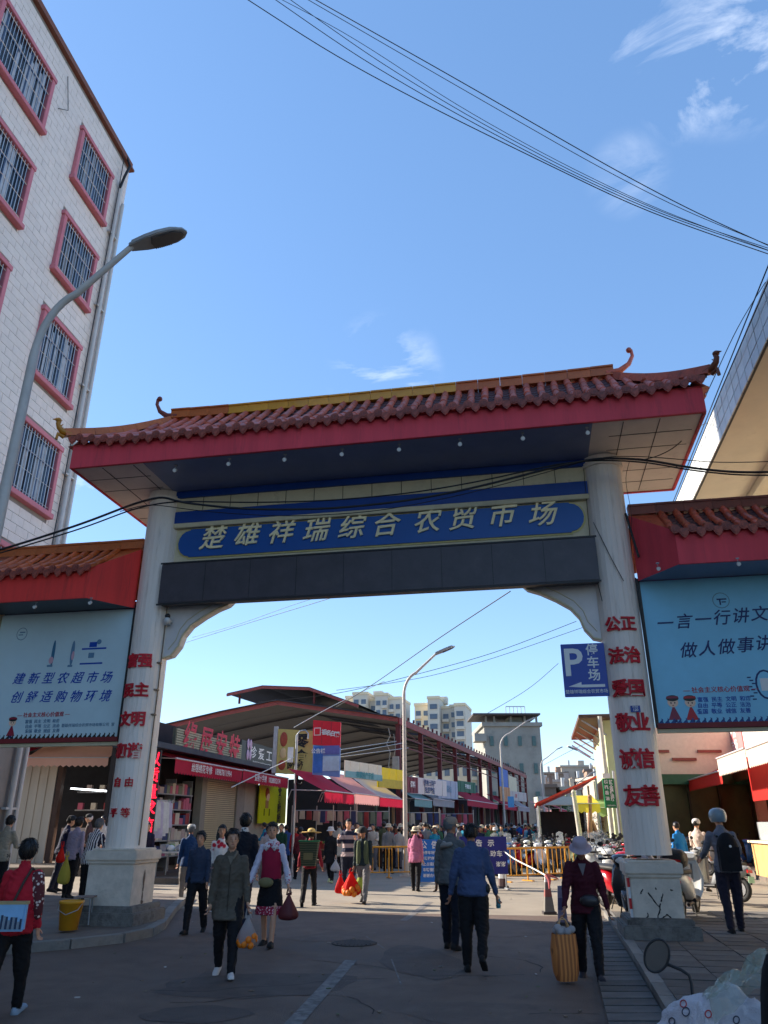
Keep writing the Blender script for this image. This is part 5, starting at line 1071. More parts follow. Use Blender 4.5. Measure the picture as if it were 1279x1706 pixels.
# ------------------------------------------------------------------ right-hand row beyond the gate
TR = 6.5
rb_ = thing('right_shop_row', 'shop row with sunlit white upper wall right of the street', 'shop building', FR.p(0, TR, 0), FR.rz)
k = MB(); k.box((3.4, 35, 5.6), (2.0, 22, 3.4)); k.obj('upper_wall', M('white_wall', (.72, .68, .62), .8, .06, 1), rb_)
k = MB(); k.box((4.2, 34, 2.0), (2.4, 24, 3.9)); k.obj('back_wall', M('green_shutter_wall', C8(74, 76, 50), .7, .2, 1), rb_)
for y in (24.2, 26.4, 29.6, 33.5, 38): k = MB(); k.box((1.9, y, 2.0), (.35, .35, 4.0)); k.obj('pillar', M('pillar_pinkish', C8(196, 136, 116), .8, .15, 3, dirt=(C8(140, 90, 80), 3, .55, .5)), rb_)
k = MB(); k.box((2.6, 33, .12), (4.8, 22, .24)); k.obj('shop_step', pavem, rb_)
k = MB(); k.box((2.0, 33.6, 3.55), (.14, 7.6, .36)); k.obj('green_lintel', M('lintel_green', C8(40, 84, 60), .6), rb_)
k = MB(); k.box((2.38, 38.4, 5.1), (.06, 4.0, 1.9)); ps_ = k.obj('wall_poster', M('pink_poster', C8(222, 130, 130), .6, .12, 2), rb_)
for li, (ln, zz) in enumerate((('批发零售', 5.5), ('百货市场', 4.9))): text(ln, .55, inkw, ps_, (2.34, 38.4, zz), rot=(math.pi / 2, 0, -math.pi / 2), bold=.01)
for y in (29.0, 32.5): k = MB(); k.tube([(2.35, y, 5.0), (2.3, y, 6.9)], .025, 6); k.obj('wall_pipe', grey, rb_)
def awR(s0, s1, tf, tb, zf, zb, val, mat, lb, words=None, vm=None): return awning(FR, s0, s1, tf, tb, zf, zb, val, mat, lb, words=words, vmat=vm)
awR(30.4, 43.0, TR, TR + 2.2, 3.45, 4.25, .4, red_aw2, 'long red awning right of the gate column')
awR(26.2, 30.3, TR - .1, TR + 2.2, 3.85, 4.4, .55, white_aw, 'cream awning with toothed valance beside the long red one', vm=white_aw)
awR(22.2, 26.0, TR - .1, TR + 2.0, 3.8, 4.5, .5, white_aw, 'white awning with toothed edge at the right picture border', vm=white_aw)
k = MB(); k.box((.9, 28.3, 2.95), (.08, 3.9, 1.1)); k.obj('red_side_curtain', red_aw2, rb_)
k = MB(); k.box((1.3, 24.6, 2.4), (.08, 2.6, 2.2)); pnl = k.obj('red_menu_panel', M('menu_red', C8(176, 30, 36), .5, .1), rb_)
for i, ch in enumerate('生鲜肉铺'): text(ch, .42, M('menu_yellow', C8(230, 200, 90), .5), pnl, (1.25, 25.5 - i * .6, 2.9), rot=(math.pi / 2, 0, -math.pi / 2), bold=.008)
ct = thing('butcher_counter', 'wooden stall counter with glass case at the right border', 'counter', FR.p(25.3, TR + .1, .24), FR.rz)
k = MB(); k.box((0, 0, .45), (.8, 2.6, .88)); k.obj('cabinet', M('plywood', C8(204, 160, 104), .7, .2, 4), ct); k = MB(); k.box((0, 0, .93), (.95, 2.8, .06)); k.obj('worktop', M('worktop_pale', C8(222, 208, 180), .6), ct)
k = MB(); k.box((-.15, .2, 1.22), (.02, 1.9, .5)); k.obj('glass_pane', M('case_glass', (.7, .8, .8), .05, .05, alpha=.35), ct)
for y in (-.75, 1.15): k = MB(); k.box((-.15, y, 1.2), (.04, .04, .54)); k.obj('case_post', galv, ct)
k = MB(); k.box((-.42, -1.25, .45), (.03, .22, .86)); k.obj('turquoise_strip', M('turquoise', C8(40, 180, 160), .5), ct)
for i in range(7): k = MB(); k.ball((.05, -.6 + i * .28, 1.02), (.16, .14, .09), 8, 6); k.obj('meat_piece', M('meat_pink', C8(200, 110, 104), .5, .3, 8), ct)
# planks leaning, white chair frame near the counter
ch_ = thing('folding_chair', 'white folding chair frame in front of the long red awning', 'chair', FR.p(28.8, TR - .5, .1), FR.rz + R(30))
for sx in (-.2, .2): k = MB(); k.tube([(sx, -.2, 0), (sx, .15, .95)], .014, 6); k.tube([(sx, .25, 0), (sx, -.1, .5)], .014, 6); k.obj('leg', white, ch_)
k = MB(); k.box((0, 0, .46), (.42, .38, .03)); k.obj('seat', white, ch_); k = MB(); k.box((0, .14, .82), (.42, .02, .24)); k.obj('backrest', white, ch_)
# pale green house end, green oil-mill sign, red stall roof
gb = thing('green_house', 'pale green house end with dark projecting eave behind the right gate column', 'house', FR.p(34, 2.35, 0), FR.rz)
k = MB(); k.box((.85, 2, 2.9), (.9, 7, 5.8)); k.obj('wall', M('pale_green_plaster', C8(196, 206, 160), .8, .1, 2), gb)
k = MB(); k.box((.55, 1.8, 5.62), (2.3, 8.4, .14)); k.obj('roof', M('eave_brown', C8(96, 74, 62), .7, .3), gb)
for i in range(6): k = MB(); k.tube([(.4, -2.2 + i * 2.1, 4.9), (-.5, -2.2 + i * 2.1, 5.5)], .04, 6); k.obj('eave_bracket', galv, gb)
k = MB(); k.tube([(.2, -2.4, 0), (.2, -2.4, 5.6)], .09, 8); k.obj('drainpipe', M('pipe_cream', C8(200, 196, 180), .6), gb)
k = MB(); k.box((.35, -1.0, 3.1), (.04, .7, 1.4)); k.obj('green_panel', M('panel_green', C8(30, 150, 80), .5), gb)
gs, W, H = face_sign('oil_mill_sign', 1003, 1297, 1027, 1346, 30, M('sign_green', C8(24, 116, 72), .5, .08), 'green vertical sign with two columns of white characters left of the right column')
for i, ch in enumerate('好又香榨油坊'): text(ch, .145, inkw, gs, (W * .2, -.05, H * .38 - i * H * .12), bold=.003)
for i, ch in enumerate('核桃香油'): text(ch, .15, inkw, gs, (-W * .24, -.05, H * .38 - i * H * .19), bold=.003)
text('13987818866', .06, inkw, gs, (0, -.05, -H * .42))
k = MB(); k.tube([(W * .6, .06, -3.0), (W * .6, .06, .8)], .05, 8); k.tube([(W * .6, .06, H * .4), (0, .05, H * .4)], .02, 6); k.obj('post', galv, gs)
k = MB(); k.box((-.05, 0, H / 2 + .1), (W * .7, .06, .16)); k.obj('white_cap', white, gs)
rs = thing('red_roof_stall', 'small stall with bright red sloping roof left of the green sign', 'stall', (8.0, 36, 0), R(-10))
k = MB(); k.add([(-1.2, -1, 2.45), (1.5, -1, 3.55), (1.5, 8, 3.55), (-1.2, 8, 2.45), (-1.2, -1, 2.53), (1.5, -1, 3.63), (1.5, 8, 3.63), (-1.2, 8, 2.53)], [(0, 1, 2, 3), (7, 6, 5, 4), (0, 4, 5, 1), (1, 5, 6, 2), (2, 6, 7, 3), (3, 7, 4, 0)]); k.obj('roof', M('roof_red_sheet', C8(206, 64, 52), .5, .12), rs)
for x, z in ((-1.1, 2.4), (1.4, 3.4)):
    for y in (-.9, 3, 7.5): k = MB(); k.tube([(x, y, 0), (x, y, z)], .05, 6); k.obj('post', galv, rs)
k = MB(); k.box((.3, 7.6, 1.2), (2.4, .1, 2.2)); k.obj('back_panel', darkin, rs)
def front_aw(x0, x1, Y, z, mat, lb): return awning_front(x0, x1, Y, Y + 1.2, z, z + .35, .3, mat, lb)
front_aw(8.0, 8.9, 33.2, 2.45, cloth_thin('yellow_canvas', C8(226, 206, 80), .4), 'yellow awning scrap hanging under the green sign')
front_aw(8.95, 9.8, 33.6, 2.3, cloth_thin('green_canvas', C8(150, 176, 120), .4), 'pale green awning scrap beside the yellow one')
# weathered posts with creeper
for i, (u, v0, lb, mt_) in enumerate(((966, 1322, 'white weathered post at the end of the motorbike park', M('post_weathered', C8(190, 184, 170), .8, .25, 4)), (984, 1330, 'brown weathered timber leaning beside the white post', M('timber_brown', C8(150, 112, 92), .85, .3, 5)))):
    p0 = gnd(u + 6, 1448); zt = at(u, v0, p0.y).z; t = thing('old_post', lb, 'post', (p0.x, p0.y, 0)); k = MB()
    k.tube([(0, 0, 0), (-.03, 0, zt * .5), (-.12 if i == 0 else .1, 0, zt)], [.11, .10, .09], 8); k.ball((-.12 if i == 0 else .1, 0, zt + .05), .1, 8, 6); k.obj('shaft', mt_, t)
    if i: k = MB(); k.tube([(.1, 0, 1.8), (.35, 0, 1.0), (.8, 0, .2)], [.07, .08, .07], 6); k.obj('strut', mt_, t)
leafm = M('creeper_leaf', (0.07, 0.12, 0.035), .6, .3, 9, objvar=.2); leafd = M('dry_leaf', (0.2, 0.14, 0.07), .8, .3)
p0 = gnd(1000, 1440); t = thing('creeper_bush', 'straggly green creeper by the old posts', 'plant', (p0.x, p0.y, 0)); k = MB(); rl = random.Random(5)
for i in range(9): a = rl.uniform(0, 6.28); k.tube([(0, 0, 0), (.15 * math.cos(a), .15 * math.sin(a), .8), (.5 * math.cos(a), .5 * math.sin(a), rl.uniform(1.3, 2.0)), (.7 * math.cos(a), .7 * math.sin(a), rl.uniform(.9, 1.9))], [.03, .02, .012, .006], 5)
k.obj('stem', M('stem_brown', (.12, .09, .06), .9), t); k = MB()
for i in range(900):
    a = rl.uniform(0, 6.28); r_ = rl.uniform(.05, .75); z = rl.uniform(.3, 2.05); c = Vector((r_ * math.cos(a), r_ * math.sin(a), z)); u_ = Vector((rl.uniform(-1, 1), rl.uniform(-1, 1), rl.uniform(-1, .4))).normalized(); v_ = u_.orthogonal().normalized(); L_ = rl.uniform(.05, .10)
    k.add([c, c + u_ * L_ * .5 + v_ * L_ * .28, c + u_ * L_, c + u_ * L_ * .5 - v_ * L_ * .28], [(0, 1, 2, 3)], 0 if rl.random() < .8 else 1)
o = k.obj('leaves', [leafm, leafd], t); o['kind'] = 'stuff'

# ------------------------------------------------------------------ far buildings
def block(name, label, x0, x1, Y, dep, H, wallm, sidem=None, nx=8, nz=10, wm=glassd, rz=0.0, z0=0, balc=False, w_=.55, h_=.5):
    t = thing(name, label, 'building', ((x0 + x1) / 2, Y, 0), rz); W = x1 - x0
    k = MB(); k.box((0, dep / 2, (H + z0) / 2), (W, dep, H - z0), 0); k.obj('wall', wallm, t)
    k = MB(); k.box((0, dep / 2, H + .25), (W + .6, dep + .6, .5)); k.obj('parapet', wallm, t)
    cw, chh = W / nx, (H - z0) / nz
    k = MB(); k.box((0, 0, 0), (cw * w_, .3, chh * h_)); wm_ = k.mesh('window', wm)
    k = MB(); k.box((0, -.35, 0), (cw * (w_ + .2), .6, chh * .16)); bm_ = k.mesh('balcony', wallm)
    for i in range(nx):
        for j in range(nz):
            if H - j * chh - chh / 2 < z0: continue
            o = mo('window', wm_, t); o.location = (-W / 2 + cw * (i + .5), -.02, H - chh * (j + .55))
            if balc and i % 2 == 0: o2 = mo('balcony', bm_, t); o2.location = (-W / 2 + cw * (i + .5), 0, H - chh * (j + .95))
    return t, W
towm = M('tower_wall', C8(206, 198, 184), .8, .06, .05); towc = M('tower_cream', C8(226, 210, 178), .8, .06, .05)
wgl = M('far_window', C8(90, 104, 122), .25, .2, .3)
def tower(label, x0, x1, Y, H, segs):
    t = thing('apartment_tower', label, 'tower block', ((x0 + x1) / 2, Y, 0), R(-14), 'cream tower blocks behind the shed'); W = x1 - x0
    x = -W / 2
    for si, (fw, dh, dy) in enumerate(segs):
        w_ = W * fw; k = MB(); k.box((x + w_ / 2, dy + 7, (H + dh) / 2), (w_ - .02, 14, H + dh)); k.obj('wall', towc if si == 0 else towm, t)
        k = MB(); k.box((x + w_ / 2, dy + 7, H + dh + .4), (w_ + .3, 14.6, .8)); k.obj('parapet', towc, t)
        nx = max(1, round(w_ / 2.6)); cw = w_ / nx; wmz = MB(); wmz.box((0, 0, 0), (cw * .62, .3, 1.5)); wm_ = wmz.mesh('window', wgl); bz = MB(); bz.box((0, -.5, 0), (cw * .8, 1.0, .9)); bm_ = bz.mesh('balcony', towm)
        for i in range(nx):
            for j in range(9):
                o = mo('window', wm_, t); o.location = (x + cw * (i + .5), dy - .05, H + dh - 2.4 - j * 3.0)
                if i % 2 == si % 2 and fw < .35: o = mo('balcony', bm_, t); o.location = (x + cw * (i + .5), dy, H + dh - 3.7 - j * 3.0)
        x += w_
    k = MB(); k.box((0, 8, H + 1.6), (3, 3, 2.2)); k.obj('stair_head', towm, t)
    return t
p0, p1 = at(572, 1165, 250), at(669, 1165, 250); tower('cream tower block left of the slim lamp post, above the shed roof', p0.x, p1.x, 250, at(600, 1160, 250).z, ((.16, -.2, 1), (.26, .6, -1), (.14, -1.2, 2), (.22, 0, -1), (.22, -1.2, 0)))
p0, p1 = at(686, 1170, 240), at(775, 1170, 240); tower('cream tower block right of the slim lamp post', p0.x, p1.x, 240, at(720, 1170, 240).z, ((.30, -.4, 3), (.22, 1.0, -1), (.16, -1.6, 3), (.12, -1.2, 3), (.20, -1.4, -1)))
conc = M('bare_concrete', C8(150, 148, 140), .85, .2, .35, dirt=(C8(118, 116, 112), .5, .5, .6))
g0, g1 = at(806, 1210, 105), at(899, 1210, 105); zt = at(850, 1210, 105).z
t, W = block('concrete_block', 'grey bare concrete block with rooftop frame at the end of the shed', g0.x, g1.x, 105, 12, zt, conc, nx=4, nz=4, w_=.25, h_=.36, wm=M('win_green', C8(70, 100, 100), .3, .2))
k = MB(); k.box((-W * .1, 3, zt + 1.5), (W * 1.2, 8, .22)); k.obj('roof_canopy', M('canopy_dark', C8(80, 74, 74), .7), t)
for x in (-W * .45, -.3 * W, .0, .25 * W, .46 * W): k = MB(); k.box((x, .5, zt + .8), (.25, .25, 1.3)); k.obj('roof_post', conc, t)
k = MB(); k.box((W * .1, 3, zt + 1.0), (W * .25, 3, 1.0)); k.obj('stair_head', conc, t)
for i in range(6): k = MB(); k.tube([(W * (-.05 + .07 * i), 2, zt + 1.6), (W * (-.05 + .07 * i), 2, zt + 2.9)], .06, 5); k.obj('rooftop_rail_post', galv, t)
k = MB(); k.tube([(W * -.05, 2, zt + 2.9), (W * .3, 2, zt + 2.9)], .06, 5); k.obj('rooftop_rail', galv, t)
k = MB(); k.box((-W * .5 - .6, .6, zt - 1.5), (1.6, 2.5, 1.0)); k.obj('balcony', conc, t)
a0, a1 = at(740, 1270, 112), at(834, 1270, 112); block('pale_apartments', 'pale apartment block seen through the open side of the shed', a0.x - 4, a1.x, 116, 10, at(760, 1268, 116).z, M('pale_wall', C8(206, 200, 184), .8, .08, .3), nx=9, nz=4, wm=wgl, balc=True)
hb0, hb1 = at(862, 1240, 130), at(884, 1240, 130); block('small_white_house', 'small white house between the cream tower and the concrete block', hb0.x - 3, hb1.x, 135, 8, at(870, 1228, 135).z, M('white_house', C8(206, 204, 196), .8, .08), nx=3, nz=5, wm=wgl)
rh = random.Random(9); hill = [C8(150, 128, 112), C8(176, 166, 152), C8(140, 118, 104), C8(190, 176, 156), C8(160, 150, 144)]
desc = ['brown house with a flat roof', 'pale terrace house', 'reddish brown house', 'cream house with water tank', 'grey rendered house']
spots = [(905, 945, 1290, 190), (935, 985, 1278, 215), (975, 1010, 1284, 200), (1000, 1040, 1276, 225), (915, 955, 1303, 160), (955, 1000, 1300, 165), (990, 1030, 1298, 150), (900, 925, 1312, 125), (935, 968, 1316, 128), (890, 915, 1300, 175)]
places = ['just right of the concrete block', 'on the skyline centre', 'at skyline right of the far lamp', 'partly behind the green sign', 'below the skyline by the far lamp post', 'midway down the hillside', 'directly above the red stall roof', 'low beside the concrete block foot', 'low centre above the distant awnings', 'half hidden behind the concrete block']
for i, (u0, u1, v, Y) in enumerate(spots):
    a, b_ = at(u0, v, Y), at(u1, v, Y); t, W = block('hillside_house', desc[i % 5] + ' ' + places[i], a.x, b_.x, Y, 9, a.z, M('hill_wall_%d' % (i % 5), hill[i % 5], .85, .15, .3), nx=3, nz=max(2, int(a.z / 3)), wm=M('win_dark_far', (.06, .06, .07), .5), rz=R(rh.uniform(-15, 10)), w_=.4, h_=.4); t['group'] = 'houses on the far hillside'
    k = MB(); k.box((W * .2, 3, a.z + 1.1), (W * .2, 2, 1.5)); k.obj('roof_hut', M('hill_wall_%d' % (i % 5), (0, 0, 0)), t)
    k = MB(); k.tube([(-W * .2, 3, a.z + .4), (-W * .2, 3, a.z + 2.0)], .35, 8); k.obj('water_tank', galv, t)
# tree on the hillside slope
def tree(x, y, H, label, seed):
    rt = random.Random(seed); t = thing('broadleaf_tree', label, 'tree', (x, y, 0)); k = MB(); k.tube([(0, 0, 0), (.1, 0, H * .35), (.0, .1, H * .6)], [.2, .15, .08], 7)
    for i in range(5): a = rt.uniform(0, 6.28); k.tube([(.05, 0, H * .35), (H * .14 * math.cos(a), H * .14 * math.sin(a), H * .6), (H * .24 * math.cos(a), H * .24 * math.sin(a), H * .78)], [.09, .05, .02], 5)
    k.obj('trunk', M('bark', (.1, .075, .055), .9), t); k = MB()
    for i in range(1500):
        a, b_ = rt.uniform(0, 6.28), math.acos(rt.uniform(-1, 1)); rr_ = H * .32 * rt.uniform(.45, 1.0) * (1 + .25 * math.sin(3 * a + seed)); c = Vector((rr_ * math.sin(b_) * math.cos(a), rr_ * math.sin(b_) * math.sin(a), H * .68 + rr_ * .85 * math.cos(b_)))
        u_ = Vector((rt.uniform(-1, 1), rt.uniform(-1, 1), rt.uniform(-1, 1))).normalized(); v_ = u_.orthogonal().normalized(); L_ = H * .045
        k.add([c, c + (u_ + v_) * L_ * .5, c + u_ * L_, c + (u_ - v_) * L_ * .5], [(0, 1, 2, 3)], 0)
    o = k.obj('crown', leafm, t); o['kind'] = 'stuff'
p = at(925, 1330, 118); tree(p.x, 118, 6.0, 'small green tree below the hillside houses', 3)
p = at(916, 1330, 112); tree(p.x, 112, 4.5, 'low bushy tree left of the hillside tree', 8)
# cross street canopy at the end of the street
p0, p1 = at(893, 1330, 95), at(952, 1330, 95); o = thing('street_end_canopy', 'pale flat canopy crossing the far end of the street', 'canopy', ((p0.x + p1.x) / 2, 95, 0)); zt = at(900, 1330, 95).z; k = MB(); k.box((0, 0, zt - .3), (p1.x - p0.x, 3, .9)); k.obj('canopy_band', M('band_pale', C8(186, 190, 176), .7, .1), o)
for x in (-.5, -.17, .17, .5): k = MB(); k.tube([((p1.x - p0.x) * x * .98, 0, 0), ((p1.x - p0.x) * x * .98, 0, zt - .7)], .1, 6); k.obj('post', grey, o)
awning(Frame(14), 78, 92, 4.0, 6.4, 3.1, 4.2, .5, red_aw2, 'distant red awning on the right side of the street')
awning(Frame(14), 62, 76, 4.6, 7.0, 3.0, 3.9, .5, red_aw, 'second distant red awning on the right side of the street')

# ------------------------------------------------------------------ barriers, boards, cones
yel = M('barrier_yellow', C8(214, 150, 48), .5, .2, 4, dirt=(C8(140, 96, 50), 4, .55, .6))
def fence(a, b_, label, H=.95):
    a, b_ = Vector(a), Vector(b_); d = b_ - a; t = thing('barrier_fence', label, 'barrier', (*((a + b_) / 2).xy, 0), math.atan2(d.y, d.x), 'yellow barriers across the street'); W = d.length
    for z in (.18, H): k = MB(); k.tube([(-W / 2, 0, z), (W / 2, 0, z)], .035 if z > .5 else .022, 6); k.obj('rail', yel, t)
    n = int(W / .22); k = MB(); k.tube([(0, 0, .18), (0, 0, H)], .014, 5); bm_ = k.mesh('bar', yel)
    for i in range(1, n): o = mo('bar', bm_, t); o.location = (-W / 2 + W * i / n, 0, 0)
    for x in (-W / 2, 0, W / 2): k = MB(); k.tube([(x, 0, .02), (x, 0, H)], .026, 6); k.box((x, 0, .02), (.06, .5, .03)); k.obj('post', yel, t)
    return t
f1a, f1b = gnd(588, 1464), gnd(706, 1462); fence(f1a, f1b, 'yellow tubular barrier left of the blue notice board')
f2a, f2b = gnd(843, 1470), gnd(915, 1466); fence(f2a, f2b, 'yellow barrier in front of the parked motorbikes, near the warning board')
f3a, f3b = gnd(916, 1466), gnd(972, 1462); fence(f3a, f3b, 'yellow barrier in front of the parked motorbikes, near the old post')
p = gnd(716, 1477); o = thing('notice_board', 'light blue notice board standing beside the pink jacket woman', 'notice board', (p.x, p.y, 0), R(4)); W, H = .70, 1.12
k = MB(); k.box((0, 0, .12 + H / 2), (W, .04, H)); k.obj('board_panel', M('notice_blue', C8(36, 110, 196), .5, .1), o)
for x in (-.3, .3): k = MB(); k.tube([(x, .03, 0), (x, .03, 1.2)], .02, 6); k.box((x, 0, .02), (.05, .4, .03)); k.obj('leg', galv, o)
for i, ch in enumerate('公告'): text(ch, .22, inkw, o, (-.17 + i * .34, -.024, 1.08), bold=.004)
for i, ln in enumerate(('市场停车场管理', '请车辆按序停放', '禁止占道经营', '车辆慢行', '谢谢合作')): text(ln, .098, inkw, o, (0, -.024, .88 - i * .15), bold=.0015)
p = gnd(808, 1482); o = thing('warning_board', 'dark blue warning board reading 告示 behind the blue shirt man', 'notice board', (p.x, p.y, 0), R(3)); W, H = 1.32, .95
k = MB(); k.box((0, 0, .38 + H / 2), (W, .04, H)); k.obj('board_panel', M('warning_blue', C8(30, 34, 120), .5, .1), o)
for x in (-.6, .6): k = MB(); k.tube([(x, .03, 0), (x, .03, 1.3)], .02, 6); k.box((x, 0, .02), (.05, .45, .03)); k.obj('leg', galv, o)
for i, ch in enumerate('告示'): text(ch, .19, inkw, o, (-.12 + i * .34, -.024, 1.15), bold=.004)
text('禁停放机动车', .17, inkw, o, (.0, -.024, .88), bold=.004, spacing=1.1); text('及非机动车，谢谢', .14, inkw, o, (.05, -.024, .62), bold=.003)
def bollard(u, v, H, w0, w1, bands, label, sides=4):
    p = gnd(u, v); o = thing('traffic_cone', label, 'traffic cone', (p.x, p.y, 0), R(random.uniform(-12, 12)))
    k = MB(); z = 0
    k.lathe([(w0 * .95, 0), (w0 * .95, .05)], sides, mtx=Matrix.Rotation(math.pi / 4, 4, 'Z'), sm=False); k.obj('base', M('cone_base', (.06, .05, .05), .8), o)
    zs = [0.05]; hh = (H - .05) / len(bands)
    for i, m_ in enumerate(bands):
        a, b2 = .05 + i * hh, .05 + (i + 1) * hh; ra = w0 * .72 + (w1 - w0 * .72) * (i / len(bands)); rb2 = w0 * .72 + (w1 - w0 * .72) * ((i + 1) / len(bands))
        k = MB(); k.lathe([(ra, a), (rb2, b2 - .002)], sides, mtx=Matrix.Rotation(math.pi / 4, 4, 'Z'), sm=False); k.obj('band', m_, o)
    return o
cw_ = M('cone_white', (.72, .71, .68), .5, .12, 5); cr_ = M('cone_faded_red', C8(150, 90, 84), .6, .2, 5); cg_ = M('cone_grey', C8(120, 116, 110), .6, .2, 6)
bollard(838, 1479, 1.0, .17, .10, [M('cone_dark_band', C8(86, 66, 66), .7), cw_, cw_, cw_, M('cone_dark_band', C8(86, 66, 66), .7)], 'white bollard with dark foot just right of the warning board', 8)
bollard(915, 1523, .70, .19, .045, [cg_, cg_, cr_, cg_, cw_], 'grey pyramid cone holding the red and white rope', 4)
bollard(938, 1541, .62, .16, .06, [M('cone_lilac', C8(120, 112, 134), .6), M('cone_violet', C8(70, 64, 100), .6), M('cone_lilac', C8(120, 112, 134), .6)], 'lilac bollard half hidden behind the maroon jacket person', 4)
c1, c2 = gnd(838, 1479), gnd(915, 1523)
wire('barrier_rope', [c1 + Vector((0, 0, 1.0)), c1.lerp(c2, .35) + Vector((0, 0, .82)), c1.lerp(c2, .8) + Vector((0, 0, .74)), c2 + Vector((0, 0, .68))], .018, 'red and white rope tied from the white bollard to the pyramid cone', 'rope', M('rope_white', (.6, .6, .58), .7))
k = MB(); k.tube([(0, 0, .7), (.04, -.05, .6), (.02, -.08, .45)], [.05, .04, .01], 6); k.tube([(0, 0, .7), (.16, -.02, .66), (.24, .02, .62)], [.03, .02, .01], 6); o = k.obj('rope_knot', M('knot_pink', C8(206, 110, 110), .8)); o.location = c2; tag(o, 'pinkish knotted cloth on top of the pyramid cone', 'cloth')

# ------------------------------------------------------------------ scooters
tyre = M('tyre_rubber', (.02, .02, .021), .8, .1); rimm = M('rim_grey', (.3, .3, .31), .35, .1, metal=.6); chrome = M('chrome', (.6, .6, .62), .15, .05, metal=.95)
headl = M('headlight', (.75, .78, .8), .1, .1); taill = M('tail_red', C8(190, 20, 24), .25); blackseat = M('seat_black', (.025, .024, .024), .6, .2, 8)
def loft(k, secs, m=0):                               # sections: (y, z, half width, half height) -> closed rounded body along y
    n = 12; vs = []
    for (y, z, hw, hh) in secs:
        for j in range(n):
            a = 2 * math.pi * j / n; cx, cz = math.cos(a), math.sin(a); e = .7
            vs.append((math.copysign(abs(cx) ** e, cx) * hw, y, z + math.copysign(abs(cz) ** e, cz) * hh))
    fs = [(i * n + j, i * n + (j + 1) % n, (i + 1) * n + (j + 1) % n, (i + 1) * n + j) for i in range(len(secs) - 1) for j in range(n)]
    k.add(vs, fs, m, True); k.add(vs[:n], [tuple(range(n))], m); k.add(vs[-n:], [tuple(range(n - 1, -1, -1))], m)
def scooter(label, paint, box=False, basket=False, shield=True):
    t = thing('scooter', label, 'scooter', (0, 0, 0), 0, 'parked scooters and motorbikes')
    for y in (.64, -.60):
        k = MB(); P = [(0, y + .20 * math.cos(a), .24 + .20 * math.sin(a)) for a in [i * math.pi / 9 for i in range(19)]]; k.tube(P, .055, 7, cap=False); wh = k.obj('wheel', tyre, t)
        k = MB(); k.tube([(-.04, y, .24), (.04, y, .24)], .14, 12, sm=False); k.tube([(-.07, y, .24), (.07, y, .24)], .03, 8); k.obj('rim', rimm, wh)
    k = MB(); loft(k, [(-.86, .66, .05, .03), (-.78, .62, .13, .10), (-.5, .56, .17, .17), (-.2, .50, .17, .20), (-.02, .40, .15, .14), (.04, .32, .14, .05)]); k.obj('rear_body', paint, t)
    k = MB(); loft(k, [(-.05, .27, .16, .05), (.2, .26, .17, .035), (.36, .28, .16, .05)]); k.obj('footboard', black, t)
    k = MB(); vs = []
    prof = [(.34, .26, .15), (.44, .40, .20), (.47, .60, .22), (.43, .80, .17), (.38, .92, .12)]
    for (y, z, hw) in prof:
        for j in range(7): x = -hw + 2 * hw * j / 6; vs.append((x, y + .07 * (1 - (x / hw) ** 2), z))
    for (y, z, hw) in prof:
        for j in range(7): x = -hw + 2 * hw * j / 6; vs.append((x, y - .03 + .05 * (1 - (x / hw) ** 2), z))
    fs = [(o_ + i * 7 + j, o_ + i * 7 + j + 1, o_ + (i + 1) * 7 + j + 1, o_ + (i + 1) * 7 + j) for o_ in (0, 35) for i in range(4) for j in range(6)] + [(i * 7, i * 7 + 35, (i + 1) * 7 + 35, (i + 1) * 7) for i in range(4)] + [(i * 7 + 6, (i + 1) * 7 + 6, (i + 1) * 7 + 41, i * 7 + 41) for i in range(4)] + [(28 + j, 28 + j + 1, 63 + j + 1, 63 + j) for j in range(6)]
    k.add(vs, fs, 0, True); k.obj('front_shield', paint, t)
    k = MB(); loft(k, [(.84, .36, .04, .02), (.74, .46, .08, .04), (.62, .50, .09, .05), (.48, .44, .08, .05)]); k.obj('front_fender', paint, t)
    k = MB(); k.tube([(0, .40, .85), (0, .52, .5), (-.0, .64, .24)], .03, 6); k.tube([(.07, .56, .46), (.07, .64, .24)], .02, 6); k.tube([(-.07, .56, .46), (-.07, .64, .24)], .02, 6); k.obj('fork', rimm, t)
    k = MB(); loft(k, [(.26, 1.0, .12, .04), (.36, .99, .16, .07), (.46, .97, .12, .08), (.50, .96, .07, .05)]); hb = k.obj('handlebar_cowl', paint, t)
    k = MB(); k.ball((0, .485, .96), (.09, .03, .06), 10, 6); k.obj('headlight', headl, hb)
    k = MB(); k.tube([(-.34, .24, 1.0), (-.15, .33, 1.0), (.15, .33, 1.0), (.34, .24, 1.0)], .016, 6); k.tube([(-.36, .22, 1.0), (-.24, .27, 1.0)], .024, 6); k.tube([(.36, .22, 1.0), (.24, .27, 1.0)], .024, 6); k.tube([(-.34, .31, 1.01), (-.2, .36, 1.0)], .008, 5); k.tube([(.34, .31, 1.01), (.2, .36, 1.0)], .008, 5); k.obj('handlebar', black, t)
    for s in (-1, 1):
        k = MB(); k.tube([(s * .18, .33, 1.02), (s * .24, .34, 1.14), (s * .27, .33, 1.20)], .007, 5); k.ball((s * .29, .33, 1.24), (.055, .012, .04), 10, 6); k.obj('mirror', black, t)
    k = MB(); loft(k, [(-.76, .74, .08, .04), (-.55, .76, .14, .05), (-.25, .75, .15, .05), (-.02, .74, .12, .05), (.06, .72, .07, .03)]); k.obj('seat', blackseat, t)
    k = MB(); k.box((0, -.86, .60), (.16, .03, .06)); k.obj('tail_light', taill, t)
    k = MB(); k.box((0, -.88, .44), (.19, .01, .13)); k.obj('number_plate', M('plate_green', C8(150, 190, 160), .5), t)
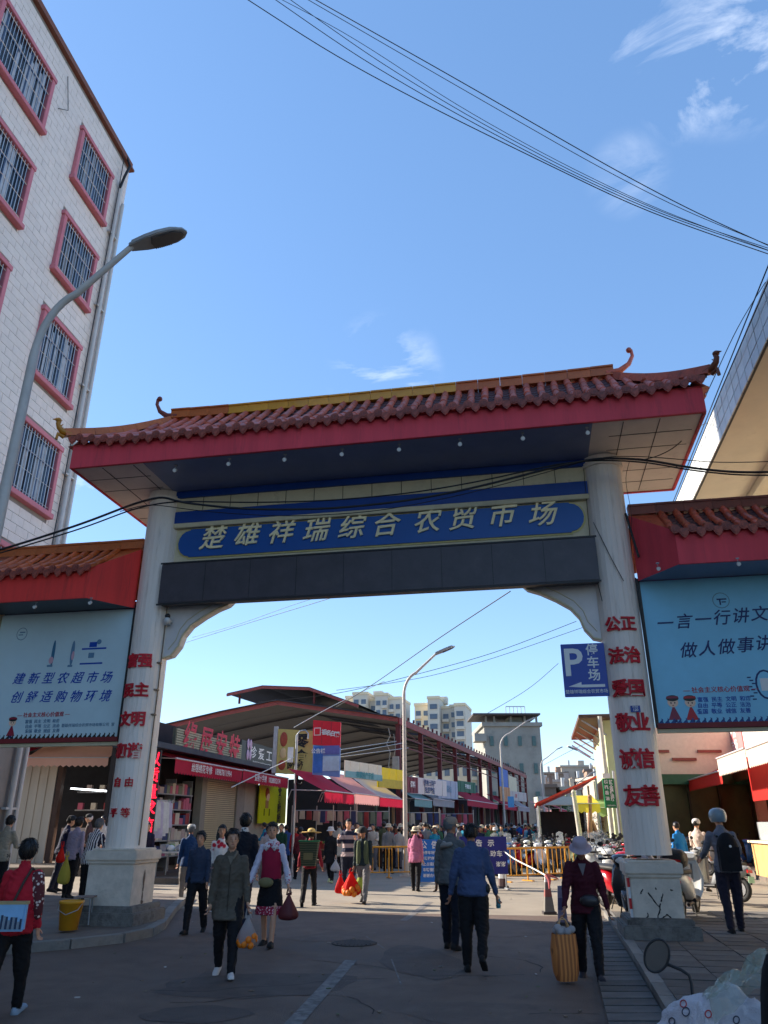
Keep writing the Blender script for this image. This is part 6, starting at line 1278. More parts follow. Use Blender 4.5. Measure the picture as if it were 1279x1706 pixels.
    k = MB(); k.tube([(0, -.62, .62), (0, -.85, .50), (0, -.86, .34)], .03, 5); k.tube([(.10, -.05, .22), (.16, -.12, .02)], .012, 5); k.tube([(-.10, -.05, .22), (-.16, -.12, .02)], .012, 5); k.tube([(.13, -.2, .24), (.13, -.6, .24)], .03, 6); k.obj('stand', black, t)
    if box:
        k = MB(); loft(k, [(-1.08, .97, .16, .10), (-1.04, .98, .20, .15), (-.86, .98, .22, .17), (-.68, .97, .20, .15), (-.64, .96, .16, .10)]); b_ = k.obj('top_box', black, t); k = MB(); k.box((0, -1.09, .96), (.30, .02, .035)); k.obj('reflector', taill, b_)
    if basket:
        k = MB()
        for z in (.74, .86, .98):
            k.tube([(-.16, .56, z), (.16, .56, z), (.14, .76, z), (-.14, .76, z), (-.16, .56, z)], .006, 4)
        for x in (-.14, -.07, 0, .07, .14):
            k.tube([(x, .56, .98), (x, .57, .74), (x, .74, .74), (x, .76, .98)], .005, 4)
        k.obj('front_basket', chrome, t)
    if shield:
        k = MB(); k.add([(-.17, .42, 1.02), (.17, .42, 1.02), (.15, .36, 1.34), (0, .35, 1.40), (-.15, .36, 1.34)], [(0, 1, 2, 3, 4)]); k.obj('windscreen', M('screen_clear', (.7, .76, .8), .05, alpha=.3), t)
    return t
pw_ = M('paint_white', (.68, .68, .66), .25, .06, 3, coat=.5); pr_ = M('paint_red', C8(170, 24, 36), .25, .06, 3, coat=.6); pk_ = M('paint_black', (.03, .03, .035), .25, .06, 3, coat=.6); pb_ = M('paint_blue', C8(60, 100, 150), .25, .06, 3, coat=.5); pg_ = M('paint_grey', (.28, .29, .3), .3, .06, 3, coat=.4)
protos = {}
def place_scooter(kind, paint, x, y, rz, z, label, lean=4):
    key = (kind, paint.name)
    if key not in protos:
        o = scooter(label, paint, box=kind == 'box', basket=kind == 'basket', shield=kind == 'shield'); protos[key] = o
    else: o = copy_tree(protos[key])
    o['label'] = label; o.location = (x, y, z); o.rotation_euler = (0, R(lean), rz); return o
p = gnd(1024, 1512); place_scooter('plain', pw_, p.x + .05, p.y + .3, R(178), .1, 'white scooter facing the camera left of the right gate column')
place_scooter('shield', pw_, p.x + .30, p.y + 1.5, R(172), .1, 'white scooter with windscreen just behind the front white one')
p = gnd(1046, 1528); place_scooter('plain', pr_, p.x - .02, p.y + .25, R(196), .1, 'red scooter half hidden behind the right gate column')
p = gnd(1050, 1548); place_scooter('plain', pk_, p.x + .12, p.y + .35, R(165), .1, 'black scooter whose front wheel shows left of the right plinth')
p = gnd(1165, 1545); place_scooter('box', pw_, p.x + .12, p.y + .75, R(-32), .1, 'white scooter with black top box right of the gate plinth')
p = gnd(1212, 1520); place_scooter('plain', pg_, p.x + .5, p.y + 1.6, R(30), .1, 'grey scooter parked beyond the helmeted rider')
rs_ = random.Random(11); paints = [pw_, pk_, pr_, pg_, pb_, pw_]; pn = ['white', 'black', 'red', 'grey', 'blue', 'white']
kinds = ['plain', 'basket', 'box', 'shield']; kd = {'plain': 'bare', 'basket': 'basket', 'box': 'top box', 'shield': 'windscreen'}
slots = []
for r_ in range(4):
    for c in range(6): slots.append((r_, c))
ords = ['first', 'second', 'third', 'fourth', 'fifth', 'sixth']; rown = ['front row behind the barrier', 'second row behind the barrier', 'third row behind the barrier', 'back row by the crowd']
for (r_, c) in slots:
    u = 846 + c * 21 + r_ * 5 + rs_.uniform(-3, 3); v = 1460 - r_ * 13; p = gnd(u, v); i = rs_.randrange(6); kk = kinds[rs_.randrange(4)]
    place_scooter(kk, paints[i], p.x, p.y + .7, R(150 + rs_.uniform(-25, 25)), 0, '%s %s scooter, %s from the left in the %s' % (pn[i], {'plain': 'open', 'basket': 'basket-fronted', 'box': 'top-boxed', 'shield': 'windscreened'}[kk], ords[c], rown[r_]), lean=rs_.uniform(3, 8))

for r_ in range(3):
    for c in range(5):
        u = 986 + c * 14 + r_ * 4 + rs_.uniform(-2, 2); v = 1500 - r_ * 24 - c * 2; p = gnd(u, v, .1); i = rs_.randrange(6); kk = kinds[rs_.randrange(4)]
        place_scooter(kk, paints[i], p.x + .35, p.y + 1.2, R(165 + rs_.uniform(-20, 20)), .1, '%s %s scooter, %s from the left in the %s by the right column' % (pn[i], {'plain': 'open', 'basket': 'basket-fronted', 'box': 'top-boxed', 'shield': 'windscreened'}[kk], ords[c], ('near row', 'middle row', 'far row')[r_]), lean=rs_.uniform(3, 8))
for c in range(6):
    p = gnd(1112 + c * 30, 1466 - c * 3, .1); i = rs_.randrange(6); kk = kinds[rs_.randrange(4)]
    place_scooter(kk, paints[i], p.x, p.y + 1.0, R(200 + rs_.uniform(-20, 20)), .1, '%s %s scooter, %s in the row right of the gate column' % (pn[i], {'plain': 'open', 'basket': 'basket-fronted', 'box': 'top-boxed', 'shield': 'windscreened'}[kk], ords[c]), lean=5)

# ------------------------------------------------------------------ people
skin = M('skin', C8(196, 146, 118), .55, .08, 5, sss=.05); skin2 = M('skin_tanned', C8(160, 112, 88), .55, .08, 5, sss=.05)
eye = M('eye_dark', (.02, .015, .012), .3); lip = M('lips', C8(150, 84, 78), .5)
hairk = M('hair_black', (.012, .010, .010), .45, .3, 30); hairg = M('hair_grey', (.14, .14, .145), .6, .3, 30); hairb = M('hair_dark_brown', (.03, .018, .014), .5, .3, 30)
def sweep(k, pts, rs, m, n=10, up=None, ck=1.0):             # closed rounded limb through pts; rs are radii or (rx, ry)
    pts = [Vector(p) for p in pts]; rs = [(r, r) if not isinstance(r, tuple) else r for r in rs]
    d0 = (pts[0] - pts[1]).normalized(); d1 = (pts[-1] - pts[-2]).normalized(); a, b_ = rs[0], rs[-1]
    P, Q = [], []
    for s in (.98, .75, .4): P.append(pts[0] + d0 * min(a) * s * ck); f = math.sqrt(1 - s * s); Q.append((a[0] * f, a[1] * f))
    P += pts; Q += rs
    for s in (.4, .75, .98): P.append(pts[-1] + d1 * min(b_) * s * (1 if pts[-1].z > 1.3 else ck)); f = math.sqrt(1 - s * s); Q.append((b_[0] * f, b_[1] * f))
    vs = []; px = Vector(up) if up else None; N = len(P)
    for i in range(N):
        t = (P[min(i + 1, N - 1)] - P[max(i - 1, 0)]).normalized()
        if px is None: px = t.cross(Vector((0, 1, 0)) if abs(t.y) < .9 else Vector((1, 0, 0))).normalized()
        px = (px - t * px.dot(t)).normalized(); py = t.cross(px)
        for j in range(n): an = 2 * math.pi * j / n; vs.append(P[i] + px * (math.cos(an) * Q[i][0]) + py * (math.sin(an) * Q[i][1]))
    fs = [(i * n + j, i * n + (j + 1) % n, (i + 1) * n + (j + 1) % n, (i + 1) * n + j) for i in range(N - 1) for j in range(n)]
    k.add(vs, fs, m, True); k.add(vs[:n], [tuple(range(n - 1, -1, -1))], m); k.add(vs[-n:], [tuple(range(n))], m)
SIL = bpy.data.materials.new('tmp')
def person(x, y, yaw, H, mats, label, legL=(18, 8), legR=(-16, 20), armL=(8, 8, 15), armR=(-8, 8, 15), lean=3, hem=.84, flare=1.0, skirt=None, hair='short', hairmat=None, hat=None, hatmat=None, headtilt=0, vox=.014, build=1.0, group=None, sleeve=1.0, z=0.0, female=False, headturn=0, hold=None):
    """mats: skin, top, bottom, shoe, accent"""
    t = thing('person', label, 'person', (x, y, z), yaw, group); S = H / 1.70; k = MB(); rnd = random.Random(hash(label) % 1000 if False else len(label) * 7 + int(abs(x) * 100))
    HZ = .90
    def leg(sx, th, kn):
        th, kn = R(th), R(kn); hip = Vector((sx * .088, 0, HZ)); knee = hip + Vector((sx * .012, math.sin(th) * .43, -math.cos(th) * .43)); a2 = th - kn; ank = knee + Vector((0, math.sin(a2) * .40, -math.cos(a2) * .40)); return hip, knee, ank, a2
    L_ = [leg(-1, *legL), leg(1, *legR)]; low = min(l[2].z - (.075 if abs(l[3]) < .5 else .10) for l in L_); dz = -low
    lr = R(lean); cl, sl = math.cos(lr), math.sin(lr)
    def up(p):                                        # torso lean about the hips
        p = Vector(p); q = p - Vector((0, 0, HZ)); return Vector((q.x, q.y * cl + q.z * sl, -q.y * sl + q.z * cl + HZ))
    b = build
    for (hip, knee, ank, a2), sx in zip(L_, (-1, 1)):
        if skirt: sweep(k, [hip, knee, ank], [.075, .05, .036], 0)
        else:
            mid = hip.lerp(knee, .5); sweep(k, [hip, mid, knee, knee.lerp(ank, .35), ank + (knee - ank) * .06], [.094 * b, .092 * b, .076 * b, .072, .064], 2)
        fd = Vector((sx * .12, math.cos(a2 * .75), math.sin(a2 * .75) if a2 > 0 else math.sin(a2 * .75))).normalized(); dn = Vector((0, fd.z, -fd.y))
        sweep(k, [ank + dn * .035 - fd * .045, ank + dn * .040 + fd * .05, ank + dn * .046 + fd * .12, ank + dn * .052 + fd * .165], [(.038, .042), (.040, .040), (.044, .030), (.034, .022)], 3, up=(1, 0, 0))
        k.box(ank + dn * .068 + fd * .06, (.078, .25, .022), 3, rot=fd.to_track_quat('Y', 'Z').to_matrix())
    # trunk
    sh = .172 if not female else .158
    rings = [(.83, .125, .095), (.90, .158 * b, .112 * b), (.98, .150 * b, .108 * b), (1.08, .142 * b, .105 * b), (1.20, .156 * b, .115 * b), (1.29, sh + .004, .112), (1.355, sh * .92, .092), (1.405, sh * .66, .074), (1.45, .066, .06)]
    pts = [up((0, -.008, r[0])) for r in rings if r[0] >= .9]
    sweep(k, [Vector((0, 0, .86))] + pts, [(.14 * b, .10 * b)] + [(r[1], r[2]) for r in rings if r[0] >= .9], 1, n=16, up=(1, 0, 0), ck=.12)
    if not skirt: sweep(k, [(0, 0, .80), (0, 0, .90)], [(.12 * b, .09 * b), (.15 * b, .105 * b)], 2, n=14, up=(1, 0, 0))
    if hem < .90:                                     # loose jacket or coat skirt
        e = .90 - hem; sweep(k, [up((0, -.005, 1.0)), (0, -.005, .90), (0, -.004, .90 - e * .5), (0, -.003, hem)], [(.160 * b, .118 * b), (.168 * b * (1 + .02 * flare), .124 * b), (.172 * b * (1 + .08 * flare * e / .1 * .3), .130 * b * (1 + .04 * flare)), (.172 * b * (1 + .13 * flare * e * 2), .132 * b * (1 + .14 * flare * e * 2) * (1.3 if hem < .75 else 1))], 1, n=18, up=(1, 0, 0), ck=.10)
    if skirt:
        sweep(k, [(0, 0, .96), (0, 0, .88), (0, 0, .7), (0, 0, .56)], [(.145, .11), (.17, .13), (.19, .15), (.205, .165)], 2, n=18, up=(1, 0, 0), ck=.06)
        sweep(k, [(0, 0, .535), (0, 0, .43)], [(.212, .172), (.222, .18)], 4, n=18, up=(1, 0, 0), ck=.06)
    # arms
    hands = []
    for sx, (fa, oa, eb) in ((-1, armL), (1, armR)):
        fa, oa, eb = R(fa), R(oa), R(eb); s0 = up((sx * (sh - .004), -.005, 1.352)); d = Vector((sx * math.sin(oa), math.sin(fa) * math.cos(oa), -math.cos(fa) * math.cos(oa))); el = s0 + d * .285
        fa2 = fa + eb; inn = .25 * math.sin(eb); d2 = Vector((sx * (math.sin(oa) - inn), math.sin(fa2), -math.cos(fa2))).normalized(); wr = el + d2 * .245
        sweep(k, [s0, s0.lerp(el, .5), el], [.056 * b, .056 * b, .049 * b], 1)
        if sleeve > .9: sweep(k, [el, el.lerp(wr, .5), wr - d2 * .03], [.050 * b, .047, .042], 1); sweep(k, [wr - d2 * .05, wr], [.028, .026], 0)
        else: sweep(k, [el, el.lerp(wr, .4), wr], [.043, .038, .026], 0)
        pal = wr + d2 * .07; sweep(k, [wr, pal], [(.034, .018), (.040, .017)], 0, up=(0, 1, 0)); hands.append((wr, pal, d2, sx))
    # neck and head
    nk = up((0, .0, 1.43)); hc = up((0, .022, 1.585)); ht = R(headtilt); hc = hc + Vector((0, math.sin(ht) * .05, -abs(math.sin(ht)) * .02))
    sweep(k, [nk, up((0, .008, 1.52))], [.054, .050], 0)
    HR = Matrix.Rotation(R(headturn), 3, 'Z') @ Matrix.Rotation(-ht - lr * .5, 3, 'X')
    k.ball(hc + HR @ Vector((0, -.008, .018)), (.076, .094, .098), 18, 12, 0, rot=HR); k.ball(hc + HR @ Vector((0, .022, -.048)), (.056, .064, .064), 14, 10, 0, rot=HR); sweep(k, [hc + HR @ Vector((0, .088, .02)), hc + HR @ Vector((0, .108, -.018))], [.010, .015], 0)
    for sx in (-1, 1): k.ball(hc + HR @ Vector((sx * .076, -.008, .0)), (.014, .022, .034), 8, 6, 0, rot=HR)
    me0 = bpy.data.meshes.new('t'); me0.from_pydata(k.v, [], k.f)
    for _ in range(7): me0.materials.append(SIL)
    me0.polygons.foreach_set('material_index', k.m)
    bm = bmesh.new(); bm.from_mesh(me0); bmesh.ops.recalc_face_normals(bm, faces=bm.faces); bm.to_mesh(me0); bm.free()
    bvh = BVHTree.FromPolygons([v.co for v in me0.vertices], [tuple(p.vertices) for p in me0.polygons]); src = k.m
    ob = bpy.data.objects.new('t', me0); col.objects.link(ob); md = ob.modifiers.new('r', 'REMESH'); md.mode = 'VOXEL'; md.voxel_size = vox; md.use_smooth_shade = True
    sm = ob.modifiers.new('s', 'SMOOTH'); sm.factor = .5; sm.iterations = 2 if vox < .02 else 1
    dg = bpy.context.evaluated_depsgraph_get(); me = bpy.data.meshes.new_from_object(ob.evaluated_get(dg)); bpy.data.objects.remove(ob); bpy.data.meshes.remove(me0)
    me.materials.clear()
    for m_ in list(mats) + [eye, lip]: me.materials.append(m_)
    idx = []; vt = [0] * len(me.vertices)
    for p in me.polygons:
        h = bvh.find_nearest(p.center); i_ = src[h[2]] if h[2] is not None else 1; idx.append(i_)
        for q in p.vertices: vt[q] = i_
    me.polygons.foreach_set('material_index', idx); me.polygons.foreach_set('use_smooth', [True] * len(idx))
    off = Vector((x * 3, y * 3, 0)); nrms = [v.normal.copy() for v in me.vertices]
    for v, ti, nn in zip(me.vertices, vt, nrms):
        if ti in (1, 2, 4):
            c = v.co; f = noise.noise(Vector((c.x * 7, c.y * 7, c.z * 5)) + off) * .013 - abs(noise.noise(Vector((c.x * 11, c.y * 11, c.z * 19 + c.x * 9)) + off)) * .016 + noise.noise(Vector((c.x * 24, c.y * 24, c.z * 34)) + off) * .005; v.co = c + nn * f
    # fingers, thumb, eyes, mouth joined to the body
    e = MB()
    if vox < .02:
        for wr, pal, d2, sx in hands:
            side = Vector((0, 1, 0)) - d2 * d2.y; side = side.normalized() if side.length > .1 else Vector((0, 0, 1)); nrm = d2.cross(side) * sx
            for i, ln in enumerate((.062, .070, .066, .052)):
                b0 = pal + d2 * .012 + side * (.028 - .019 * i); m1 = b0 + (d2 * .85 + nrm * .35).normalized() * ln * .55; e1 = m1 + (d2 * .3 + nrm * .9).normalized() * ln * .5
                e.tube([b0, m1, e1], [.0095, .0088, .006], 6, 0)
            b0 = wr + d2 * .03 + side * .03; e.tube([b0, b0 + (d2 * .7 + side * .6 + nrm * .3).normalized() * .035, b0 + (d2 * .9 + side * .2 + nrm * .6).normalized() * .062], [.012, .010, .007], 6, 0)
        for sx in (-1, 1): e.ball(hc + HR @ Vector((sx * .030, .077, .014)), (.0135, .008, .006), 8, 6, 5, rot=HR); e.ball(hc + HR @ Vector((sx * .031, .080, .036)), (.019, .006, .0035), 8, 4, 5, rot=HR)
        e.ball(hc + HR @ Vector((0, .083, -.050)), (.023, .008, .005), 8, 4, 6, rot=HR)
    if e.v:
        eo = e.mesh('x', [mats[0]]); bm = bmesh.new(); bm.from_mesh(me); n0 = len(bm.faces); bm.from_mesh(eo); bm.faces.ensure_lookup_table()
        for i, m_ in enumerate(e.m): bm.faces[n0 + i].material_index = m_; bm.faces[n0 + i].smooth = True
        bm.to_mesh(me); bm.free()
    body = mo('body', me, t); body.scale = (S, S, S); body.location = (0, 0, dz * S)
    def child(nm, kk, mt_):
        o = kk.obj(nm, mt_, t); o.scale = (S, S, S); o.location = (0, 0, dz * S); return o
    hm = hairmat or hairk
    if hair:
        kk = MB(); n, m_ = 22, 14; c0 = Vector((0, -.016, .026)); rad = Vector((.087, .101, .106)) * (1.0 if hair != 'full' else 1.07); V = []
        for i in range(m_ + 1):
            a = -math.pi / 2 + math.pi * i / m_
            for j in range(n):
                an = 2 * math.pi * j / n; d = Vector((math.cos(a) * math.cos(an), math.cos(a) * math.sin(an), math.sin(a))); f = 1 + .07 * noise.noise(d * 5 + off) + .05 * noise.noise(d * 16 + off); V.append(c0 + Vector((d.x * rad.x, d.y * rad.y, d.z * rad.z)) * f)
        F = []
        for i in range(m_):
            for j in range(n):
                q = (i * n + j, i * n + (j + 1) % n, (i + 1) * n + (j + 1) % n, (i + 1) * n + j); c = sum((V[a] for a in q), Vector()) / 4
                if c.y > .030 and c.z < .070 + .018 * noise.noise(Vector((c.x * 40, 1, x))): continue
                if c.z < (-.045 if hair != 'full' else -.075): continue
                if c.y > -.025 and c.z < .012 and abs(c.x) > .045: continue
                F.append(q)
        kk.add([hc + HR @ v for v in V], F, 0, True)
        if hair == 'bun': kk.ball(hc + HR @ Vector((0, -.125, .0)), (.045, .04, .045), 10, 8)
        if hair == 'long':
            for sx in (-1, 0, 1): sweep(kk, [hc + HR @ Vector((sx * .06, -.05, .02)), hc + Vector((sx * .085, -.07, -.12)), hc + Vector((sx * .08, -.03 + .02 * abs(sx), -.27))], [(.045, .03), (.045, .03), (.02, .015)], 0)
        if hair == 'tail': sweep(kk, [hc + HR @ Vector((0, -.11, .03)), hc + Vector((0, -.15, -.06)), hc + Vector((0, -.13, -.2))], [.03, .028, .01], 0)
        if vox < .0145:
            rh_ = random.Random(int(abs(x) * 997) + 5)
            for _ in range(260):
                f_ = F[rh_.randrange(len(F))]; c = sum((V[a] for a in f_), Vector()) / 4; d = (c - c0).normalized(); tg = Vector((rh_.uniform(-.4, .4), rh_.uniform(-.6, .3), -1)); tg = (tg - d * tg.dot(d)).normalized(); L0 = rh_.uniform(.025, .055)
                p0 = hc + HR @ (c * 1.0); p1 = hc + HR @ (c + d * .006 + tg * L0 * .5); p2 = hc + HR @ (c + d * rh_.uniform(-.004, .010) + tg * L0); kk.tube([p0, p1, p2], [.0045, .0035, .0008], 3, sm=False)
        child('hair', kk, hm)
    if hat:
        kk = MB(); mt_ = Matrix.Translation(hc) @ HR.to_4x4()
        if hat == 'cap': kk.lathe([(.100, .03), (.101, .06), (.092, .10), (.065, .128), (.02, .138), (.001, .139)], 16, m=0, mtx=mt_, sy=1.08); kk.prism([(-.07, .07), (-.062, .135), (-.03, .168), (.03, .168), (.062, .135), (.07, .07)], .040, .052, 0, 'z', mt_)
        elif hat == 'bucket': kk.lathe([(.150, .012), (.125, .035), (.103, .05), (.100, .075), (.090, .125), (.06, .142), (.001, .146)], 18, mtx=mt_, sy=1.06)
        elif hat == 'straw': kk.lathe([(.25, .052), (.245, .060), (.17, .048), (.102, .050), (.098, .09), (.082, .135), (.04, .152), (.001, .154)], 22, mtx=mt_)
        elif hat == 'helmet': kk.lathe([(.108, -.045), (.125, -.01), (.134, .04), (.128, .09), (.10, .135), (.05, .158), (.001, .163)], 20, mtx=mt_, sy=1.12); kk.box(mt_ @ Vector((0, .13, .0)), (.16, .05, .02))
        elif hat == 'beanie': kk.lathe([(.100, .015), (.103, .04), (.098, .09), (.07, .128), (.02, .142), (.001, .143)], 16, mtx=mt_, sy=1.08)
        child('hat', kk, hatmat)
        if hat == 'straw': kk = MB(); kk.lathe([(.104, .052), (.1045, .075)], 20, mtx=mt_); child('hat_band', kk, M('hat_band_dark', (.1, .07, .04), .8))
    t['_dz'] = dz * S; bpy.context.view_layer.update()
    HW = [Matrix.Translation(t.location) @ Matrix.Rotation(yaw, 4, 'Z') @ (Vector((0, 0, dz * S)) + (pal + d2 * .05) * S) for wr, pal, d2, sx in hands]
    return t, HW, (S, dz, up, child, hc, HR)
def FX(u, Y): return (u - 639.5) / 1354.0 * Y
def fab(n, c, **k): return M('cloth_' + n, C8(*c), .85, k.pop('var', .14), k.pop('scale', 5), bump=.25, bscale=180, **k)
shoe_b = fab('shoe_black', (30, 30, 32)); shoe_w = fab('shoe_white', (205, 200, 196)); trk = fab('trouser_black', (24, 23, 28)); trn = fab('trouser_navy', (30, 34, 52)); trg = fab('trouser_grey', (112, 110, 112)); trb = fab('trouser_brown', (70, 56, 50))
def stripes(name, c1, c2, scale, axis='X', rough=.85):
    m = M(name, c1, rough); N = m.node_tree.nodes; L = m.node_tree.links; wv = N.new('ShaderNodeTexWave'); wv.bands_direction = axis; wv.inputs['Scale'].default_value = scale; wv.inputs['Distortion'].default_value = .6; wv.inputs['Detail'].default_value = 1
    t_ = N.new('ShaderNodeTexCoord'); L.new(t_.outputs['Object'], wv.inputs['Vector']); r_ = N.new('ShaderNodeValToRGB'); r_.color_ramp.interpolation = 'CONSTANT'; r_.color_ramp.elements[0].color = (*c1, 1); r_.color_ramp.elements[1].color = (*c2, 1); r_.color_ramp.elements[1].position = .5
    L.new(wv.outputs['Fac'], r_.inputs[0]); L.new(r_.outputs[0], N['Principled BSDF'].inputs['Base Color']); return m
def floral(name, base, c2, scale=26):
    m = M(name, base, .85); N = m.node_tree.nodes; L = m.node_tree.links; vo = N.new('ShaderNodeTexVoronoi'); vo.inputs['Scale'].default_value = scale; t_ = N.new('ShaderNodeTexCoord'); L.new(t_.outputs['Object'], vo.inputs['Vector'])
    r_ = N.new('ShaderNodeValToRGB'); r_.color_ramp.elements[0].color = (*c2, 1); r_.color_ramp.elements[0].position = .28; r_.color_ramp.elements[1].color = (*base, 1); r_.color_ramp.elements[1].position = .42; L.new(vo.outputs['Distance'], r_.inputs[0]); L.new(r_.outputs[0], N['Principled BSDF'].inputs['Base Color']); return m
def bag(loc, w_, h_, mat, label, content=None, rz=0.0, handles=True, cat='bag', name='carrier_bag'):
    t = thing(name, label, cat, loc, rz); k = MB(); n = 28; vs = []; prof = [(0.0, .10), (-.08, .16), (-.2, .34), (-.36, .62), (-.52, .86), (-.66, 1.0), (-.76, .98), (-.83, .78), (-.86, .35)]
    for zi, rr in prof:
        z = zi * h_ * 1.16
        for j in range(n): a = 2 * math.pi * j / n; f = 1 + .22 * noise.noise(Vector((math.cos(a) * 3.4, math.sin(a) * 3.4, z * 4)) + Vector(loc)) + .1 * noise.noise(Vector((math.cos(a) * 8, math.sin(a) * 8, z * 2))); vs.append((math.cos(a) * w_ / 2 * (1.04 - rr * .0) * (rr if rr < 1 else 1) * f, math.sin(a) * w_ * .32 * rr * f, z))
    vs = [(v[0], v[1], v[2]) for v in vs]
    # taper towards the gathered neck
    vs2 = []
    for v in vs:
        vs2.append(v)
    m_ = len(prof); k.add(vs2, [(i * n + j, i * n + (j + 1) % n, (i + 1) * n + (j + 1) % n, (i + 1) * n + j) for i in range(m_ - 1) for j in range(n)], 0, True); k.add(vs2[:n], [tuple(range(n))]); k.obj('sack', mat, t)
    if handles: k = MB(); k.tube([(-w_ * .12, 0, -.03), (-.02, 0, .07), (.02, 0, .07), (w_ * .12, 0, -.03)], [.014, .007, .007, .014], 5); k.obj('handle', mat, t)
    if content:
        k = MB(); rr = random.Random(3)
        for i in range(14): a_ = i * 2.4; k.ball((math.cos(a_) * w_ * .36, math.sin(a_) * w_ * .25, -h_ * rr.uniform(.62, .9)), w_ * .17, 8, 6)
        k.obj('contents', content, t)
    return t
def film(name, c, tr=.5): return cloth_thin(name, c, tr)
# 1 red jacket, back view at the lower left
m_floral = floral('cloth_floral_sleeve', C8(90, 40, 44), C8(220, 200, 190))
P1, HW, ctx = person(FX(52, 8.05) , 8.05, R(6), 1.50, (skin, fab('red_vest', (178, 30, 46)), fab('trouser_jet', (18, 16, 20)), fab('shoe_pale_blue', (140, 160, 180)), trk), 'woman in a red jacket seen from behind at the lower left', hair='full', hem=.80, build=1.12, legL=(-20, 18), legR=(16, 4), armL=(10, 12, 35), armR=(-4, 10, 20), female=True, vox=.012)
S, dz, up, child, hc, HR = ctx
for sx in (1,):
    k = MB(); sweep(k, [up((.155, -.01, 1.33)), up((.19, -.02, 1.2)), up((.205, -.01, 1.08)), up((.21, .03, .96))], [.074, .071, .062, .05], 0); k.obj; child('floral_sleeve', k, m_floral)
k = MB(); k.tube([up((.10, -.06, 1.42)), up((.06, -.12, 1.3)), up((-.0, -.16, 1.1)), up((-.0, -.175, .95))], .014, 6); k.tube([up((.10, -.06, 1.42)), up((.1, .1, 1.38)), up((.0, .15, 1.2))], .014, 6); 
o = child('bag_strap', k, M('strap_brown', (.05, .03, .025), .7))
bg_ = thing('shoulder_bag', 'small shoulder bag printed with a blue sky skyline, hung behind the red jacket woman', 'bag', (P1.location.x + .02, P1.location.y - .20, .84), R(4)); k = MB(); k.box((0, 0, 0), (.31, .07, .24)); k.obj('bag_body', M('bag_sky', C8(130, 176, 214), .5, .15, 6), bg_, bevel=.015)
k = MB(); rr = random.Random(2)
for i in range(13): h_ = rr.uniform(.05, .13); k.box((-.13 + i * .0215, -.037, -.10 + h_ / 2), (.018, .006, h_), i % 2)
k.obj('printed_skyline', [M('sky_line_dark', C8(50, 62, 84), .6), M('sky_line_grey', C8(130, 140, 150), .6)], bg_); k = MB(); k.box((0, 0, .115), (.32, .075, .025)); k.obj('bag_trim', M('bag_trim_tan', C8(170, 150, 110), .6), bg_)
# 2 olive coat woman walking towards us
P2, HW, ctx = person(FX(390, 10.1), 10.1, R(186), 1.58, (skin, fab('olive_coat', (88, 80, 70)), trk, shoe_w, skin), 'woman in a long olive coat and white trainers walking towards the camera', hair='full', hem=.66, flare=1.2, build=1.14, legL=(15, 3), legR=(-11, 14), armL=(6, 12, 12), armR=(-6, 10, 12), headturn=10, female=True, vox=.012, headtilt=-2)
S, dz, up, child, hc, HR = ctx
k = MB(); k.add([up((-.045, .112, 1.40)), up((.045, .112, 1.40)), up((.0, .128, 1.30))], [(0, 1, 2)]); sweep(k, [up((-.07, .05, 1.44)), up((-.03, .115, 1.37))], [.018, .012], 0); child('collar', k, M('cloth_olive_collar', C8(112, 104, 92), .85))
k = MB(); k.tube([up((.0, .126, 1.3)), (0, .14, 1.1), (0, .15, .9), (0, .155, .68)], .005, 4); child('front_seam', k, M('cloth_olive_dark', C8(60, 54, 48), .85))
bag(HW[0] + Vector((0, 0, -.02)), .24, .34, film('film_white_thin', (.62, .60, .60), .75), 'white plastic bag with orange fruit carried by the olive coat woman', content=M('orange_fruit', C8(226, 120, 30), .5, .15, 8), rz=.3)
# 3 navy blouse woman
person(FX(338, 13.9), 13.9, R(176), 1.53, (skin, fab('navy_blouse', (50, 60, 80)), trk, shoe_b, skin), 'woman in a navy blouse and black trousers walking left of the olive coat woman', hair='bun', hem=.84, legL=(-12, 12), legR=(14, 3), female=True, build=1.05, vox=.014)
# 4 man in blue with white cap, back
person(FX(320, 19), 19.0, R(20), 1.64, (skin2, fab('blue_jacket', (34, 64, 104)), fab('trouser_beige', (130, 122, 116)), shoe_b, skin), 'man in a bright blue jacket and white cap seen from behind near the goods stall', hat='cap', hatmat=fab('cap_white', (214, 208, 198)), hair='short', hairmat=hairg, hem=.80, build=1.12, legL=(12, 3), legR=(-10, 10))
# 5 woman in white
floral('cloth_white_red', C8(226, 220, 216), C8(190, 40, 60), 7)
person(FX(371, 17.2), 17.2, R(190), 1.62, (skin, _mats['cloth_white_red'], trg, shoe_w, skin), 'long haired young woman in a white top with red pattern, lit by the sun', hair='long', female=True, legL=(10, 2), legR=(-8, 8))
# 6 man in black, back
P6, _, ctx = person(FX(408, 14.2), 14.2, R(4), 1.80, (skin, fab('black_sweater', (20, 24, 36)), trn, shoe_b, skin), 'tall man in a black sweater with white collar seen from behind', hair='full', build=1.08, legL=(10, 4), legR=(-8, 10))
S, dz, up, child, hc, HR = ctx; k = MB(); sweep(k, [up((0, -.004, 1.44)), up((0, 0, 1.468))], [(.075, .07), (.062, .06)], 0, n=14, up=(1, 0, 0)); child('collar', k, shoe_w)
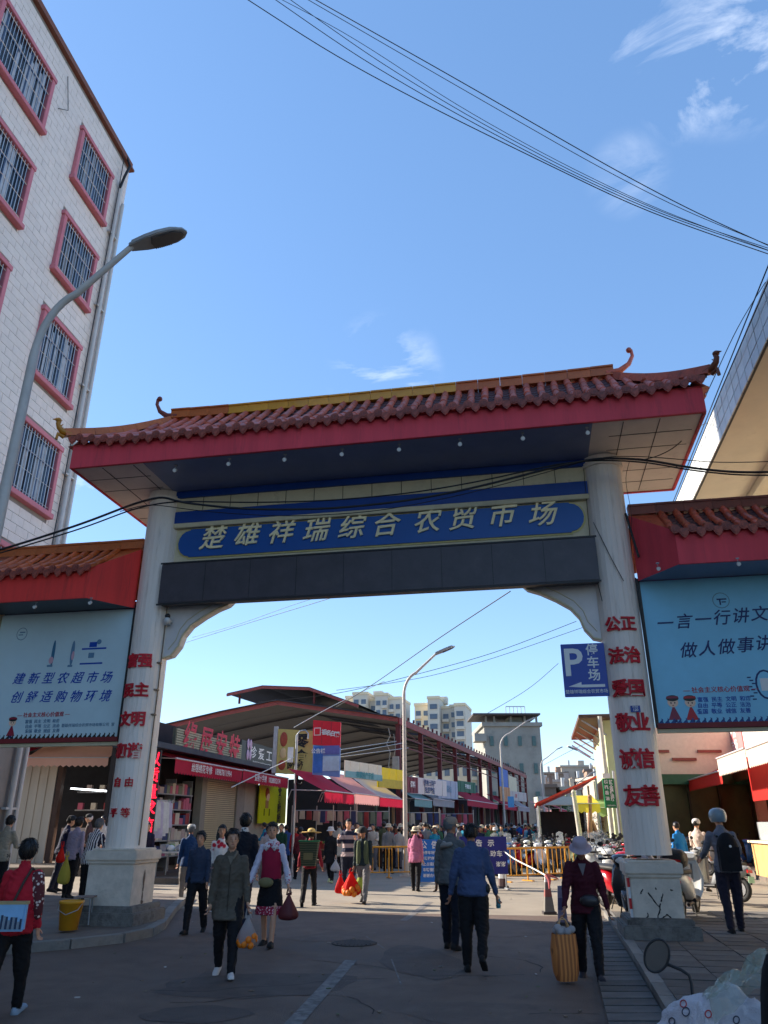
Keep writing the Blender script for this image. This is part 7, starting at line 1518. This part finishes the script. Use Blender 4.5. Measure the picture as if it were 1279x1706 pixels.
# 7 embroidered dress
emb = floral('cloth_embroidered', C8(214, 206, 210), C8(176, 40, 84), 34); emb2 = floral('cloth_embroidered_hem', C8(150, 34, 60), C8(226, 190, 196), 40)
P7, HW, ctx = person(FX(456, 12.5), 12.5, R(172), 1.66, (skin, fab('white_sleeves', (206, 200, 216)), fab('skirt_black', (20, 18, 24)), shoe_b, emb2), 'woman in embroidered dress with maroon vest, white sleeves and black skirt', hair='bun', skirt=True, female=True, build=.98, legL=(14, 4), legR=(-6, 8), armL=(-4, 16, 14), armR=(4, 18, 18), hem=.93, headturn=14, vox=.012)
S, dz, up, child, hc, HR = ctx
k = MB(); sweep(k, [up((0, -.006, r_[0])) for r_ in ((.93,), (1.05,), (1.18,), (1.27,), (1.335,))], [(.162, .122), (.150, .116), (.160, .124), (.162, .122), (.140, .106)], 0, n=18, up=(1, 0, 0)); child('maroon_vest', k, fab('maroon_vest', (150, 26, 58)))
k = MB()
for sx in (-1, 1): sweep(k, [up((sx * .03, .10, 1.40)), up((sx * .085, .105, 1.35)), up((sx * .11, .07, 1.36))], [(.04, .012), (.05, .014), (.03, .012)], 0)
sweep(k, [up((0, -.01, 1.41)), up((0, -.0, 1.44))], [(.12, .09), (.07, .065)], 0, n=16, up=(1, 0, 0)); child('embroidered_collar', k, emb)
k = MB()
for wr in (0, 1): pass
sweep(k, [up((-.245, -.02, 1.02)), up((-.275, .02, .90))], [.052, .056], 0); sweep(k, [up((.26, .03, 1.02)), up((.29, .09, .91))], [.052, .056], 0); child('embroidered_cuff', k, emb)
k = MB(); k.ball((.03, .17, .87), (.12, .05, .07), 12, 8); o = k.obj('belt_bag', fab('pouch_olive', (120, 112, 78))); tag(o, 'olive pouch worn at the waist of the embroidered dress woman', 'pouch'); o.location = (P7.location.x, P7.location.y, ctx[1] * S); o.rotation_euler = (0, 0, R(172)); o.scale = (S, S, S)
bag(HW[0] + Vector((0, 0, .0)), .26, .36, M('bag_maroon', C8(96, 40, 44), .6, .2), 'dark maroon shopping bag with red top held by the embroidered dress woman', rz=.2)
# 8 straw hat with back basket
P8, HW, ctx = person(FX(518, 18.3), 18.3, R(-4), 1.55, (skin2, fab('crimson_shirt', (138, 30, 48)), trk, shoe_b, skin), 'person in a straw hat and crimson shirt walking away with a basket on the back', hat='straw', hatmat=M('straw', C8(222, 186, 112), .8, .15, 12, bump=.3, bscale=120), hair='short', lean=8, legL=(-14, 18), legR=(14, 4), armL=(4, 16, 20), armR=(-4, 16, 30))
S, dz, up, child, hc, HR = ctx; loc = P8.matrix_world @ Vector((0, -.02, 0))
bk = thing('back_basket', 'tall dark green back basket carried by the straw hat person', 'basket', (P8.location.x + .0, P8.location.y - .20, .80), R(-4)); k = MB(); gm = stripes('woven_green', C8(30, 56, 40), C8(96, 90, 70), 9, 'Z')
k.add([(-.15, -.12, 0), (.15, -.12, 0), (.15, .08, 0), (-.15, .08, 0), (-.21, -.16, .50), (.21, -.16, .50), (.21, .10, .50), (-.21, .10, .50)], [(3, 2, 1, 0), (0, 1, 5, 4), (1, 2, 6, 5), (2, 3, 7, 6), (3, 0, 4, 7)]); k.obj('woven_body', gm, bk); k = MB(); k.tube([(-.21, -.16, .50), (.21, -.16, .50), (.21, .10, .50), (-.21, .10, .50), (-.21, -.16, .5)], .018, 6); k.obj('rim', M('rim_green', C8(40, 110, 70), .6), bk); k = MB(); k.box((0, -.15, .2), (.2, .02, .14)); k.obj('side_patch', fab('pouch_olive', (120, 112, 78)), bk)
for sx in (-.1, .1): k = MB(); k.tube([(sx, .09, .45), (sx, .16, .55), (sx, .28, .5)], .012, 5); k.obj('strap', black, bk)
# 9..12
P, HW, _ = person(FX(552, 25.5), 25.5, R(170), 1.58, (skin, fab('coat_black_long', (26, 26, 32)), trk, fab('shoe_lime', (190, 200, 150)), skin), 'person in a long black coat and white cap between straw hat and striped sweater', hat='bucket', hatmat=shoe_w, hem=.6, flare=.8, female=True, vox=.018)
bag(HW[0], .26, .34, film('film_white', (.72, .70, .70), .5), 'white plastic bag held by the long black coat person')
person(FX(581, 21.6), 21.6, R(176), 1.76, (skin, stripes('cloth_navy_stripe', C8(34, 38, 60), C8(170, 150, 150), 1.6, 'Z'), trn, shoe_b, skin), 'man in a navy sweater with pale stripes standing with folded arms', hair='short', armL=(28, 12, 95), armR=(30, 12, 98), legL=(2, 2), legR=(-2, 2), build=1.1, hem=.82)
P, HW, _ = person(FX(606, 19.0), 19.0, R(166), 1.62, (skin2, M('cloth_plaid', C8(40, 52, 56), .85, .5, 24), trg, fab('shoe_dark', (34, 30, 32)), skin), 'man in a green vest and checked shirt walking with red carrier bags', hat='beanie', hatmat=fab('cap_charcoal', (50, 50, 52)), legL=(20, 6), legR=(-16, 22), lean=6, build=1.1, headtilt=14)
S, dz, up, child, hc, HR = _
k = MB()
for sx in (-1, 1): sweep(k, [up((sx * .09, .07, .92)), up((sx * .09, .08, 1.15)), up((sx * .09, .07, 1.36))], [(.07, .06), (.068, .058), (.05, .045)], 0, up=(1, 0, 0))
child('vest', k, fab('vest_green', (92, 100, 74)))
bag(HW[1] + Vector((-.05, -.02, 0)), .42, .50, film('film_red', C8(226, 46, 36), .45), 'large red plastic bag carried by the man in the green vest', content=M('orange_fruit', C8(226, 120, 30), .5), rz=.1)
bag(HW[1] + Vector((-.30, .12, -.06)), .26, .40, film('film_red_dark', C8(200, 36, 36), .35), 'smaller red plastic bag behind the large red one', rz=.5)
bag(HW[1] + Vector((.16, .05, 0)), .24, .40, film('film_lime', C8(190, 206, 110), .5), 'pale green plastic bag beside the large red one', rz=.2)
person(FX(691, 22.4), 22.4, R(-16), 1.57, (skin, fab('pink_jacket', (178, 104, 134)), trk, shoe_b, skin), 'woman in a pink jacket and cream hat walking away beside the notice board', hat='bucket', hatmat=fab('hat_cream', (206, 188, 160)), hem=.76, flare=1.3, female=True, build=1.12, legL=(8, 3), legR=(-8, 8), hair='short')
# 13 grey cap man, 14 blue sweater man
P13, HW, ctx = person(FX(748, 12.2), 12.2, R(-28), 1.72, (skin2, fab('grey_shirt', (96, 98, 98)), fab('trouser_dark_navy', (22, 26, 38)), fab('shoe_black_white', (36, 36, 38)), skin), 'elderly man in a grey jacket and beige cap beside the blue sweater man', hat='cap', hatmat=fab('cap_beige', (150, 132, 116)), hair='short', hairmat=hairg, hem=.82, build=1.12, legL=(4, 2), legR=(-8, 6), armL=(-4, 8, 8), armR=(14, 8, 60), headturn=-34, vox=.012)
S, dz, up, child, hc, HR = ctx; k = MB(); k.ball(hc + HR @ Vector((0, .072, -.045)), (.055, .036, .040), 12, 8, rot=HR); child('face_mask', k, M('mask_pale', (.6, .62, .66), .7)); k = MB(); sweep(k, [up((-.05, -.12, 1.34)), up((-.08, -.14, 1.3)), up((.06, -.13, 1.34))], [.04, .045, .03], 0); child('hood', k, fab('hood_pale', (150, 146, 140)))
P14, HW, ctx = person(FX(783, 10.5), 10.5, R(-8), 1.63, (skin2, fab('blue_sweater', (64, 78, 110)), fab('trouser_jet', (18, 16, 20)), shoe_b, skin), 'stocky man in a blue sweater seen from behind, walking away up the road', hair='short', hairmat=hairk, hem=.86, build=1.22, legL=(-4, 4), legR=(-18, 26), armL=(2, 16, 10), armR=(6, 16, 16), vox=.012, lean=4)
S, dz, up, child, hc, HR = ctx; k = MB(); k.ball(HW[1] + Vector((0, 0, -.03)), .032, 8, 6); k.tube([HW[1] + Vector((0, 0, -.06)), HW[1] + Vector((0, .0, .05))], .028, 8); o = k.obj('water_bottle', M('bottle_teal', C8(70, 130, 140), .2)); tag(o, 'small bottle in the right hand of the blue sweater man', 'bottle')
k = MB(); k.ball((.19, -.02, .93), (.04, .08, .06), 8, 6); o = child('waist_pouch', k, black)
# 15 maroon jacket with bucket hat
P15, HW, ctx = person(FX(984, 9.95) - .16, 9.95, R(168), 1.52, (skin2, fab('maroon_jacket', (70, 16, 34)), trk, fab('shoe_charcoal', (52, 50, 56)), skin), 'person in a maroon jacket and mauve bucket hat carrying an orange bag', hat='bucket', hatmat=fab('hat_mauve', (166, 148, 158)), hem=.78, flare=1.1, build=1.14, lean=15, headtilt=22, legL=(20, 6), legR=(-8, 12), armL=(-10, 14, 14), armR=(4, 14, 26), vox=.012)
S, dz, up, child, hc, HR = ctx; k = MB(); k.ball((-.06, .17, .93), (.13, .05, .075), 12, 8); o = child('waist_bag', k, M('leather_black', (.03, .025, .028), .35)); k = MB(); k.add([up((-.05, .118, 1.42)), up((.05, .118, 1.42)), up((.0, .135, 1.27))], [(0, 1, 2)]); child('shirt_front', k, fab('shirt_grey', (120, 112, 118)))
ob_ = thing('shopping_bag', 'tall orange striped shopping bag held by the maroon jacket person', 'bag', HW[1] + Vector((-.03, -.03, -.02)), R(10)); k = MB(); n = 14; vs = []
for z, a, b_ in ((-.60, .11, .08), (-.52, .135, .10), (-.30, .145, .11), (-.14, .13, .09)):
    for j in range(n): an = 2 * math.pi * j / n; e_ = .6; f = 1 + .16 * noise.noise(Vector((j * 1.7, z * 8, 1))); vs.append((math.copysign(abs(math.cos(an)) ** e_, math.cos(an)) * a * f, math.copysign(abs(math.sin(an)) ** e_, math.sin(an)) * b_ * f, z))
k.add(vs, [(i * n + j, i * n + (j + 1) % n, (i + 1) * n + (j + 1) % n, (i + 1) * n + j) for i in range(3) for j in range(n)], 0, True); k.add(vs[:n], [tuple(range(n))]); k.obj('sack', stripes('bag_orange', C8(206, 130, 72), C8(158, 96, 58), 7, 'X'), ob_)
k = MB(); k.tube([(-.09, .04, -.14), (-.03, .0, .0), (0, 0, .02), (.03, 0, .0), (.09, .04, -.14)], .009, 5); k.tube([(-.09, -.04, -.14), (-.03, -.01, .0), (.03, -.01, .0), (.09, -.04, -.14)], .009, 5); k.obj('handle', M('handle_tan', C8(200, 150, 100), .6), ob_)
k = MB(); rr = random.Random(8)
for i in range(9): k.ball((rr.uniform(-.09, .09), rr.uniform(-.05, .05), -.13 + rr.uniform(0, .05)), (.05, .04, .04), 7, 5)
k.obj('crumpled_film', film('film_clear', (.6, .56, .56), .5), ob_)
# 16 helmeted rider with backpack
P16, HW, ctx = person(FX(1199, 13.0), 13.0, R(-10), 1.74, (skin, fab('rider_grey', (104, 110, 124)), fab('trouser_slate', (36, 34, 50)), shoe_b, skin), 'rider in a grey helmet with black backpack seen from behind by the white scooter', hat='helmet', hatmat=M('helmet_grey', C8(110, 132, 146), .35, .08, coat=.4), hem=.84, legL=(-6, 8), legR=(10, 2), armL=(34, 14, 30), armR=(30, 18, 60), z=.1, build=1.08, vox=.013)
S, dz, up, child, hc, HR = ctx; bp = thing('backpack', 'black backpack worn by the helmeted rider', 'backpack', (P16.location.x - .02, P16.location.y - .20, 1.02), R(-10)); k = MB(); k.ball((0, 0, .22), (.17, .10, .28), 14, 10); k.box((0, .0, .12), (.30, .16, .34)); k.obj('pack_body', fab('pack_black', (24, 23, 28)), bp); k = MB(); k.ball((.02, -.105, .30), (.02, .006, .02), 8, 6); k.obj('pack_badge', inkw, bp)
for sx in (-.12, .12): k = MB(); k.tube([(sx, .05, .44), (sx, .18, .46), (sx, .32, .34), (sx, .34, .1)], .018, 6); k.obj('strap', black, bp)
# others at right and left
person(8.05, 21.0, R(-40), 1.66, (skin, fab('cream_shirt', (206, 184, 170)), trg, shoe_b, skin), 'person in a sunlit cream shirt and white hat beyond the helmeted rider', hat='beanie', hatmat=shoe_w, legL=(4, 2), legR=(-4, 4), armL=(20, 10, 50), z=.1, vox=.018)
person(FX(1128, 22), 22, R(30), 1.62, (skin, fab('raincoat_blue', (30, 120, 190)), trk, shoe_b, skin), 'person in a bright blue raincoat just right of the right gate column', hem=.5, flare=1, hair='short', z=.1, vox=.018)
person(FX(157, 17.6), 17.6, R(-20), 1.62, (skin, stripes('cloth_bw_stripe', C8(214, 210, 214), C8(34, 34, 52), 6.5, 'X'), trk, shoe_b, skin), 'grey haired woman in a black and white striped blouse left of the left plinth', hairmat=hairg, hair='full', lean=14, hem=.76, build=1.15, female=True, legL=(2, 2), legR=(-6, 4), z=.14, armL=(20, 10, 40), armR=(24, 10, 50))
P, HWl, _ = person(FX(128, 18.6), 18.6, R(-14), 1.64, (skin, fab('lilac_hoodie', (150, 140, 160)), trk, shoe_b, skin), 'person in a lilac hooded top left of the striped blouse woman', hair='full', hairmat=hairb, hem=.80, lean=6, legL=(4, 2), legR=(-4, 4), z=.14, armL=(10, 10, 30))
bag(at(112, 1425, 17.4), .24, .55, film('film_yellow', C8(200, 190, 90), .5), 'yellow-green plastic bag hanging beside the striped blouse woman', rz=.3); bag(at(104, 1408, 17.3), .17, .34, film('film_red', C8(226, 46, 36), .45), 'small red plastic bag above the yellow-green one', rz=.1)
person(FX(108, 20.2), 20.2, R(-60), 1.70, (skin, fab('navy_coat', (28, 32, 62)), trn, shoe_b, skin), 'man in a navy coat and dark cap leaning at the pink counter', hat='cap', hatmat=fab('cap_charcoal', (50, 50, 52)), lean=10, armL=(20, 8, 50), armR=(20, 8, 60), legL=(2, 2), legR=(-6, 6), z=.14)
person(FX(150, 24), 24, R(100), 1.66, (skin, fab('vendor_brown', (70, 56, 56)), trk, shoe_b, skin), 'vendor in a dark peaked cap with sunlit white hair behind the lilac top', hat='cap', hatmat=fab('cap_charcoal', (50, 50, 52)), hairmat=shoe_w, z=.28, vox=.018)
person(FX(173, 25), 25, R(150), 1.62, (skin, shoe_w, trk, shoe_b, skin), 'person in sunlit white beside the left column shaft', hair='short', z=.28, vox=.018)
person(FX(12, 17.6), 17.6, R(-8), 1.66, (skin, fab('hoodie_sand', (150, 144, 130)), trk, shoe_b, skin), 'person in a sand coloured hoodie at the far left edge', hair='full', lean=5, headtilt=20, hem=.80, legL=(3, 2), legR=(-3, 3), armL=(20, 10, 70), armR=(20, 10, 70), z=.14, build=1.08)
person(FX(248, 21.5), 21.5, R(180), 1.55, (skin, fab('shop_navy', (40, 36, 60)), trk, shoe_b, skin), 'woman in a dark smock tucked behind the left column', hair='bun', z=.16, vox=.018, female=True)
person(FX(447, 25), 25, R(200), 1.62, (skin, fab('grey_tee', (134, 132, 140)), trg, shoe_b, skin), 'man in a pale grey shirt behind the embroidered dress woman', hair='short', vox=.018)
person(FX(470, 28), 28, R(160), 1.68, (skin, fab('dark_green', (30, 66, 50)), trk, shoe_b, skin), 'man in a dark green jacket beside the tall thin pole', hair='short', vox=.018)
person(FX(502, 27), 27, R(20), 1.58, (skin, fab('wine_shirt', (92, 30, 40)), trk, shoe_b, skin), 'woman in a wine coloured shirt right of the tall thin pole', hair='short', vox=.018, female=True)
person(FX(596, 24), 24, R(190), 1.52, (skin, fab('taupe', (110, 96, 96)), trb, shoe_b, skin), 'short woman in a pinkish hat between striped sweater and green vest', hat='bucket', hatmat=fab('hat_cream', (206, 188, 160)), vox=.018, female=True)
# yellow bucket and stool
yb = thing('yellow_bucket', 'yellow plastic bucket with rim standing left of the left plinth', 'bucket', gnd(113, 1549, .14)); k = MB(); k.lathe([(.001, .01), (.135, .0), (.175, .36), (.185, .362), (.187, .40), (.175, .402), (.172, .37), (.13, .03), (.001, .02)], 22); k.obj('bucket_body', M('bucket_yellow', C8(214, 150, 40), .5, .12, 4, dirt=(C8(150, 104, 50), 6, .58, .5)), yb); k = MB(); k.tube([(-.185, 0, .39), (-.15, -.12, .28), (0, -.19, .22), (.15, -.12, .28), (.185, 0, .39)], .006, 5); k.obj('handle', galv, yb)
fs_ = thing('wooden_stool', 'low wooden stool between the bucket and the left plinth', 'stool', gnd(136, 1540, .14), R(10)); k = MB()
for i in range(4): k = MB(); k.box((-.12 + i * .08, 0, .40), (.075, .30, .02)); k.obj('slat', M('stool_wood', C8(140, 120, 110), .8, .2, 6), fs_)
for sx in (-.12, .12):
    for sy in (-.12, .12): k = MB(); k.tube([(sx, sy, 0), (sx * .8, sy * .8, .39)], .014, 5); k.obj('leg', grey, fs_)
# ---- crowd further up the street: a handful of builds, copied with their own clothes
tops = [('black', (28, 28, 34)), ('maroon', (96, 28, 42)), ('teal', (30, 130, 160)), ('navy', (34, 42, 70)), ('brown', (84, 66, 56)), ('grey', (120, 122, 126)), ('red', (170, 36, 44)), ('blue', (40, 80, 150)), ('olive', (84, 88, 60)), ('purple', (90, 56, 100)), ('cream', (196, 186, 170)), ('green', (50, 96, 76))]
bots = [('black', trk), ('navy', trn), ('grey', trg), ('brown', trb)]
arch = []
specs = [dict(hair='short', yaw=0), dict(hair='full', female=True, hem=.7), dict(hat='bucket', hatmat=shoe_w, hair='short'), dict(hat='cap', hatmat=shoe_w, hair='short', lean=8), dict(hair='bun', female=True, hem=.55), dict(hair='short', build=1.15, armL=(25, 10, 70))]
legs = [((18, 6), (-15, 18)), ((2, 2), (-3, 3)), ((12, 5), (-10, 12)), ((-16, 18), (18, 5)), ((3, 2), (-4, 6)), ((8, 3), (-7, 8))]
for i, sp in enumerate(specs):
    sp = dict(sp); sp.pop('yaw', None)
    t, _, _ = person(3 + i * .1, 60, 0, 1.62, (skin if i % 2 else skin2, fab('top_black', (28, 28, 34)), trk, shoe_b, skin), 'x', legL=legs[i][0], legR=legs[i][1], vox=.026, **sp); arch.append(t)
rc = random.Random(21); used = set(); facing = ['walking this way', 'walking away', 'turned to the stalls']; fyaw = [180, 0, 90]
areas = [((560, 735), (30, 40), 'under near awnings', 44), ((735, 835), (34, 48), 'behind the warning board', 32), ((820, 900), (40, 62), 'beyond the scooter park', 34), ((850, 958), (58, 92), 'at the far street end', 40), ((440, 500), (30, 34), 'by the shuttered shop', 5)]
first = [True] * 6; heads = ['bareheaded', 'dark-haired', 'white-hatted', 'white-capped', 'bun-haired', 'stout']
for (ua, ub), (ya, yb_), where, cnt in areas:
    for q in range(cnt):
        while True:
            i = rc.randrange(6); tn, tcx = rc.choice(tops); bn_, bm_ = rc.choice(bots); f = rc.randrange(3); key = (i, tn, where)
            if key not in used: used.add(key); break
        Y = rc.uniform(ya, yb_); x = FX(rc.uniform(ua, ub), Y); t = arch[i] if first[i] else copy_tree(arch[i]); first[i] = False
        t.location = (x, Y, 0); t.rotation_euler = (0, 0, R(fyaw[f] + rc.uniform(-35, 35))); s_ = rc.uniform(.94, 1.08); t.scale = (s_, s_, s_)
        t['label'] = '%s shopper, %s top, %s trousers, %s, %s' % (heads[i], tn, bn_, facing[f], where); t['group'] = 'shoppers further up the market street'
        for ch in t.children:
            if ch.name.startswith('body'):
                for sl, mt_ in ((1, fab('top_' + tn, tcx)), (2, bm_)): ch.material_slots[sl].link = 'OBJECT'; ch.material_slots[sl].material = mt_
            if ch.name.startswith('hat') and rc.random() < .5: ch.material_slots[0].link = 'OBJECT'; ch.material_slots[0].material = fab('hat_cream', (206, 188, 160))

# ------------------------------------------------------------------ cargo bike at the lower right: mirror, sack, plastic film
cbk = thing('cargo_tricycle', 'black cargo tricycle at the lower right corner with round mirror on a bent arm', 'tricycle', (1.82, 3.35, 0), R(-20))
k = MB(); k.box((.55, .0, .55), (1.0, 1.3, .06)); 
for x, y, w_, d_ in ((.05, 0, .04, 1.3), (1.05, 0, .04, 1.3), (.55, -.65, 1.0, .04), (.55, .65, 1.0, .04)): k.box((x, y, .72), (w_, d_, .3))
k.obj('cargo_bed', M('bed_blue', C8(50, 70, 100), .5, .2), cbk)
for x, y in ((.0, -.1), (1.1, -.1), (.55, 1.35)):
    k = MB(); P = [(x, y + .24 * math.cos(a), .28 + .24 * math.sin(a)) for a in [i * math.pi / 9 for i in range(19)]]; k.tube(P, .05, 7, cap=False); k.tube([(x - .03, y, .28), (x + .03, y, .28)], .16, 12); k.obj('wheel', tyre, cbk)
k = MB(); k.tube([(.55, 1.35, .28), (.55, 1.15, .9), (.55, 1.0, 1.05)], .03, 6); k.tube([(.2, .9, 1.06), (.55, 1.0, 1.05), (.9, .9, 1.06)], .02, 6); k.tube([(.55, .6, .6), (.55, 1.15, .75)], .04, 6); k.obj('handlebar', black, cbk)
mi = cbk.matrix_basis.inverted(); Ym = 4.15
mc = at(1094, 1592, Ym); ar = [at(1111, 1606, Ym), at(1135, 1616, Ym - .03), at(1148, 1625, Ym - .05), at(1152, 1640, Ym - .06), at(1158, 1700, Ym - .1)]
bpy.context.view_layer.update(); mi = cbk.matrix_world.inverted()
k = MB(); k.tube([mi @ p for p in ar], .008, 7); k.obj('mirror_arm', black, cbk)
rot = Matrix.Rotation(R(-20), 3, 'Z') @ Matrix.Rotation(R(35), 3, 'Y')
k = MB(); n = 26; e1, e2 = Vector((.8, -.25, -.50)).normalized(), Vector((.35, -.1, .9)).normalized(); cN = e1.cross(e2).normalized(); e2 = cN.cross(e1).normalized()
ring = [mi @ (mc + e1 * .052 * math.cos(a) + e2 * .075 * math.sin(a)) for a in [2 * math.pi * i / n for i in range(n + 1)]]
k.tube(ring, .006, 6, cap=False); mr_ = k.obj('mirror_rim', black, cbk); k = MB(); k.add(ring[:n], [tuple(range(n))]); k.obj('mirror_glass', M('mirror_glass', (.30, .29, .28), .12, .15, 8, metal=.9), mr_)
# white woven sack with printed rings
sk = at(1215, 1675, 3.55); sack = thing('woven_sack', 'big white woven sack with printed rings in the lower right corner', 'sack', (sk.x - .05, sk.y + .1, .255), R(8))
k = MB(); n, m_ = 120, 70; V = []
for i in range(m_ + 1):
    a = -math.pi / 2 + math.pi * i / m_
    for j in range(n):
        an = 2 * math.pi * j / n; d = Vector((math.cos(a) * math.cos(an), math.cos(a) * math.sin(an), math.sin(a))); f = 1 + .10 * noise.noise(d * 2.2) - .09 * abs(noise.noise(Vector((d.x * 4, d.y * 4, d.z * 2)))) - .05 * abs(noise.noise(Vector((d.x * 9, d.y * 9, d.z * 4)))) + .012 * noise.noise(d * 20)
        e_ = .75; V.append((math.copysign(abs(d.x) ** e_, d.x) * .27 * f, math.copysign(abs(d.y) ** e_, d.y) * .27 * f, math.copysign(abs(d.z) ** e_, d.z) * (.36 if d.z > 0 else .60) * f + .36 + .12 * d.x * max(d.z, 0)))
k.add(V, [(i * n + j, i * n + (j + 1) % n, (i + 1) * n + (j + 1) % n, (i + 1) * n + j) for i in range(m_) for j in range(n)], 0, True); sb = k.obj('sack_body', M('woven_white', (.62, .57, .58), .6, .1, 5, bump=.5, bscale=160, dirt=((.30, .27, .30), 3, .58, .5)), sack)
bvs = BVHTree.FromPolygons([Vector(v) for v in V], k.f)
bpy.context.view_layer.update(); sm_i = sack.matrix_world.inverted()
def ring_mark(u, v, r, mat, name='printed_ring'):
    o = Vector((0, 0, EYE)); c = []
    for q in range(21):
        a = 2 * math.pi * q / 20; d = px_ray(u + r * math.cos(a), v + r * 1.2 * math.sin(a)).normalized(); h = bvs.ray_cast(sm_i @ o, (sm_i.to_3x3() @ d).normalized())
        if h[0]: c.append(h[0] + h[1] * .003)
    if len(c) > 4: k = MB(); k.tube(c, .0022, 5); k.obj(name, mat, sb)
mkk = M('ring_print', (.06, .06, .09), .7)
for u, v, r, m_2 in ((1143, 1686, 6, mkk), (1139, 1673, 5, M('ring_print_red', C8(190, 60, 60), .7)), (1226, 1700, 5, mkk), (1120, 1702, 5, mkk), (1180, 1690, 5, M('ring_print_red', C8(190, 60, 60), .7))): ring_mark(u, v, r, m_2)
pf = thing('plastic_film', 'crumpled clear green plastic film lying on top of the white sack', 'plastic film', at(1226, 1622, 3.55), R(-10)); k = MB(); n = 22; V = []
for i in range(n):
    for j in range(n):
        a, b_ = i / (n - 1) - .5, j / (n - 1) - .5; z = .025 * noise.noise(Vector((a * 5, b_ * 5, 2))) * 2 + .012 * abs(noise.noise(Vector((a * 14, b_ * 8, 5)))) + a * .16 - .25 * b_ * b_; V.append((a * .27, b_ * .26, z))
k.add(V, [(i * n + j, i * n + j + 1, (i + 1) * n + j + 1, (i + 1) * n + j) for i in range(n - 1) for j in range(n - 1)]); fm_ = M('film_green_clear', (.34, .36, .26), .12, .25, 8, alpha=.45, spec=.8); k.obj('film_sheet', fm_, pf)
bl = thing('black_jacket_bundle', 'black cloth bundle at the right border behind the white sack', 'bundle', at(1300, 1665, 3.3)); k = MB(); k.ball((0, 0, -.36), (.085, .14, .52), 16, 12); o = k.obj('bundle_cloth', fab('bundle_black', (22, 22, 24)), bl)
